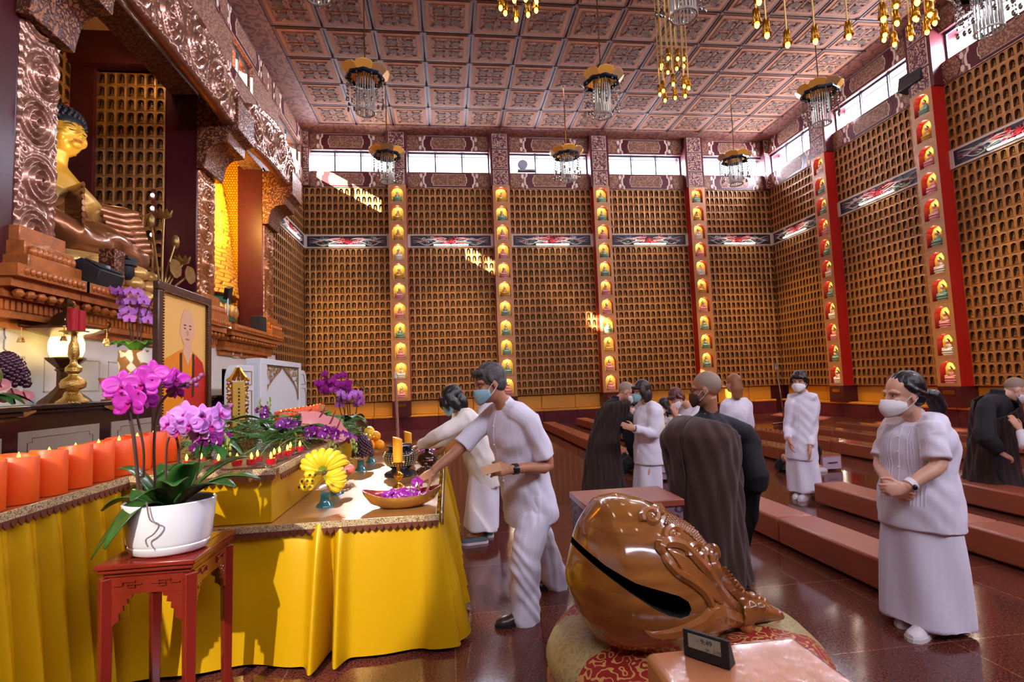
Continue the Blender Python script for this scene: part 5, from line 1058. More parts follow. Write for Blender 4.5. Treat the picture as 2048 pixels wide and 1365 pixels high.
# ------------------------------------------------ wooden fish drum in front
from mathutils.bvhtree import BVHTree
FW = mt('polished_fish_wood', (170, 110, 50), .16, var=(3, .28, (1, 1, 6)), coat=.7, col2=(112, 62, 24)); FWD = mt('carved_fish_wood', (142, 86, 40), .18, var=(9, .25), coat=.6); HOLE = mt('hollow_shade_paint', (14, 9, 7), .9)  # slot walls near black: shade of the hollow put into the colour
FY = 2.25
top = [(1138, 1110), (1149.7, 1077), (1165, 1042), (1199, 996), (1233.6, 988), (1280, 995), (1320, 1012), (1378, 1045), (1416, 1090), (1445, 1145), (1475, 1185), (1490, 1205)]
bot = [(1138, 1200), (1150, 1228), (1176, 1261), (1222, 1285), (1306, 1293), (1378, 1284), (1430, 1262), (1470, 1243), (1490, 1235)]
tw = np.array([[*onY(x, y, FY)][::2] for x, y in top]); bw = np.array([[*onY(x, y, FY)][::2] for x, y in bot])
F0 = np.array([(tw[0, 0]+tw[-1, 0])/2, FY, .43]); xs0, xs1 = np.array(onY(1131, 1150, FY))[0], tw[-1, 0]; R = []
for u in np.linspace(0, 1, 40):
    e = .5-.5*math.cos(PI*min(1, u*1.0)); x = xs0+(xs1-xs0)*(1-(1-u)**1.0) if u > .12 else xs0+(xs1-xs0)*(.12*(1-math.cos(u/.12*PI/2)))
    zt, zb = np.interp(x, tw[:, 0], tw[:, 1]), np.interp(x, bw[:, 0], bw[:, 1])
    if u < .12: q = math.sin(u/.12*PI/2); zm = np.array(onY(1131, 1150, FY))[2]; zt, zb = zm+(zt-zm)*(.15+.85*q), zm+(zb-zm)*(.15+.85*q)
    h, zc = (zt-zb)/2, (zt+zb)/2; w = min(.34, h*1.04)*(1 if x < .95 else max(.45, 1-(x-.95)*1.2)); R.append([(x-F0[0], w*math.cos(a), zc+h*math.sin(a)-F0[2]) for a in np.linspace(0, 2*PI, 33)[:-1]])
b = B(); b.rings(R); body_me = fuse(b, .016, 8)
fs = thing('wooden_fish_drum', 'huge polished wooden fish drum with a carved dragon head on the brocade cushion', 'drum', tuple(F0))
ln = [(1100, 1050), (1150, 1085), (1200, 1119), (1250, 1144), (1300, 1158), (1330, 1167), (1349, 1179), (1355, 1193), (1350, 1205), (1334, 1210), (1310, 1204), (1285, 1192), (1240, 1163), (1190, 1129), (1148, 1098), (1100, 1065)]
cut = B(); P = [(onY(x, y, FY-.3).x, onY(x, y, FY-.3).z) for x, y in ln]; Pb = [(onY(x, y, FY).x, onY(x, y, FY).z) for x, y in ln]
n = len(P); V = [(x-F0[0], -.6, z-F0[2]) for x, z in P]+[(x-F0[0], .16, z-F0[2]) for x, z in Pb]
cut.add(V, [tuple(range(n)), tuple(reversed(range(n, 2*n)))]+[(i, n+i, n+(i+1) % n, (i+1) % n) for i in range(n)], 0)
import bmesh
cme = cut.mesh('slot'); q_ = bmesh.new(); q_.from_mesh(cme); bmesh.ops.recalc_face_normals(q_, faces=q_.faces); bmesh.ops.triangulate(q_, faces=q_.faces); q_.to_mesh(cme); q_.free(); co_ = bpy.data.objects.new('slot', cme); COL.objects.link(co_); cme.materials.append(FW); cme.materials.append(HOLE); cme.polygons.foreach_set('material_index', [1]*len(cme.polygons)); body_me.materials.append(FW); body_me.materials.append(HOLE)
bm2 = evaluated(body_me, [('BOOLEAN', dict(operation='DIFFERENCE', solver='EXACT', object=co_))]); bpy.data.objects.remove(co_)
o = bpy.data.objects.new('body', sh(bm2, 50)); COL.objects.link(o); o.parent = fs
bvh = BVHTree.FromPolygons([tuple(v.co) for v in body_me.vertices], [tuple(p.vertices) for p in body_me.polygons])
def zp(x, y): return 1060+x/3.456, 970+y/3.456
def surf(x, y):
    x, y = zp(x, y); d = Vector(ray(x, y)).normalized(); h = bvh.ray_cast(Vector((0, 0, EYE))-Vector(F0), d)
    if h[0] is None: p = onY(x, y, FY-.02)-Vector(F0); return np.array(p), np.array((0, -1., .2))
    return np.array(h[0]), np.array(h[1])
def relief(pts, r, k=0, n=40, flat=.7, lift=0):
    q = [surf(x, y) for x, y in spline(pts, n)]; rr = r*1.3 if np.isscalar(r) else list(1.3*np.interp(np.linspace(0, 1, n), np.linspace(0, 1, len(r)), r))
    b.tube([p+nn*lift for p, nn in q], rr, 7)
b = B()
for cx, cy, r, d in ((838, 228, 62, 1), (992, 348, 62, 1), (1148, 466, 60, 1), (880, 168, 36, -1), (1272, 482, 34, 1), (1255, 470, 50, 1)):
    relief([(cx+r*(1-.82*t)*math.cos(d*(9.5*t)+2.6), cy+r*(1-.82*t)*math.sin(d*(9.5*t)+2.6)) for t in np.linspace(0, 1, 24)], [.013, .012, .008], n=60); p, nn = surf(cx, cy); b.ell(p, (.012, .012, .012), 8, 6)
obj('carved_spirals', b, FWD, fs)
b = B()
for i in range(20):
    for j in range(5):
        t = i/19; c = spline([(945, 245), (1040, 285), (1130, 345), (1195, 440)], 20)[i]; d = spline([(945, 245), (1040, 285), (1130, 345), (1195, 440)], 20)[min(19, i+1)]-spline([(945, 245), (1040, 285), (1130, 345), (1195, 440)], 20)[max(0, i-1)]; d = d/np.linalg.norm(d); nn2 = np.array([d[1], -d[0]])
        w = 15*(1-.45*t); q = c+nn2*((j-2)*w+(w/2 if i % 2 else 0)); p, nn = surf(*q); b.ell(p+nn*.003, (.008, .008, .006), 6, 5, basis(nn))
o = obj('carved_scales', b, FWD, fs); o['kind'] = 'stuff'
b = B()
relief([(925, 480), (903, 440), (925, 402), (985, 398), (1060, 425), (1130, 500), (1200, 580), (1270, 680), (1350, 790), (1440, 880)], [.012, .02, .02, .018, .018, .02, .02, .02, .012], n=50)
relief([(915, 478), (945, 530), (1020, 610), (1120, 670), (1200, 740), (1250, 830), (1290, 880)], [.008, .014, .016, .016, .014, .008], n=40)
for k in range(9): relief([(950+6*k, 455+6*k), (1050+4*k, 500+16*k), (1140+6*k, 590+15*k), (1250+9*k, 690+17*k), (1330+9*k, 800+10*k), (1420+5*k, 900)], [.003, .007, .007, .004], n=26, lift=.003)
relief([(1195, 450), (1215, 560), (1270, 660), (1340, 760), (1450, 860)], [.01, .018, .018, .012]); relief([(1235, 440), (1260, 560), (1320, 650), (1400, 740), (1490, 830)], [.01, .02, .02, .014])
for k in range(9): p, nn = surf(1300+20*k, 600+24*k); b.tube([p, p+np.array([.02, -.03, .025])], [.016, .004], 6)
obj('carved_mane', b, FWD, fs)
b = B()
relief([(790, 1008), (850, 1035), (960, 1030), (1080, 1000), (1190, 950), (1270, 880), (1400, 920), (1500, 930)], [.004, .014, .02, .024, .026, .03, .02], n=44)
relief([(1180, 1010), (1280, 985), (1380, 955), (1490, 930)], [.004, .016, .018, .012], n=26)
for k in range(8): relief([(1090+10*k, 985+4*k), (1180+8*k, 945+6*k), (1280+14*k, 890+9*k), (1400+8*k, 925)], [.003, .006, .004], n=20, lift=.016)
obj('carved_fin', b, FWD, fs)
b = B()
def hp(x, y, dy=0): p = onY(*zp(x, y), FY+dy)-Vector(F0); return np.array(p)
b.tube([hp(1400, 850), hp(1500, 850), hp(1580, 860), hp(1660, 880), hp(1735, 905)], [(.1, .08), (.085, .062), (.066, .042), (.05, .026), (.03, .014)], 14, lat=(0, 1, 0))
b.tube([hp(1440, 960), hp(1520, 990), hp(1590, 1010), hp(1650, 1035)], [(.07, .035), (.055, .03), (.04, .02), (.026, .01)], 12, lat=(0, 1, 0))
for x, y, dy, r in ((1545, 845, -.065, .02), (1605, 850, -.06, .018), (1530, 775, -.02, .024), (1575, 780, 0, .02), (1440, 735, 0, .028), (1490, 780, -.03, .024), (1725, 885, -.02, .014), (1500, 1000, -.055, .024), (1400, 690, 0, .03), (1535, 1005, -.05, .014), (1640, 850, -.03, .014), (1690, 865, -.02, .011), (1460, 800, -.06, .022), (1620, 800, 0, .014)): b.ell(hp(x, y, dy), (r*1.1, r, r*.9), 10, 7)
for q in (-1, 1):
    b.tube([hp(1560, 800, q*.03), hp(1500, 760, q*.05), hp(1430, 745, q*.06), hp(1380, 700, q*.07)], [.008, .014, .014, .005], 8); b.tube([hp(1500, 925, q*.05), hp(1560, 935, q*.05), hp(1640, 930, q*.035), hp(1720, 925, q*.015)], [.012, .012, .01, .006], 8)
o = obj('dragon_head', fuse(b, .006, 2), FWD, fs)
b = B()
for k in range(8): z = 930+15*k; b.tube([hp(1640-2*k, z+20, -.02), hp(1700-6*k, z+4, -.02), hp(1742-12*k, z, -.01)], [.005, .006, .003], 6)
obj('carved_beard', b, mt('pale_carved_wood', (206, 160, 116), .25, coat=.5), fs)
# cushion
CB1 = floral('red_gold_brocade', (150, 36, 34), (196, 150, 84), 20, 30, .22, .5); CB2 = floral('beige_brocade', (176, 160, 112), (156, 140, 94), 34, 22, .2, .45)
cc = (1.0, 2.34); cu_ = thing('drum_cushion', 'round brocade cushion in red and beige under the wooden fish drum', 'cushion', (*cc, 0)); b = B()
NS = 48; prof = [(.34, .33), (.52, .3), (.58, .24), (.605, .19), (.59, .14), (.54, .12)]; R2 = [[(r*math.cos(a), r*math.sin(a), z+.0) for a in np.linspace(0, 2*PI, NS+1)[:NS]] for r, z in [(.001, .30), (.2, .31)]+prof]
b.rings([[(x, y, z+.13-.0) for x, y, z in r] for r in R2], True); nb = len(R2)-1
b.mi = [(1 if ((j+3) // 6) % 2 and i >= 1 and i < nb else 0) for i in range(nb) for j in range(NS)]+[0, 0]
obj('cushion', b, [CB2, CB1], cu_, smooth=60)
b = B(); b.lathe([(0, 0), (.52, 0), (.58, .04), (.6, .12), (.605, .22), (.56, .25), (0, .25)], 48); obj('lacquer_base', b, mt('dark_red_lacquer', (120, 24, 22), .15, coat=.6), cu_)
# padded stool with clock
t = thing('padded_stool', 'tan padded stool wrapped in clear plastic at the bottom edge', 'stool', (.83, 1.38, 0)); TAN = mt('tan_vinyl', (212, 138, 92), .3, coat=1, bump=(9, .5, (1, .4, 1)))
b = B(); b.bb((-.25, -.26, .5), (.25, .26, .7)); obj('padded_top', b, TAN, t, bevel=.02)
for sx in (-1, 1):
    for sy in (-1, 1): b = B(); b.bb((sx*.2-.02, sy*.2-.02, 0), (sx*.2+.02, sy*.2+.02, .5)); obj('leg', b, ROSE, t)
PL = bpy.data.materials.new('clear_film'); PL.use_nodes = True; nn_, LL_ = PL.node_tree.nodes, PL.node_tree.links; nn_.remove(nn_['Principled BSDF']); tr = nn_.new('ShaderNodeBsdfTransparent'); gl = nn_.new('ShaderNodeBsdfGlossy'); gl.inputs['Roughness'].default_value = .06; mx = nn_.new('ShaderNodeMixShader'); mx.inputs[0].default_value = .1
nz = nn_.new('ShaderNodeTexNoise'); nz.inputs['Scale'].default_value = 14; nz.inputs['Distortion'].default_value = 2; bp = nn_.new('ShaderNodeBump'); bp.inputs['Strength'].default_value = .7; LL_.new(nz.outputs['Fac'], bp.inputs['Height']); LL_.new(bp.outputs[0], gl.inputs['Normal']); LL_.new(tr.outputs[0], mx.inputs[1]); LL_.new(gl.outputs[0], mx.inputs[2]); LL_.new(mx.outputs[0], nn_['Material Output'].inputs[0])
b = B(); b.grid(lambda u, v: (-.235+.47*u, -.245+.49*v, .704+.004*math.sin(17*u+9*v)*math.sin(13*v)), 24, 24); obj('plastic_film', b, PL, t)
ca, cb = onZ(1368, 1313, .7), onZ(1460.5, 1344, .7); cm = (ca+cb)/2; ang = math.atan2(cb.y-ca.y, cb.x-ca.x); CW = (cb-ca).length
t = thing('digital_clock', 'small black digital clock on the plastic-wrapped tan stool', 'clock', (cm.x, cm.y, .703), ang); b = B(); b.prism([(0, 0), (.045, 0), (.012, .078), (0, .078)], CW, np.array([[0, 0, 1], [1, 0, 0], [0, 1, 0]]), (-CW/2, 0, 0)); obj('case', b, BLP, t, bevel=.002)
b = B(); b.bb((-CW*.38, -.0015, .03), (CW*.33, 0, .07)); obj('screen', b, mt('lcd_screen', (150, 152, 134), .25), t)
LCD = mt('lcd_ink', (40, 44, 40), .5)
for s, x, z, h in (('9:49', .004, .05, .02), ('2/10', .034, .033, .013), ('-', -.024, .052, .014), ('29', .006, .033, .011)):
    me = text_mesh(s, h, .0003); o = obj('digits', me, LCD, t, (x, -.0022, z), smooth=0); o.rotation_euler[0] = PI/2
t = thing('lacquer_table', 'small carved lacquer table standing behind the wooden fish drum', 'table', (1.04, 3.17, 0)); b = B(); b.bb((-.29, -.2, .79), (.3, .2, .83)); obj('top', b, mt('red_brown_lacquer', (140, 70, 54), .3, var=(8, .2)), t, bevel=.006)
b = B(); b.bb((-.28, -.19, .6), (.29, .19, .79)); obj('carved_apron', b, floral('lilac_carved_wood', (120, 92, 110), (60, 40, 56), 14, 24, .1), t)
for sx in (-.25, .25):
    for sy in (-.16, .16): b = B(); b.bb((sx-.025, sy-.025, 0), (sx+.025, sy+.025, .6)); obj('leg', b, ROSE, t)
# ------------------------------------------------ kneeling benches
KV = mt('terracotta_vinyl', (160, 86, 60), .34, var=(3, .08), bump=(25, .1)); KF = mt('bench_plastic_film', (176, 120, 96), .14, coat=.8, bump=(12, .4))
def kneeler(x, y0, y1, lab, n, grp, film=False, w=.36, h=.24):
    t = thing('kneeling_bench', lab, 'bench', (x+w/2, (y0+y1)/2, 0), 0, grp); L = (y1-y0)/n
    for k in range(n):
        c = -(y1-y0)/2+(k+.5)*L; b = B(); b.bb((-w/2, c-L/2+.006, .02), (w/2, c+L/2-.006, h)); obj('padded_block', b, KV, t, bevel=.02)
    if film: b = B(); b.bb((-w/2+.012, -(y1-y0)/2+.01, h), (w/2-.012, (y1-y0)/2-.01, h+.004)); obj('plastic_cover', b, KF, t)
    hd = B(); hd.bb((-w/2+.03, -(y1-y0)/2-.008, .03), (w/2-.03, -(y1-y0)/2+.008, h-.03)); obj('end_panel', hd, mt('lilac_end_panel', (196, 176, 196), .3), t)
    hd = B(); hd.tube([(-.07, -(y1-y0)/2-.01, .13), (-.07, -(y1-y0)/2-.03, .13), (.07, -(y1-y0)/2-.03, .13), (.07, -(y1-y0)/2-.01, .13)], .009, 6); obj('handle', hd, mt('chrome', (200, 200, 206), .15, 1), t)
RX = [2.88, 4.16, 5.58, 6.9, 8.15, 9.4]
ON = ['first', 'second', 'third', 'fourth', 'fifth', 'sixth']
for i, x in enumerate(RX):
    y0, y1 = (3.3, 5.7) if i == 0 else (2.2, 5.75)
    if i < 4: kneeler(x, y0, y1, 'terracotta kneeling bench in the near block, %s row counting from the altar' % ON[i], 2, 'kneeling benches, near block')
    kneeler(x, 7.5, 12.0 if i else 16.2, 'terracotta kneeling bench in the far block, %s row counting from the altar' % ON[i], 3 if i else 6, 'kneeling benches, far block', i > 1)
kneeler(4.16, 12.1, 17.2, 'terracotta kneeling bench by the back wall, far part of the second row', 3, 'kneeling benches, far block')
# microphone stand
mp = onZ(1566, 824, 0); mp = Vector((9.6, 14.3, 0)); t = thing('microphone_stand', 'thin silver microphone stand before the far corner', 'microphone stand', tuple(mp)); SIL = mt('silver_steel', (196, 198, 204), .2, 1)
b = B(); b.cyl((0, 0, .03), (-.05, 0, 1.0), .016, 8); obj('pole', b, SIL, t); b = B(); b.cyl((-.05, 0, 1.0), (-.16, -.05, 1.62), .013, 8); obj('boom', b, SIL, t); b = B(); b.cyl((-.16, -.05, 1.6), (-.19, -.07, 1.76), .03, 10, .045); obj('microphone', b, mt('grey_mesh', (150, 150, 156), .4, .6), t)
for k in range(3): a = k*2.1+.3; b = B(); b.tube([(0, 0, .06), (.32*math.cos(a), .32*math.sin(a), .01)], .012, 6); obj('leg', b, SIL, t)
# ------------------------------------------------ people
A_ = np.array; UP = A_([0, 0, 1.])
def nrm(v): v = A_(v, float); return v/max(1e-9, np.linalg.norm(v))
SK = mt('skin_warm', (206, 150, 120), .5, sss=.12, var=(9, .05)); SKT = mt('skin_tan', (178, 122, 90), .5, sss=.12, var=(9, .06)); SKL = mt('skin_light', (222, 172, 146), .5, sss=.12, var=(9, .05))
HBK = mt('black_hair', (24, 21, 23), .35, bump=(90, .6, (1, 1, .15))); HGR = mt('greying_hair', (74, 70, 70), .5, var=(60, .5), bump=(120, .6)); HRD = mt('reddish_brown_hair', (92, 40, 34), .4, bump=(90, .6)); HBL = mt('light_brown_hair', (148, 96, 60), .4, bump=(90, .6, (1, 1, .15))); HBR = mt('dark_brown_hair', (50, 32, 32), .38, bump=(90, .6, (1, 1, .15)))
STUB = mt('shaved_scalp', (150, 128, 112), .55, var=(150, .12))
COT = mt('white_cotton', (226, 222, 236), .75, bump=(160, .12), sheen=.2); KNIT = mt('cream_knit', (234, 228, 220), .85, bump=(140, .4), sheen=.3)
ROBEB = mt('black_robe_cloth', (26, 26, 32), .8, bump=(150, .15)); ROBEK = mt('brown_robe_cloth', (62, 39, 32), .85, bump=(180, .25, (1, 1, .4)), sheen=.15); ROBED = mt('dark_brown_robe_cloth', (52, 34, 32), .85, bump=(180, .2), sheen=.1)
BLUEM = mt('pale_blue_mask', (150, 196, 206), .7); WHITEM = mt('white_mask', (236, 234, 238), .7); DRK = mt('dark_eye', (30, 22, 20), .3); SHO = mt('brown_leather', (58, 34, 28), .3, coat=.3); SHG = mt('grey_blue_shoe', (84, 98, 108), .6); SHW = mt('white_shoe', (222, 214, 218), .5); BLKC = mt('black_trousers', (24, 24, 28), .8); LENS = mt('black_frame', (20, 20, 22), .3); MRC = mt('maroon_cloth', (80, 40, 44), .8); YELC = mt('golden_vest', (206, 160, 50), .6)
def hand(b, w, d, n, s, curl=.5, size=1.0, pinch=0):
    """w wrist, d towards the fingers, n palm normal, s thumb side"""
    d, n = nrm(d), nrm(n); n = nrm(n-d*(n@d)); s = nrm(s-d*(A_(s)@d)-n*(A_(s)@n)); q = size
    R = A_([s, n, d]).T
    b.ell(w+d*.05*q, (.041*q, .016*q, .055*q), 14, 10, R); b.ell(w+d*.03*q+s*.022*q+n*.008*q, (.02*q, .016*q, .035*q), 10, 8, R); b.tube([w-d*.03, w+d*.03*q], [(.026*q, .02*q), (.034*q, .016*q)], 12, lat=s)
    for i, (o, L) in enumerate(((.029, .07), (.0098, .08), (-.0098, .075), (-.029, .058))):
        p = w+d*.095*q+s*o*q-d*.012*q*(i == 3); dd = nrm(d+s*o*1.5); pts = [p-d*.02*q, p]; a = curl*(1+.12*i)
        for k, f in enumerate((.42, .33, .25)):
            ang = a*(k+.7)*.75; pts.append(pts[-1]+(dd*math.cos(ang)+n*math.sin(ang))*L*f*q)
        b.tube(pts, [.0095*q, .0092*q, .0088*q, .0078*q, .006*q], 8)
    t0 = w+d*.03*q+s*.03*q; t1 = t0+(s*.7+d*.7+n*(.3+pinch*.5))*.035*q; t2 = t1+(d*.85+s*.25+n*(.3+pinch*.8))*.032*q; t3 = t2+(d*.95+n*(.3+pinch))*.024*q; b.tube([t0-d*.01, t0, t1, t2, t3], [.012*q, .012*q, .0105*q, .0095*q, .007*q], 8)
class Head:
    def __init__(s, C, D, up=UP, q=1.0):
        s.C = A_(C, float); s.x = nrm(D); u = nrm(up); s.z = nrm(u-s.x*(u@s.x)); s.y = np.cross(s.z, s.x); s.R = A_([s.x, s.y, s.z]).T; s.q = q
    def p(s, x, y, z): return s.C+s.R @ (A_([x, y, z])*s.q)
    def ell(s, b, c, d, nu=16, nv=12, rot=None, k=None): b.ell(s.p(*c), A_(d)*s.q, nu, nv, s.R if rot is None else s.R @ rot, k)
    def tube(s, b, P, r, n=8, **kw): b.tube([s.p(*p) for p in P], [x*s.q if np.isscalar(x) else (x[0]*s.q, x[1]*s.q) for x in r], n, **kw)
    def build(s, b, N):
        s.ell(b, (-.012, 0, .035), (.098, .077, .095), 24, 16); s.ell(b, (.018, 0, -.03), (.072, .064, .092), 20, 14); s.ell(b, (.045, 0, -.088), (.04, .042, .03)); s.ell(b, (.03, 0, -.06), (.055, .056, .045))
        s.tube(b, [(.083, 0, .02), (.096, 0, -.008), (.108, 0, -.03), (.092, 0, -.042)], [.009, .011, .014, .008])
        for q in (-1, 1):
            s.ell(b, (.1, q*.012, -.036), (.009, .009, .007), 8, 6); s.ell(b, (-.005, q*.076, -.008), (.02, .009, .032), 12, 8, rotm(rz=q*.35)); s.ell(b, (.066, q*.034, -.024), (.024, .022, .02), 10, 8); s.tube(b, [(.088, q*.01, .026), (.084, q*.036, .031), (.066, q*.06, .02)], [.008, .01, .007])
        s.tube(b, [(.084, -.024, -.066), (.095, 0, -.063), (.084, .024, -.066)], [.005, .009, .005]); s.tube(b, [(.082, -.02, -.076), (.092, 0, -.077), (.082, .02, -.076)], [.005, .009, .005])
        b.tube([s.p(-.015, 0, -.05), (s.p(-.02, 0, -.1)+N)/2, A_(N)-UP*.03], [.052*s.q, .052, .066], 16)
    def eyes(s, b, shut=0):
        for q in (-1, 1):
            s.ell(b, (.0805, q*.033, .006), (.0055, .0125, .0022 if shut else .0055), 10, 6, rotm(rz=q*.35), 1)
            if not shut: s.ell(b, (.083, q*.032, .006), (.0055, .0055, .0055), 8, 6, None, 0)
            s.tube(b, [(.086, q*.018, .0095), (.086, q*.034, .0125), (.075, q*.048, .008)], [.0012, .002, .001], 5, k=0)
            s.tube(b, [(.091, q*.014, .029), (.089, q*.034, .034), (.074, q*.056, .028)], [(.002, .001), (.004, .0015), (.0015, .001)], 6, k=0)
    def mask(s, style='flat'):
        b = B()
        def f(u, v):
            th = (u-.5)*2.35; e = abs(u-.5)*2; zt, zb = -.012-.022*e**2, -.118+.045*e**2; z = zt+(zb-zt)*v; w = math.sin(PI*v)
            r = .092+.012*w+(.02 if style == 'flat' else .03)*math.exp(-(th/.42)**2)*(1-.35*v)+.0015*math.sin(v*24)*(style == 'flat'); x = r*math.cos(th)*1.04+(.004 if style == 'flat' else .012*w*(1-e)); y = r*.82*math.sin(th)
            return s.p(x, y, z)
        b.grid(f, 25, 11); lo = B()
        for q in (-1, 1): s.tube(lo, [(.05, q*.07, -.035), (.02, q*.079, -.005), (-.012, q*.082, .012), (-.022, q*.084, -.012), (.01, q*.078, -.045), (.045, q*.071, -.072)], [.002]*6, 5)
        return b, lo
    def hair(s, style):
        b = B(); s.ell(b, *(((-.031, 0, .053), (.1, .085, .094)) if style == 'tail' else ((-.02, 0, .045), (.105, .085, .1))), 24, 16)
        if style == 'short': s.ell(b, (-.045, 0, -.005), (.07, .08, .07)); s.tube(b, [(.055, -.055, .09), (.085, -.02, .088), (.083, .025, .09), (.05, .06, .09)], [.02, .022, .022, .02]); [s.ell(b, (.012, q*.076, .04), (.022, .012, .035)) for q in (-1, 1)]
        if style == 'pixie': s.ell(b, (-.05, 0, -.02), (.07, .082, .09)); s.tube(b, [(.06, -.07, .05), (.088, -.03, .07), (.088, .02, .065), (.06, .068, .045)], [.018, .026, .026, .018]); [s.tube(b, [(.02, q*.08, .06), (.015, q*.085, .0), (-.02, q*.08, -.04)], [.02, .02, .01]) for q in (-1, 1)]
        if style in ('bob', 'bobdown'):
            s.ell(b, (-.05, 0, -.05), (.075, .088, .11)); s.tube(b, [(.06, -.07, .05), (.092, -.03, .06), (.092, .02, .055), (.06, .068, .045)], [.018, .024, .024, .018])
            for q in (-1, 1): s.tube(b, [(.03, q*.075, .08), (.035, q*.09, .0), (.02, q*.088, -.075), (.01, q*.07, -.12)], [(.04, .02), (.045, .02), (.04, .018), (.012, .008)], 10, lat=s.x)
            if style == 'bobdown': s.tube(b, [(.07, .05, .06), (.1, .06, -.0), (.1, .06, -.07)], [.03, .03, .012]); s.tube(b, [(.07, -.05, .06), (.1, -.06, -.0), (.1, -.06, -.07)], [.03, .03, .012])
        if style == 'tail': s.ell(b, (-.05, 0, -.005), (.065, .078, .07)); [s.tube(b, [(.03, q*.07, .07), (-.01, q*.084, .03), (-.08, q*.06, -.0)], [.014, .02, .02]) for q in (-1, 1)]; s.ell(b, (-.125, 0, .0), (.025, .025, .025)); s.tube(b, [(-.12, 0, .01), (-.17, 0, -.01), (-.2, .0, -.08), (-.19, 0, -.17)], [.022, .045, .045, .012], 12)
        if style == 'long': s.tube(b, [(-.04, 0, .03), (-.06, 0, -.08), (-.06, 0, -.2)], [(.085, .08), (.095, .075), (.08, .05)], 16, lat=s.y)
        return b
def shoe(b, an, toe, L=.25, w=.045, h=.07, k=0, sole=1):
    an = A_(an, float); d = A_(toe, float)-an; d[2] = 0; d = nrm(d); sd = np.cross(UP, d); R = []
    z0 = an[2]
    for t, ww, hh in ((-.28, .3, .5), (-.25, .75, .9), (-.1, .85, 1.05), (.1, .85, 1.0), (.3, .95, .75), (.5, 1.05, .6), (.65, .85, .5), (.73, .35, .35)):
        c = an+d*L*t; R.append([c+sd*w*ww*math.cos(a)+UP*(h*hh*max(0, math.sin(a))**.8+.0-an[2]*0) for a in np.linspace(0, 2*PI, 15)[:-1]])
    b.rings([[p*A_([1, 1, 1])+A_([0, 0, -an[2]+.018]) for p in r] for r in R], True, False, k)
    P = [an+d*L*t+sd*w*ww*q for q in (1, -1) for t, ww in (((-.3, .5), (-.2, .95), (.1, .98), (.45, 1.18), (.65, .95), (.76, .3)) if q == 1 else ((.76, .3), (.65, .95), (.45, 1.18), (.1, .98), (-.2, .95), (-.3, .5)))]
    b.prism([(p[0], p[1]) for p in P][::-1], .022, None, (0, 0, .001), sole)
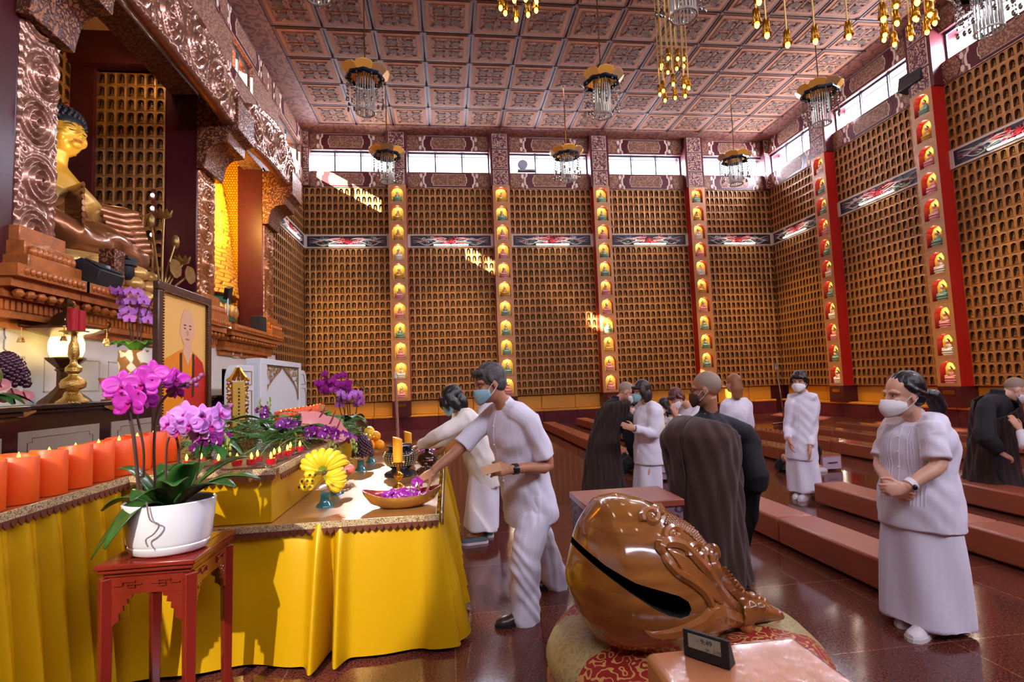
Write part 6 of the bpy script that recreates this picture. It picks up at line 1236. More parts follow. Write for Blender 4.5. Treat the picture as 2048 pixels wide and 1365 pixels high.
def person(label, loc, F, P, N, HC, HD, arms=(), legs=(), top=None, bottom=None, robe=None, kas=None, hair=('short', HBK), skin=SK, mask=None, build=1.0, vox=.008, hup=UP, shut=0, shoes=None, hq=1.0, shw=.18, group=None, glasses=0, vest=None):
    loc = A_([loc[0], loc[1], 0.]); rt = thing('person', label, 'person', tuple(loc), 0, group); r = lambda p: A_(p, float)-loc
    P, N, HC = r(P), r(N), r(HC); F = nrm(A_([F[0], F[1], 0])); S_ = np.cross(UP, F); ax = nrm(N-P); bw = build
    H = Head(HC, HD, hup, hq); b = B(); H.build(b, N)
    def sp(t): return P+(N-P)*t
    tor = [(P-UP*.12, .15, .12), (P, .165, .125), (sp(.35), .14, .1), (sp(.7), .165, .115), (sp(.9), .16, .09), (N+ax*.0, .07, .06)]
    b.tube([p for p, *_ in tor], [(w*bw, d*bw) for _, w, d in tor], 22, lat=S_)
    SH = []
    for a in arms:
        sd = a['side']; s = sp(.9)+S_*sd*shw*bw if 'sh' not in a else r(a['sh']); e, w = r(a['el']), r(a['wr']); SH.append((s, e, w, a)); b.tube(spline([sp(.88)+S_*sd*.08, s, (s+e)/2, e, (e+w)/2, w], 16), list(np.interp(np.linspace(0, 1, 16), [0, .2, .45, .6, .75, 1], [.06, .052*bw, .046*bw, .04*bw, .037*bw**.5, .026])), 12)
        hand(b, w, a.get('hd', w-e), a.get('hn', -UP), a.get('ht', F), a.get('curl', .5), a.get('hs', 1), a.get('pinch', 0))
    for l in legs:
        k, an = r(l['kn']), r(l['an']); h = P-UP*.08+S_*l['side']*.09; b.tube(spline([h, k, an], 10), list(np.interp(np.linspace(0, 1, 10), [0, .5, .75, 1], [.085, .055, .05, .034])), 12)
        b.ell(an+nrm(r(l['toe'])-an)*.05-UP*.02, (.09, .035, .03), 10, 6, basis(UP, nrm((r(l['toe'])-an)*A_([1, 1, 0]))) if True else None)
    obj('body', fuse(b, vox*.8, 3), skin, rt, smooth=180)
    if mask is not True:
        b = B(); H.eyes(b, shut); obj('eyes_and_brows', b, [DRK, mt('eye_white', (226, 216, 210), .3)], rt)
    if mask not in (None, True):
        mb, lo = H.mask(mask[0]); obj('face_mask', mb, mask[1], rt, solid=.003, smooth=180); obj('mask_loops', lo, WHITEM, rt)
    if glasses:
        b = B()
        for q in (-1, 1): b.tube([H.p(.1, q*.033+.022*math.cos(a), .004+.016*math.sin(a)) for a in np.linspace(0, 2*PI, 17)[:-1]], .002, 5, closed=True, caps=False); H.tube(b, [(.098, q*.056, .008), (.02, q*.082, .008), (-.01, q*.082, .0)], [.002]*3, 5)
        H.tube(b, [(.102, -.012, .006), (.102, .012, .006)], [.002]*2, 5); obj('glasses', b, LENS, rt)
    if hair:
        if hair[0] == 'shaved':
            b = B(); H.ell(b, (-.016, 0, .04), (.0985, .0775, .094), 26, 18); obj('shaved_scalp', b, hair[1], rt, smooth=180)
        else: obj('hair', fuse(H.hair(hair[0]), vox*.7, 3, .5, lambda c, n: .0016*np.sin((c[:, 0]*H.y[0]+c[:, 1]*H.y[1])*260+c[:, 2]*40)), hair[1], rt, smooth=180)
    def sleeves(b, kind, e0):
        for s, e, w, a in SH:
            sd = a['side']
            if kind in ('short', 'long'): b.tube([sp(.93)+S_*sd*.045, sp(.92)+S_*sd*.11, s-UP*.012, s+(e-s)*.2], [.078, .08, .068*bw, .062*bw], 14)
            if kind == 'short': m = s+(e-s)*.82; b.tube([sp(.84)+S_*sd*.07, s-UP*.012, s+(e-s)*.45, m], [.078*bw, .064*bw+e0*.3, .056*bw+e0*.35, .058*bw+e0*.4], 16)
            elif kind == 'long': b.tube(spline([sp(.86)+S_*sd*.07, s, (s+e)/2, e, (e+w)/2, w-nrm(w-e)*.015], 14), list(np.interp(np.linspace(0, 1, 14), [0, .2, .6, 1], [.08*bw, .068*bw+e0*.5, .054*bw+e0*.4, .04+e0*.3])), 14)
            elif kind == 'wide':
                dn = -UP; pts = spline([sp(.86)+S_*sd*.07, s, (s+e)/2, e, (e+w)/2, w-nrm(w-e)*.02], 12); rad = np.interp(np.linspace(0, 1, 12), [0, .25, .6, 1], [.09, .085, .1, .07]); b.tube(pts, list(rad), 14)
                dr = a.get('drop', .3); P2 = [e+(w-e)*t for t in (-.1, .35, .7, .98)]; b.rings([[p+nrm(w-e)*.0+np.cross(nrm(w-e), UP)*.045*math.cos(t)*(1 if math.sin(t) > -.2 else .75)+UP*((.06*math.sin(t)) if math.sin(t) > 0 else dr*k*math.sin(t)) for t in np.linspace(0, 2*PI, 17)[:-1]] for p, k in zip(P2, (.35, .75, 1, .95))])
    cx, cy = P[0], P[1]
    def folds(A, n, zk=2.0, ph=0): return lambda c, nn: A*np.sin(n*np.arctan2(c[:, 1]-cy, c[:, 0]-cx)+2.2*np.sin(zk*c[:, 2]*3+ph))*np.clip((P[2]+.1-c[:, 2])*2.5, .25, 1)
    def crease(A): return lambda c, nn: A*(np.sin(c[:, 2]*42+7*np.sin(c[:, 0]*11)+6*c[:, 1])*.6+np.sin(c[:, 2]*23-c[:, 0]*30+4*np.sin(c[:, 1]*14)))*np.clip(1.2-np.abs(c[:, 2]-P[2]-.2)*1.5, .25, 1)
    if bottom:
        kind, m = bottom[0], bottom[1]; b = B()
        if kind == 'skirt':
            hem = bottom[2] if len(bottom) > 2 else (.2, .16); hz = bottom[3] if len(bottom) > 3 else .07; hx = r(bottom[4]) if len(bottom) > 4 else A_([P[0]*.5, P[1]*.5, 0])
            pts = [A_([hx[0], hx[1], hz]), A_([hx[0], hx[1], hz])*.55+P*.45, P-UP*.02, sp(.2)]; b.tube(pts, [hem, ((hem[0]+.175*bw)/2+.01, (hem[1]+.14*bw)/2), (.176*bw, .138*bw), (.15*bw, .112*bw)], 28, lat=S_); obj('skirt', fuse(b, vox*1.3, 3, .5, folds(.011, 5, .7)), m, rt, smooth=180)
        else:
            for l in legs:
                k, an = r(l['kn']), r(l['an']); h = P-UP*.06+S_*l['side']*.085; b.tube(spline([h+UP*.08, h-UP*.06, (h+k)/2, k, (k+an)/2, an-UP*.02], 16), list(np.interp(np.linspace(0, 1, 16), [0, .2, .5, .8, 1], [.122*bw, .124*bw, .104*bw, .094*bw, .096*bw])), 16)
            b.ell(P-UP*.02, (.17*bw, .13*bw, .13), 18, 12, A_([S_, F, UP]).T); obj('trousers', fuse(b, vox*1.2, 3, .5, lambda c, nn: .0045*(np.sin(c[:, 2]*31+9*np.sin(c[:, 0]*13+c[:, 2]*5)+14*c[:, 1])+np.sin(c[:, 0]*38+c[:, 2]*9+3*np.sin(c[:, 2]*17)))*np.clip(1.2-c[:, 2]*.9, .35, 1)), m, rt, smooth=180)
    if top:
        m, sl = top[0], top[1]; hemz = top[2] if len(top) > 2 else .14; e0 = top[3] if len(top) > 3 else .02; b = B()
        T = [(P-ax*hemz*.7-UP*hemz*.4, .185*bw+e0, .15*bw+e0), (P, .178*bw+e0, .142*bw+e0), (sp(.35), .158*bw+e0, .125*bw+e0), (sp(.68), .178*bw+e0, .128*bw+e0), (sp(.9), .165*bw+e0*.5, .098*bw+e0*.5), (N, .075, .07), (N+ax*.02, .062, .06)]
        b.tube(spline([p for p, *_ in T], 20), [tuple(x) for x in spline([(w, d) for _, w, d in T], 20)], 26, lat=S_); sleeves(b, sl, e0); sme = fuse(b, vox*1.25, 3, .5, crease(.0042)); tree = BVHTree.FromPolygons([tuple(v.co) for v in sme.vertices], [tuple(p.vertices) for p in sme.polygons]) if len(top) > 4 else None; obj('shirt', sme, m, rt, smooth=180)
        nd = nrm(HC-N); b = B(); b.tube([N-nd*.015, N+nd*.02, N+nd*.045], [(.072, .068), (.065, .062), (.06, .058)], 20, lat=S_, caps=True); obj('collar', b, m, rt)
        if len(top) > 4:
            pl, bt = B(), B()
            for q, (u, rr) in enumerate([(0, .004)]+[(k*.016+.05, .0035) for k in range(6)]+[(-k*.016-.05, .0035) for k in range(6)]):
                if top[4] == 'plain' and q: continue
                pts = []
                for t in np.linspace(-.1, .92, 16):
                    x = u*(1 if t < .6 else 1-.5*(t-.6)); o_ = sp(t)+S_*x; h_ = tree.ray_cast(Vector(o_+F*.7), Vector(-F))[0]
                    if h_ is not None and (A_(h_)-o_) @ F < .24*bw: pts.append(A_(h_)+F*.001)
                if len(pts) < 4: continue
                pl.tube(pts, rr, 5)
                if q == 0:
                    for j in range(1, len(pts), 3): bt.ell(pts[j]+F*.006, (.007, .007, .007), 8, 6)
            obj('placket_pleats' if top[4] != 'plain' else 'placket', pl, m, rt); obj('buttons', bt, WHITEM, rt)
    if vest:
        b = B(); T = [(P-UP*.02, .19, .155), (sp(.35), .185, .15), (sp(.68), .2, .155), (sp(.88), .15, .12)]; b.tube([p for p, *_ in T], [(w*bw, d*bw) for _, w, d in T], 20, lat=S_); obj('vest', fuse(b, vox*1.3, 2), vest, rt, smooth=180)
    if robe:
        m, hem, hx, hz = robe[0], robe[1], r(robe[2]), robe[3]; b = B(); T = [(A_([hx[0], hx[1], hz]), *hem), (A_([hx[0], hx[1], hz])*.5+(P-UP*.02)*.5, (hem[0]+.2)/2, (hem[1]+.17)/2), (P, .2*bw, .165*bw), (sp(.35), .185*bw, .15*bw), (sp(.68), .2*bw, .15*bw), (sp(.9), .18*bw, .11*bw), (N, .08, .075), (N+ax*.03, .066, .064)]
        b.tube(spline([p for p, *_ in T], 26), [tuple(x) for x in spline([(w, d) for _, w, d in T], 26)], 28, lat=S_); sleeves(b, robe[4] if len(robe) > 4 else 'wide', .02); obj('robe', fuse(b, vox*1.3, 3, .5, folds(.012, 8)), m, rt, smooth=180)
        b = B(); b.tube([N-ax*.01, N+ax*.025, N+ax*.05], [(.078, .074), (.07, .068), (.064, .062)], 18, lat=S_); obj('collar', b, m, rt)
        if kas:
            side, km, ang0, kw = kas; b = B(); pp = spline([p for p, *_ in T[:7]], 40); rr = spline([(w, d) for _, w, d in T[:7]], 40); Lz = pp[:, 2]
            def f(u, v):
                a = 2*PI*u; c = .5+.5*math.cos(a-ang0); top_t = .6+.37*c**1.1; t = v*top_t*.99+.012; i = t*39; k = min(38, int(i)); fr = i-k; p = pp[k]*(1-fr)+pp[k+1]*fr; w_, d_ = rr[k]*(1-fr)+rr[k+1]*fr
                lft = max(0, math.cos(a)); o = .03+.075*c*max(0, (t-.45)/.5)+kw*lft*min(1, t*2.2)*(1 if t < .72 else max(.15, 1-(t-.72)*3.5))+.013*math.sin(9*a+14*(t-.3*a/PI))*(.4+.6*min(1, (1-t)*2))+.008*math.sin(21*a-18*t)
                return p+S_*(w_+o)*math.cos(a)+F*(d_+o)*math.sin(a)
            b.grid(f, 97, 44); obj('draped_outer_robe', b, km, rt, solid=.008, smooth=180)
    if shoes:
        for l in legs: b = B(); shoe(b, r(l['an'])*A_([1, 1, 0]), r(l['toe']), shoes[2] if len(shoes) > 2 else .25); obj('shoe', b, [shoes[0], shoes[1]], rt)
    return rt, r, sp, S_, F, SH
def pY(x, y, Y): return A_(onY(x, y, Y))
# man reaching to the flower bowl
F1 = nrm((-.9, -.44, 0)); r1 = person('man with greying hair in white short sleeves reaching over the near flower bowl', (.56, 3.68), F1, pY(1055, 985, 3.66), pY(1012, 812, 3.55), pY(980, 768, 3.5), (-.93, -.28, -.24),
    [dict(side=-1, sh=pY(975, 838, 3.68), el=pY(912, 905, 3.62), wr=pY(866, 943, 3.55), hd=(-.8, -.1, -.45), hn=(-.3, .3, -.9), ht=(-.3, -.9, .1), curl=.75, pinch=.6),
     dict(side=1, sh=pY(1062, 842, 3.4), el=pY(1096, 932, 3.42), wr=pY(1018, 940, 3.28), hd=(-1, .05, .02), hn=(.1, .75, -.4), ht=(-.2, -.1, 1), curl=.7, pinch=.3)],
    [dict(side=1, kn=pY(1052, 1120, 3.46), an=pY(1050, 1238, 3.5), toe=pY(1000, 1256, 3.45)), dict(side=-1, kn=pY(1085, 1090, 3.9), an=pY(1115, 1168, 4.02), toe=pY(1075, 1185, 4.0))],
    top=(COT, 'short', .17, .028, 'plain'), bottom=('trousers', COT), hair=('short', HGR), skin=SKT, mask=('flat', BLUEM), build=1.0, vox=.006, shut=1, shoes=(SHO, BLKC, .27), hup=(-.2, 0, 1))
rt, r, sp, S_, F, SH = r1
s, e, w_, a = SH[1]; b = B(); d = nrm(w_-e); b.tube([w_-d*.06, w_-d*.03], .034, 16); obj('wristwatch', b, LENS, rt); b = B(); b.ell(w_-d*.045+A_([0, -.036, .0]), (.02, .008, .02), 14, 8); obj('watch_face', b, LENS, rt)
p = pY(983, 938, 3.24); b = B(); R = basis((-.2, -.9, .45), (-.9, .1, -.2)); b.box((0, 0, 0), (.12, .055, .0015), R); tag(obj('paper_slip', b, mt('folded_tan_paper', (206, 160, 120), .7), None, p), 'folded tan paper slip held in the hand with the black watch', 'paper')
b = B(); orchid(b, (0, 0, 0), (-.4, -.9, .1), .085); tag(obj('orchid_bloom', b, [DPU, WHT], None, pY(835, 966, 3.52), solid=.001), 'purple orchid bloom pinched in the fingers above the near bowl', 'flower')
# woman in cardigan stretching to the far bowl
r2 = person('woman in cream cardigan and long white skirt leaning over the altar, black bob', (.24, 5.3), (-1, -.25), pY(968, 925, 5.3), pY(922, 822, 5.2), pY(905, 800, 5.15), (-.9, -.3, -.5),
    [dict(side=1, sh=pY(935, 838, 5.08), el=pY(880, 870, 5.0), wr=pY(838, 892, 5.2), hd=(-1, 0, -.3), hn=(0, 0, -1), ht=(0, 1, 0)), dict(side=-1, sh=pY(925, 835, 5.4), el=pY(890, 880, 5.5), wr=pY(850, 890, 5.6), hd=(-1, 0, -.3), hn=(0, 0, -1), ht=(0, -1, 0))],
    [dict(side=1, kn=pY(962, 1000, 5.2), an=pY(960, 1062, 5.22), toe=pY(925, 1078, 5.2)), dict(side=-1, kn=pY(970, 1000, 5.45), an=pY(972, 1058, 5.4), toe=pY(940, 1068, 5.4))],
    top=(KNIT, 'long', .2, .035), bottom=('skirt', COT, (.2, .17), .12, pY(962, 1060, 5.3)), hair=('bobdown', HBK), skin=SK, mask=('flat', BLUEM), vox=.009, shoes=(SHG, SHW), shut=1, hup=(-.4, 0, 1))
# person standing behind them
person('person in white standing between the cardigan woman and the man, mostly hidden', (.42, 6.6), (-1, -.2), pY(985, 890, 6.6), pY(975, 790, 6.6), pY(975, 762, 6.55), (-1, -.1, -.1),
    [dict(side=1, el=pY(958, 842, 6.4), wr=pY(950, 850, 6.3)), dict(side=-1, el=pY(965, 842, 6.8), wr=pY(955, 850, 6.7))], [dict(side=1, kn=pY(990, 960, 6.5), an=pY(992, 1022, 6.5), toe=pY(970, 1030, 6.5)), dict(side=-1, kn=pY(1000, 960, 6.7), an=pY(1003, 1018, 6.7), toe=pY(985, 1022, 6.7))],
    top=(COT, 'long', .15), bottom=('trousers', MRC), hair=('short', HBK), mask=('flat', WHITEM), vox=.011, shoes=(BLKC, BLKC))
# bending nun on the left
person('shaven-headed nun in dark brown robes bending towards the woman with praying hands', (1.72, 6.75), (1, -.15), pY(1208, 880, 6.75), pY(1232, 800, 6.7), pY(1252, 785, 6.65), (.85, -.25, -.45),
    [dict(side=-1, sh=pY(1228, 815, 6.58), el=pY(1245, 845, 6.6), wr=pY(1266, 842, 6.62), hd=(1, 0, 0), hn=(0, 1, 0), ht=(0, 0, 1), drop=.5), dict(side=1, sh=pY(1238, 812, 6.9), el=pY(1258, 845, 6.9), wr=pY(1278, 838, 6.8), hd=(1, 0, 0), hn=(0, -1, 0), ht=(0, 0, 1), drop=.45)],
    [dict(side=1, kn=pY(1205, 940, 6.9), an=pY(1202, 995, 6.9), toe=pY(1225, 1000, 6.9)), dict(side=-1, kn=pY(1208, 945, 6.7), an=pY(1192, 998, 6.7), toe=pY(1200, 1005, 6.6))],
    robe=(ROBEB, (.26, .24), pY(1207, 1003, 6.75), .03), kas=(1, ROBED, PI*.9, .0), hair=('shaved', STUB), skin=SK, mask=('flat', WHITEM), vox=.01, shoes=(SHG, BLKC), shut=1, glasses=1, hup=(.3, 0, 1))
# woman with praying hands
r4 = person('woman in white cardigan and blue mask holding praying hands, dark bob and glasses', (2.3, 6.3), (-1, -.35), pY(1298, 898, 6.3), pY(1295, 808, 6.3), pY(1283, 783, 6.25), (-.95, -.2, -.12),
    [dict(side=1, sh=pY(1310, 822, 6.1), el=pY(1308, 868, 6.05), wr=pY(1268, 858, 6.05), hd=(-1, 0, .35), hn=(0, 1, 0), ht=(.2, 0, 1), curl=.1), dict(side=-1, sh=pY(1290, 820, 6.5), el=pY(1290, 868, 6.4), wr=pY(1268, 858, 6.13), hd=(-1, -.05, .35), hn=(0, -1, 0), ht=(.2, 0, 1), curl=.1)],
    [dict(side=1, kn=pY(1295, 960, 6.2), an=pY(1295, 1012, 6.2), toe=pY(1275, 1018, 6.2)), dict(side=-1, kn=pY(1300, 960, 6.4), an=pY(1302, 1010, 6.4), toe=pY(1282, 1015, 6.4))],
    top=(COT, 'long', .16, .03, 'plain'), bottom=('skirt', COT, (.19, .16), .06, pY(1296, 1015, 6.3)), hair=('bob', HBR), skin=SK, mask=('flat', BLUEM), vox=.009, shoes=(SHW, SHW), glasses=1)
rt, r, sp, S_, F, SH = r4; b = B(); d = nrm(SH[0][2]-SH[0][1]); b.tube([SH[0][2]-d*.05, SH[0][2]-d*.01], .036, 14); obj('wristwatch', b, mt('navy_watch', (30, 34, 70), .3), rt)
b = B(); T = [(sp(-.1), .2, .17), (sp(.35), .185, .155), (sp(.7), .2, .15), (sp(.92), .12, .1)]; b.tube([p for p, *_ in T], [(w, d) for _, w, d in T], 22, lat=S_)
for s, e, w_, a in SH: b.tube(spline([sp(.86)+S_*a['side']*.07, s, e, w_-nrm(w_-e)*.05], 12), [.085, .08, .078, .075, .07, .068, .068, .066, .062, .058, .055, .05], 12)
o = fuse(b, .012, 3, .5, lambda c, n: .004*np.sin(c[:, 2]*40+8*c[:, 0])); obj('cardigan', o, KNIT, rt, smooth=180, loc=tuple(-F*.035))
# big monk, back view
r6 = person('shaven-headed monk seen from behind in black robe and brown drape, glasses', (1.95, 3.8), (-.62, .78), pY(1420, 985, 3.8), pY(1418, 826, 3.8), pY(1412, 780, 3.76), (-.8, .58, -.1),
    [dict(side=-1, sh=pY(1492, 872, 3.86), el=pY(1512, 960, 3.8), wr=pY(1480, 985, 4.05), hd=(-.8, .5, 0), hn=(-.4, -.6, 0), ht=(0, 0, 1), drop=.52), dict(side=1, sh=pY(1352, 880, 3.72), el=pY(1362, 965, 3.78), wr=pY(1352, 945, 4.0), hd=(-.2, .9, .4), hn=(.6, .6, 0), ht=(0, 0, 1), drop=.3)],
    [dict(side=1, kn=pY(1400, 1090, 3.75), an=pY(1400, 1180, 3.75), toe=pY(1370, 1180, 3.9)), dict(side=-1, kn=pY(1450, 1090, 3.85), an=pY(1460, 1175, 3.85), toe=pY(1430, 1175, 4.0))],
    robe=(ROBEB, (.27, .22), pY(1428, 1170, 3.8), .02), kas=(1, ROBEK, .35, .15), hair=('shaved', STUB), skin=SKT, mask=('flat', mt('brown_mask', (70, 46, 40), .7)), vox=.007, glasses=1, build=1.12, hq=1.03, shoes=(BLKC, BLKC))
# women around the second row
person('woman with reddish brown hair bowing over praying hands, white mask', (2.95, 7.15), (-.9, -.4), pY(1395, 890, 7.15), pY(1378, 812, 7.1), pY(1353, 796, 7.0), (-.8, -.3, -.65),
    [dict(side=1, el=pY(1378, 850, 6.88), wr=pY(1352, 832, 6.92), hd=(-.3, 0, 1), hn=(0, 1, 0), ht=(1, 0, .2), curl=.1), dict(side=-1, el=pY(1370, 850, 7.25), wr=pY(1350, 832, 6.99), hd=(-.3, 0, 1), hn=(0, -1, 0), ht=(1, 0, .2), curl=.1)],
    [dict(side=1, kn=pY(1395, 930, 7.08), an=pY(1398, 975, 7.08), toe=pY(1385, 978, 7.08)), dict(side=-1, kn=pY(1400, 930, 7.25), an=pY(1402, 972, 7.25), toe=pY(1388, 975, 7.25))], top=(COT, 'long', .14), bottom=('skirt', COT, (.19, .16), .07), hair=('pixie', HRD), mask=('flat', WHITEM), vox=.01, shoes=(SHW, SHW), shut=1, hup=(-.5, 0, 1))
person('woman with light brown hair seen from behind, white shawl, beside the big monk', (3.55, 7.1), (-.3, .95), pY(1475, 885, 7.1), pY(1472, 800, 7.1), pY(1466, 768, 7.05), (-.5, .85, 0),
    [dict(side=1, el=pY(1450, 850, 7.1), wr=pY(1452, 870, 7.28)), dict(side=-1, el=pY(1498, 850, 7.1), wr=pY(1492, 870, 7.28))], [dict(side=1, kn=pY(1470, 925, 7.1), an=pY(1470, 965, 7.1), toe=pY(1465, 960, 7.28)), dict(side=-1, kn=pY(1482, 925, 7.1), an=pY(1482, 965, 7.1), toe=pY(1478, 960, 7.28))],
    top=(COT, 'long', .15, .045), bottom=('skirt', COT, (.2, .17), .07), hair=('long', HBL), mask=True, vox=.011, shoes=(SHW, SHW))
def kneel(label, x, y, Y, vest=None, hairs=('bob', HBK), topm=COT, F=(-1, -.3)):
    h = pY(x, y, Y); lo = (h[0]+.1, Y); z = h[2]; q = A_([h[0]+.06, Y, z-.22]); pz = A_([h[0]+.14, Y, max(.36, z-.72)])
    return person(label, lo, F, pz, q, h, (-.9, -.3, -.35), [dict(side=1, el=q+A_([-.04, -.2, -.28]), wr=q+A_([-.26, -.05, -.2]), hd=(-.4, .05, 1), hn=(0, 1, 0), ht=(1, 0, 0), curl=.1), dict(side=-1, el=q+A_([-.04, .2, -.28]), wr=q+A_([-.26, .03, -.2]), hd=(-.4, -.05, 1), hn=(0, -1, 0), ht=(1, 0, 0), curl=.1)],
        [dict(side=s, kn=pz+A_([-.38, -s*.1, -.3*(pz[2]/.36)]), an=A_([pz[0]+.05, Y-s*.1, .12 if vest == 0 else .34]), toe=A_([pz[0]+.2, Y-s*.1, .03])) for s in (1, -1)], top=(topm, 'long', .1), bottom=('trousers', BLKC), hair=hairs, mask=('flat', WHITEM), vox=.012, shoes=(SHW, SHW) if vest == 0 else None, vest=vest or None, shut=1)
kneel('black-haired woman in a golden vest kneeling behind the praying woman', 1328, 812, 9.0, YELC)
kneel('black-haired woman in dark clothes kneeling behind the bowing red-haired woman', 1347, 828, 8.4, None, ('bob', HBK), BLKC)
kneel('dark-haired person kneeling just behind the bending nun, head low', 1252, 808, 8.2, None, ('short', HBK), COT); kneel('dark-haired person kneeling between the nun and the praying woman', 1266, 812, 9.9, None, ('short', HBK), BLKC)
# standing woman on the right
r8 = person('short-haired woman in white blouse and long skirt standing with arms down', (4.22, 6.05), (-.75, -.66), pY(1603, 890, 6.05), pY(1606, 790, 6.05), pY(1599, 764, 6.02), (-.8, -.6, -.05),
    [dict(side=1, sh=pY(1628, 806, 5.98), el=pY(1627, 852, 6.0), wr=pY(1620, 895, 5.88), hd=(-.05, -.05, -1), hn=(-.6, .4, 0), ht=(-.7, -.6, 0), curl=.4), dict(side=-1, sh=pY(1582, 808, 6.1), el=pY(1576, 855, 6.12), wr=pY(1577, 880, 5.95), hd=(.1, -.1, -1), hn=(.6, -.2, 0), ht=(-.6, -.7, 0), curl=.5)],
    [dict(side=1, kn=pY(1610, 945, 6.0), an=pY(1612, 992, 6.0), toe=pY(1602, 1000, 5.92)), dict(side=-1, kn=pY(1600, 945, 6.1), an=pY(1600, 988, 6.1), toe=pY(1590, 994, 6.0))],
    top=(COT, 'long', .16, .012, 'plain'), bottom=('skirt', COT, (.19, .16), .08, pY(1611, 990, 6.05)), hair=('pixie', HBK), skin=SK, mask=('flat', WHITEM), vox=.008, shoes=(SHW, SHW), build=.92)
kneel('person in black trousers crouching behind the short-haired woman, white shoes', 1594, 872, 7.62, 0, ('short', HBK), BLKC)
# large woman in the right foreground
LX = (2.72, 2.95); F10 = (-.97, -.22)
r10 = person('woman with black ponytail in white blouse and long skirt, hands clasped, white mask', LX, F10, pY(1838, 985, 2.95), pY(1832, 838, 2.95), pY(1806, 792, 2.9), (-.98, .1, -.04),
    [dict(side=1, sh=pY(1866, 862, 2.77), el=pY(1876, 932, 2.72), wr=pY(1812, 976, 2.74), hd=(-.9, .35, -.15), hn=(.35, .9, -.1), ht=(-.1, -.2, .9), curl=1.35), dict(side=-1, sh=pY(1784, 862, 3.13), el=pY(1762, 930, 3.1), wr=pY(1779, 974, 2.93), hd=(.1, -.8, -.35), hn=(.8, .3, 0), ht=(.2, -.2, .9), curl=1.2)],
    [dict(side=1, kn=pY(1850, 1130, 2.9), an=pY(1850, 1250, 2.86), toe=pY(1800, 1262, 2.75)), dict(side=-1, kn=pY(1835, 1130, 3.0), an=pY(1828, 1240, 3.02), toe=pY(1780, 1240, 2.9))],
    top=(COT, 'short', .18, .026, 'pleats'), bottom=('skirt', COT, (.235, .21), .045, pY(1852, 1250, 2.95)), hair=('tail', HBK), skin=SKL, mask=('kf', WHITEM), build=1.1, vox=.006, shoes=(SHW, SHW, .24), hq=1.04, shw=.165)
rt, r, sp, S_, F, SH = r10; b = B(); d = nrm(SH[0][2]-SH[0][1]); b.tube([SH[0][2]-d*.05, SH[0][2]-d*.02], .038, 14); obj('watch_band', b, WHITEM, rt); b = B(); b.ell(SH[0][2]-d*.035+A_([-.01, -.036, -.01]), (.014, .012, .016), 10, 8); obj('watch_face', b, LENS, rt)
# bent monk and the arm at the right edge
person('shaven-headed monk in black and brown robes bowing low at the right picture edge', (6.25, 5.3), (.75, -.65), pY(1985, 895, 5.3), pY(1995, 788, 5.2), pY(2030, 780, 5.12), (.75, -.5, -.6),
    [dict(side=-1, sh=pY(1972, 812, 5.1), el=pY(1972, 875, 4.98), wr=pY(2003, 908, 4.92), hd=(.7, -.2, -.4), hn=(0, .6, -.6), ht=(.5, -.6, .5), curl=.6, drop=.34), dict(side=1, el=pY(2035, 870, 5.3), wr=pY(2050, 840, 5.1), drop=.3)],
    [dict(side=1, kn=pY(1990, 960, 5.4), an=pY(1990, 1010, 5.4), toe=pY(2010, 1012, 5.3)), dict(side=-1, kn=pY(1975, 965, 5.2), an=pY(1975, 1020, 5.2), toe=pY(1995, 1022, 5.1))],
    robe=(ROBEB, (.27, .24), pY(1985, 1018, 5.3), .03), kas=(1, ROBED, .35, .05), hair=('shaved', STUB), skin=SKL, mask=('flat', WHITEM), vox=.01, build=1.05, shut=1, hup=(.4, -.2, 1))
person('person in white reaching an arm towards the bowing monk, cut by the picture edge', (6.4, 4.6), (-.3, 1), A_([6.4, 4.6, .95]), A_([6.37, 4.6, 1.42]), A_([6.35, 4.65, 1.62]), (-.3, 1, -.1),
    [dict(side=1, sh=A_([6.16, 4.62, 1.36]), el=pY(2058, 900, 4.62), wr=pY(2040, 860, 4.75), hd=(-.3, .3, 1), hn=(.2, .9, 0), ht=(.9, 0, .1), curl=.4), dict(side=-1, el=A_([6.62, 4.65, 1.1]), wr=A_([6.58, 4.8, .95]))],
    [dict(side=1, kn=A_([6.33, 4.61, .5]), an=A_([6.33, 4.61, .09]), toe=A_([6.27, 4.8, .03])), dict(side=-1, kn=A_([6.49, 4.65, .5]), an=A_([6.49, 4.65, .09]), toe=A_([6.45, 4.85, .03]))], top=(COT, 'long', .15), bottom=('trousers', COT), hair=('short', HBK), mask=('flat', WHITEM), vox=.012, shoes=(SHW, SHW))
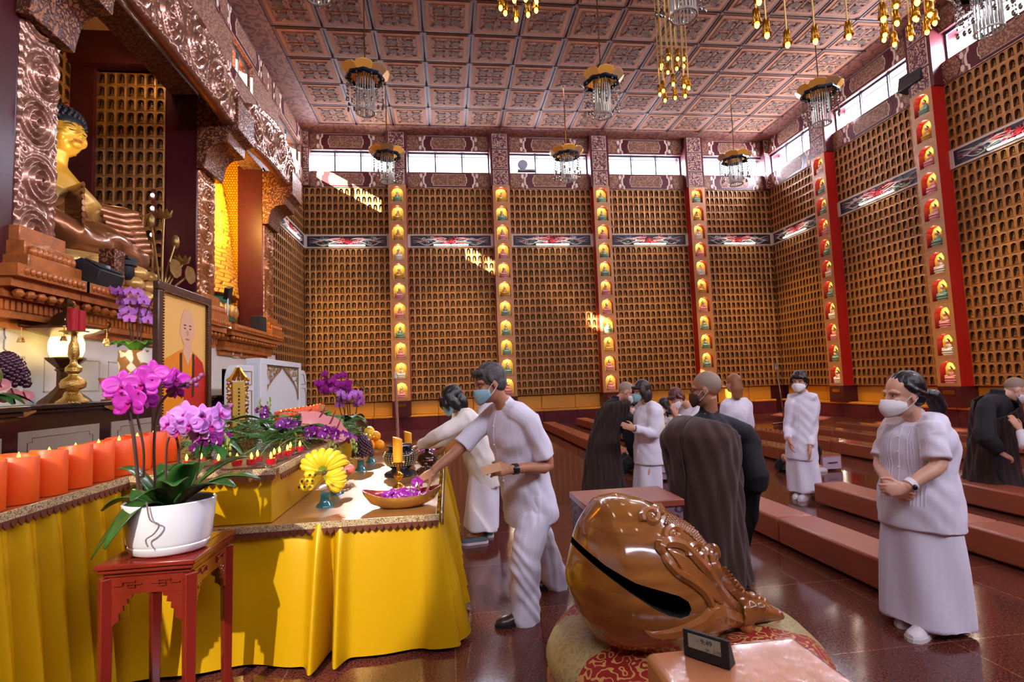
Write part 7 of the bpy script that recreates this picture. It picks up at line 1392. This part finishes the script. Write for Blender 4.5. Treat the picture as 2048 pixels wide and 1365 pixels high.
# ------------------------------------------------ chandeliers and hanging gold lamps
AMB = mt('amber_glass_petal', (232, 168, 72), .25, .1, coat=.4); AMBD = mt('brown_glass_petal', (150, 110, 70), .3, .1, coat=.4); BLUR = mt('blue_black_rim', (26, 36, 56), .25, .4); CRY = mt('crystal', (214, 210, 200), .06, .1, trans=.5, coat=.6); CRYS = mt('smoky_crystal', (110, 96, 84), .1, .2, trans=.3, coat=.5); GLM = mt('gold_bulb_lit', (255, 226, 120), .4, emit=((255, 210, 70), 7))
def chandelier(label, loc):
    t = thing('chandelier', label, 'chandelier', loc, rnd.random(), 'crystal chandeliers')
    b = B(); b.cyl((0, 0, 0), (0, 0, ZC-loc[2]-.05), .014, 6); b.lathe([(0, 0), (.1, 0), (.06, .06), (0, .06)], 10, (0, 0, ZC-loc[2]-.1)); obj('rod', b, BRZ, t)
    for k in range(8):
        a0 = k*PI/4; b = B(); P = [(0, -.155), (.1, -.195), (.17, -.15), (.205, 0), (.17, .15), (.1, .195), (0, .155)]; M = rotm(rz=a0) @ rotm(ry=-.75); b.prism(P, .014, M, (.375*math.cos(a0), .375*math.sin(a0), -.06)); obj('petal', b, AMB if k % 3 else AMBD, t, bevel=.004)
    b = B(); R = [[((r)*math.cos(a), r*math.sin(a), z) for a in np.linspace(0, 2*PI, 9)[:-1]] for r, z in ((.39, -.03), (.42, -.05), (.42, -.1), (.34, -.12), (.33, -.06))]; b.rings(R+[R[0]], False); obj('rim', b, BLUR, t, smooth=0)
    b = B(); b.lathe([(.33, -.06), (.28, .02), (.15, .07), (0, .09), (0, .08), (.14, .05), (.26, 0), (.31, -.07)], 20); obj('gilt_dome', b, GOLD, t)
    b = B()
    for k in range(22): a = 2*PI*k/22; b.cyl((.19*math.cos(a), .19*math.sin(a), .0), (.19*math.cos(a), .19*math.sin(a), -.86), .011, 5)
    b.tube([(.2*math.cos(a), .2*math.sin(a), -.84) for a in np.linspace(0, 2*PI, 19)[:-1]], .02, 6, closed=True); obj('crystal_rods', b, CRY, t)
    b = B()
    for k in range(16):
        a = 2*PI*k/16; r = .36+.04*(k % 2)
        for q in range(5+(k % 3)): b.ell((r*math.cos(a), r*math.sin(a), -.14-.075*q), (.016, .016, .026), 6, 4)
        b.ell((r*math.cos(a), r*math.sin(a), -.19-.075*(5+k % 3)), (.03, .03, .06), 6, 4)
    obj('crystal_drops', b, CRYS, t)['kind'] = 'stuff'; return t
for lab, x, y, z in (('crystal chandelier with amber petals over the altar side, middle row', -1.6, 11.3, 8.3), ('crystal chandelier with amber petals in the centre of the middle row', 3.7, 11.3, 8.36), ('crystal chandelier with amber petals by the right wall, middle row', 9.15, 11.3, 8.3),
    ('crystal chandelier in front of the leftmost back-wall window', -1.57, 15.2, 8.28), ('crystal chandelier in front of the third back-wall window', 3.77, 15.2, 8.36), ('crystal chandelier in front of the rightmost back-wall window', 9.2, 15.2, 8.3),
    ('nearest crystal chandelier over the altar, mostly cut by the top picture edge', -1.75, 7.7, 8.2), ('nearest crystal chandelier above the two-tier gold lamps', 3.8, 7.4, 7.95), ('nearest crystal chandelier against the right-hand windows', 9.2, 7.4, 7.95)):
    chandelier(lab, (x, y, z))
def pendant_ring(label, c, pts, s=1.0):
    t = thing('pendant_cluster', label, 'lamp', c, 0, 'hanging gold lamp clusters'); b = B()
    for x, y, z in pts:
        b.cyl((x, y, z+.1), (x, y, ZC-c[2]-.05), .012*s, 5)
    r = max(math.hypot(x, y) for x, y, z in pts); b.lathe([(0, 0), (r+.06, 0), (r+.06, .05), (0, .05)], 20, (0, 0, ZC-c[2]-.1)); obj('rods_and_plate', b, mt('champagne_rod', (214, 176, 110), .3, .7), t)
    for x, y, z in pts:
        b = B(); b.lathe([(0, .12), (.03, .12), (.045, .1), (.045, -.02), (.056, -.03), (.06, -.07), (.045, -.075), (0, -.06)], 10, (0, 0, 0)); b.v[0] *= s; o = obj('pendant_lamp', b, GOLD, t, (x, y, z)); b = B(); b.ell((0, 0, -.085), (.03, .03, .045), 8, 6); b.v[0] *= s; obj('bulb', b, GLM, o)
def circ(r, n, z, ph=0, e=1): return [(r*math.cos(2*PI*k/n+ph), r*e*math.sin(2*PI*k/n+ph), z+(.04 if k % 2 else 0)) for k in range(n)]
pendant_ring('wide ring of gold pendant lamps at the upper right, cut by the top edge', (4.6, 5.1, 5.85), circ(.95, 16, 0, .1))
pendant_ring('two-tier cluster of gold lamps hanging below the nearest central chandelier', (4.03, 8.35, 6.47), circ(.2, 8, .5)+circ(.24, 8, 0, .3), .85)
pendant_ring('small cluster of gold lamps at the top edge left of centre', (1.15, 7.0, 6.9), circ(.26, 9, 0, .2)+circ(.1, 3, .12), .95)
pendant_ring('two-tier cluster of gold lamps near the right-hand windows', (6.75, 6.5, 6.45), circ(.3, 9, 0)+circ(.3, 8, .28, .4), .95)
t = thing('floodlight', 'glaring floodlight on the ledge of the leftmost back-wall window', 'lamp', (-2.2, 18.6, ZW0+.35)); b = B(); b.lathe([(0, 0), (.1, 0), (.16, .12), (0, .1)], 14, M=rotm(rx=PI/2)); obj('housing', b, WHITE, t); b = B(); b.ell((0, -.13, 0), (.13, .02, .13), 14, 6); obj('lens', b, mt('glaring_lens', (255, 255, 255), .4, emit=((255, 250, 240), 120)), t)
t = thing('floodlight', 'glaring round floodlight on the right-hand window ledge', 'lamp', tuple(Vector(onX(1697, 241, XR-.15)))); b = B(); b.lathe([(0, 0), (.1, 0), (.16, .12), (0, .1)], 14, M=rotm(ry=-PI/2)); obj('housing', b, WHITE, t); b = B(); b.ell((-.13, 0, 0), (.02, .14, .13), 14, 6); obj('lens', b, mt('glaring_lens', (255, 255, 255), .4), t)
t = thing('wall_speaker', 'black loudspeaker hanging before the upper right window', 'speaker', tuple(Vector(onX(1828, 160, XR-.2)))); b = B(); b.box((0, 0, 0), (.3, .7, .42), rotm(ry=.2)); obj('cabinet', b, BLP, t, bevel=.02); b = B(); b.bb((0, -.05, 0), (.3, .05, .06)); obj('bracket', b, BLP, t)
t = thing('round_speaker', 'white round speaker on the ledge of the third back-wall window', 'speaker', (2.95, 18.55, ZW0)); b = B(); b.lathe([(0, -.06), (.17, -.06), (.19, 0), (.17, .06), (0, .06)], 20, (0, 0, .3), M=None); b.v[0][:, :] = b.v[0][:, [0, 2, 1]]; b.v[0][:, 2] += 0; b.v[0] -= np.array([0, .3, -.25]); obj('dish', b, mt('grey_plastic', (150, 154, 166), .5), t); b = B(); b.bb((-.2, -.1, 0), (.45, .1, .05)); obj('shelf', b, mt('grey_plastic', (150, 154, 166), .5), t)
# ------------------------------------------------ the small statuettes in the niches
def vis(s):
    d = RB @ np.array([s[1], s[2], s[3]-EYE]); 
    if d[2] <= 0: return None
    x, y = 1024+FPX*d[0]/d[2], 682.5-FPX*d[1]/d[2]
    if not (0 < x < 2048 and 0 < y < 1365): return None
    if s[1] < -7 and not (112 < x < 168 and 90 < y < 330): return None
    if -7 < s[1] < -5.3 and (x > 342 or (x < 240 and y > 420) or y > 480): return None
    return d[2]
V_ = sorted([(vis(s), s) for s in NICHE_SPOTS if vis(s)], key=lambda q: q[0])
RZ = {'back': 0, 'right': -PI/2, 'left': PI/2}; LB_ = {'right': 'small gold seated statuette in one of the plain niches of the right wall', 'alc': 'small gold seated statuette in a niche inside the dark shrine alcove'}
for d, s in V_[:300]:
    o = bpy.data.objects.new('niche_statuette', STATM); COL.objects.link(o); o.location = s[1:4]; o.rotation_euler[2] = RZ[s[0]]; o.scale = (1.08*s[4],)*3
    a = s[1] < 0; tag(o, LB_['alc' if a else 'right'], 'statuette', 'gold statuettes in the alcove niches' if a else 'gold statuettes in the right wall niches')
far = {}
for d, s in V_[300:]: far.setdefault(s[0], []).append(s[1:4])
SB = stat_mesh(6); big = B()
for sd, L in far.items():
    q = B(); q.merge(SB, rotm(rz=RZ[sd])*1.08); u = tiled(q, L); big.merge(u)
o = tag(obj('niche_statuettes', big, STAT, None), 'countless small gold statuettes filling the niches of the farther walls', 'statuette', None, 'stuff')
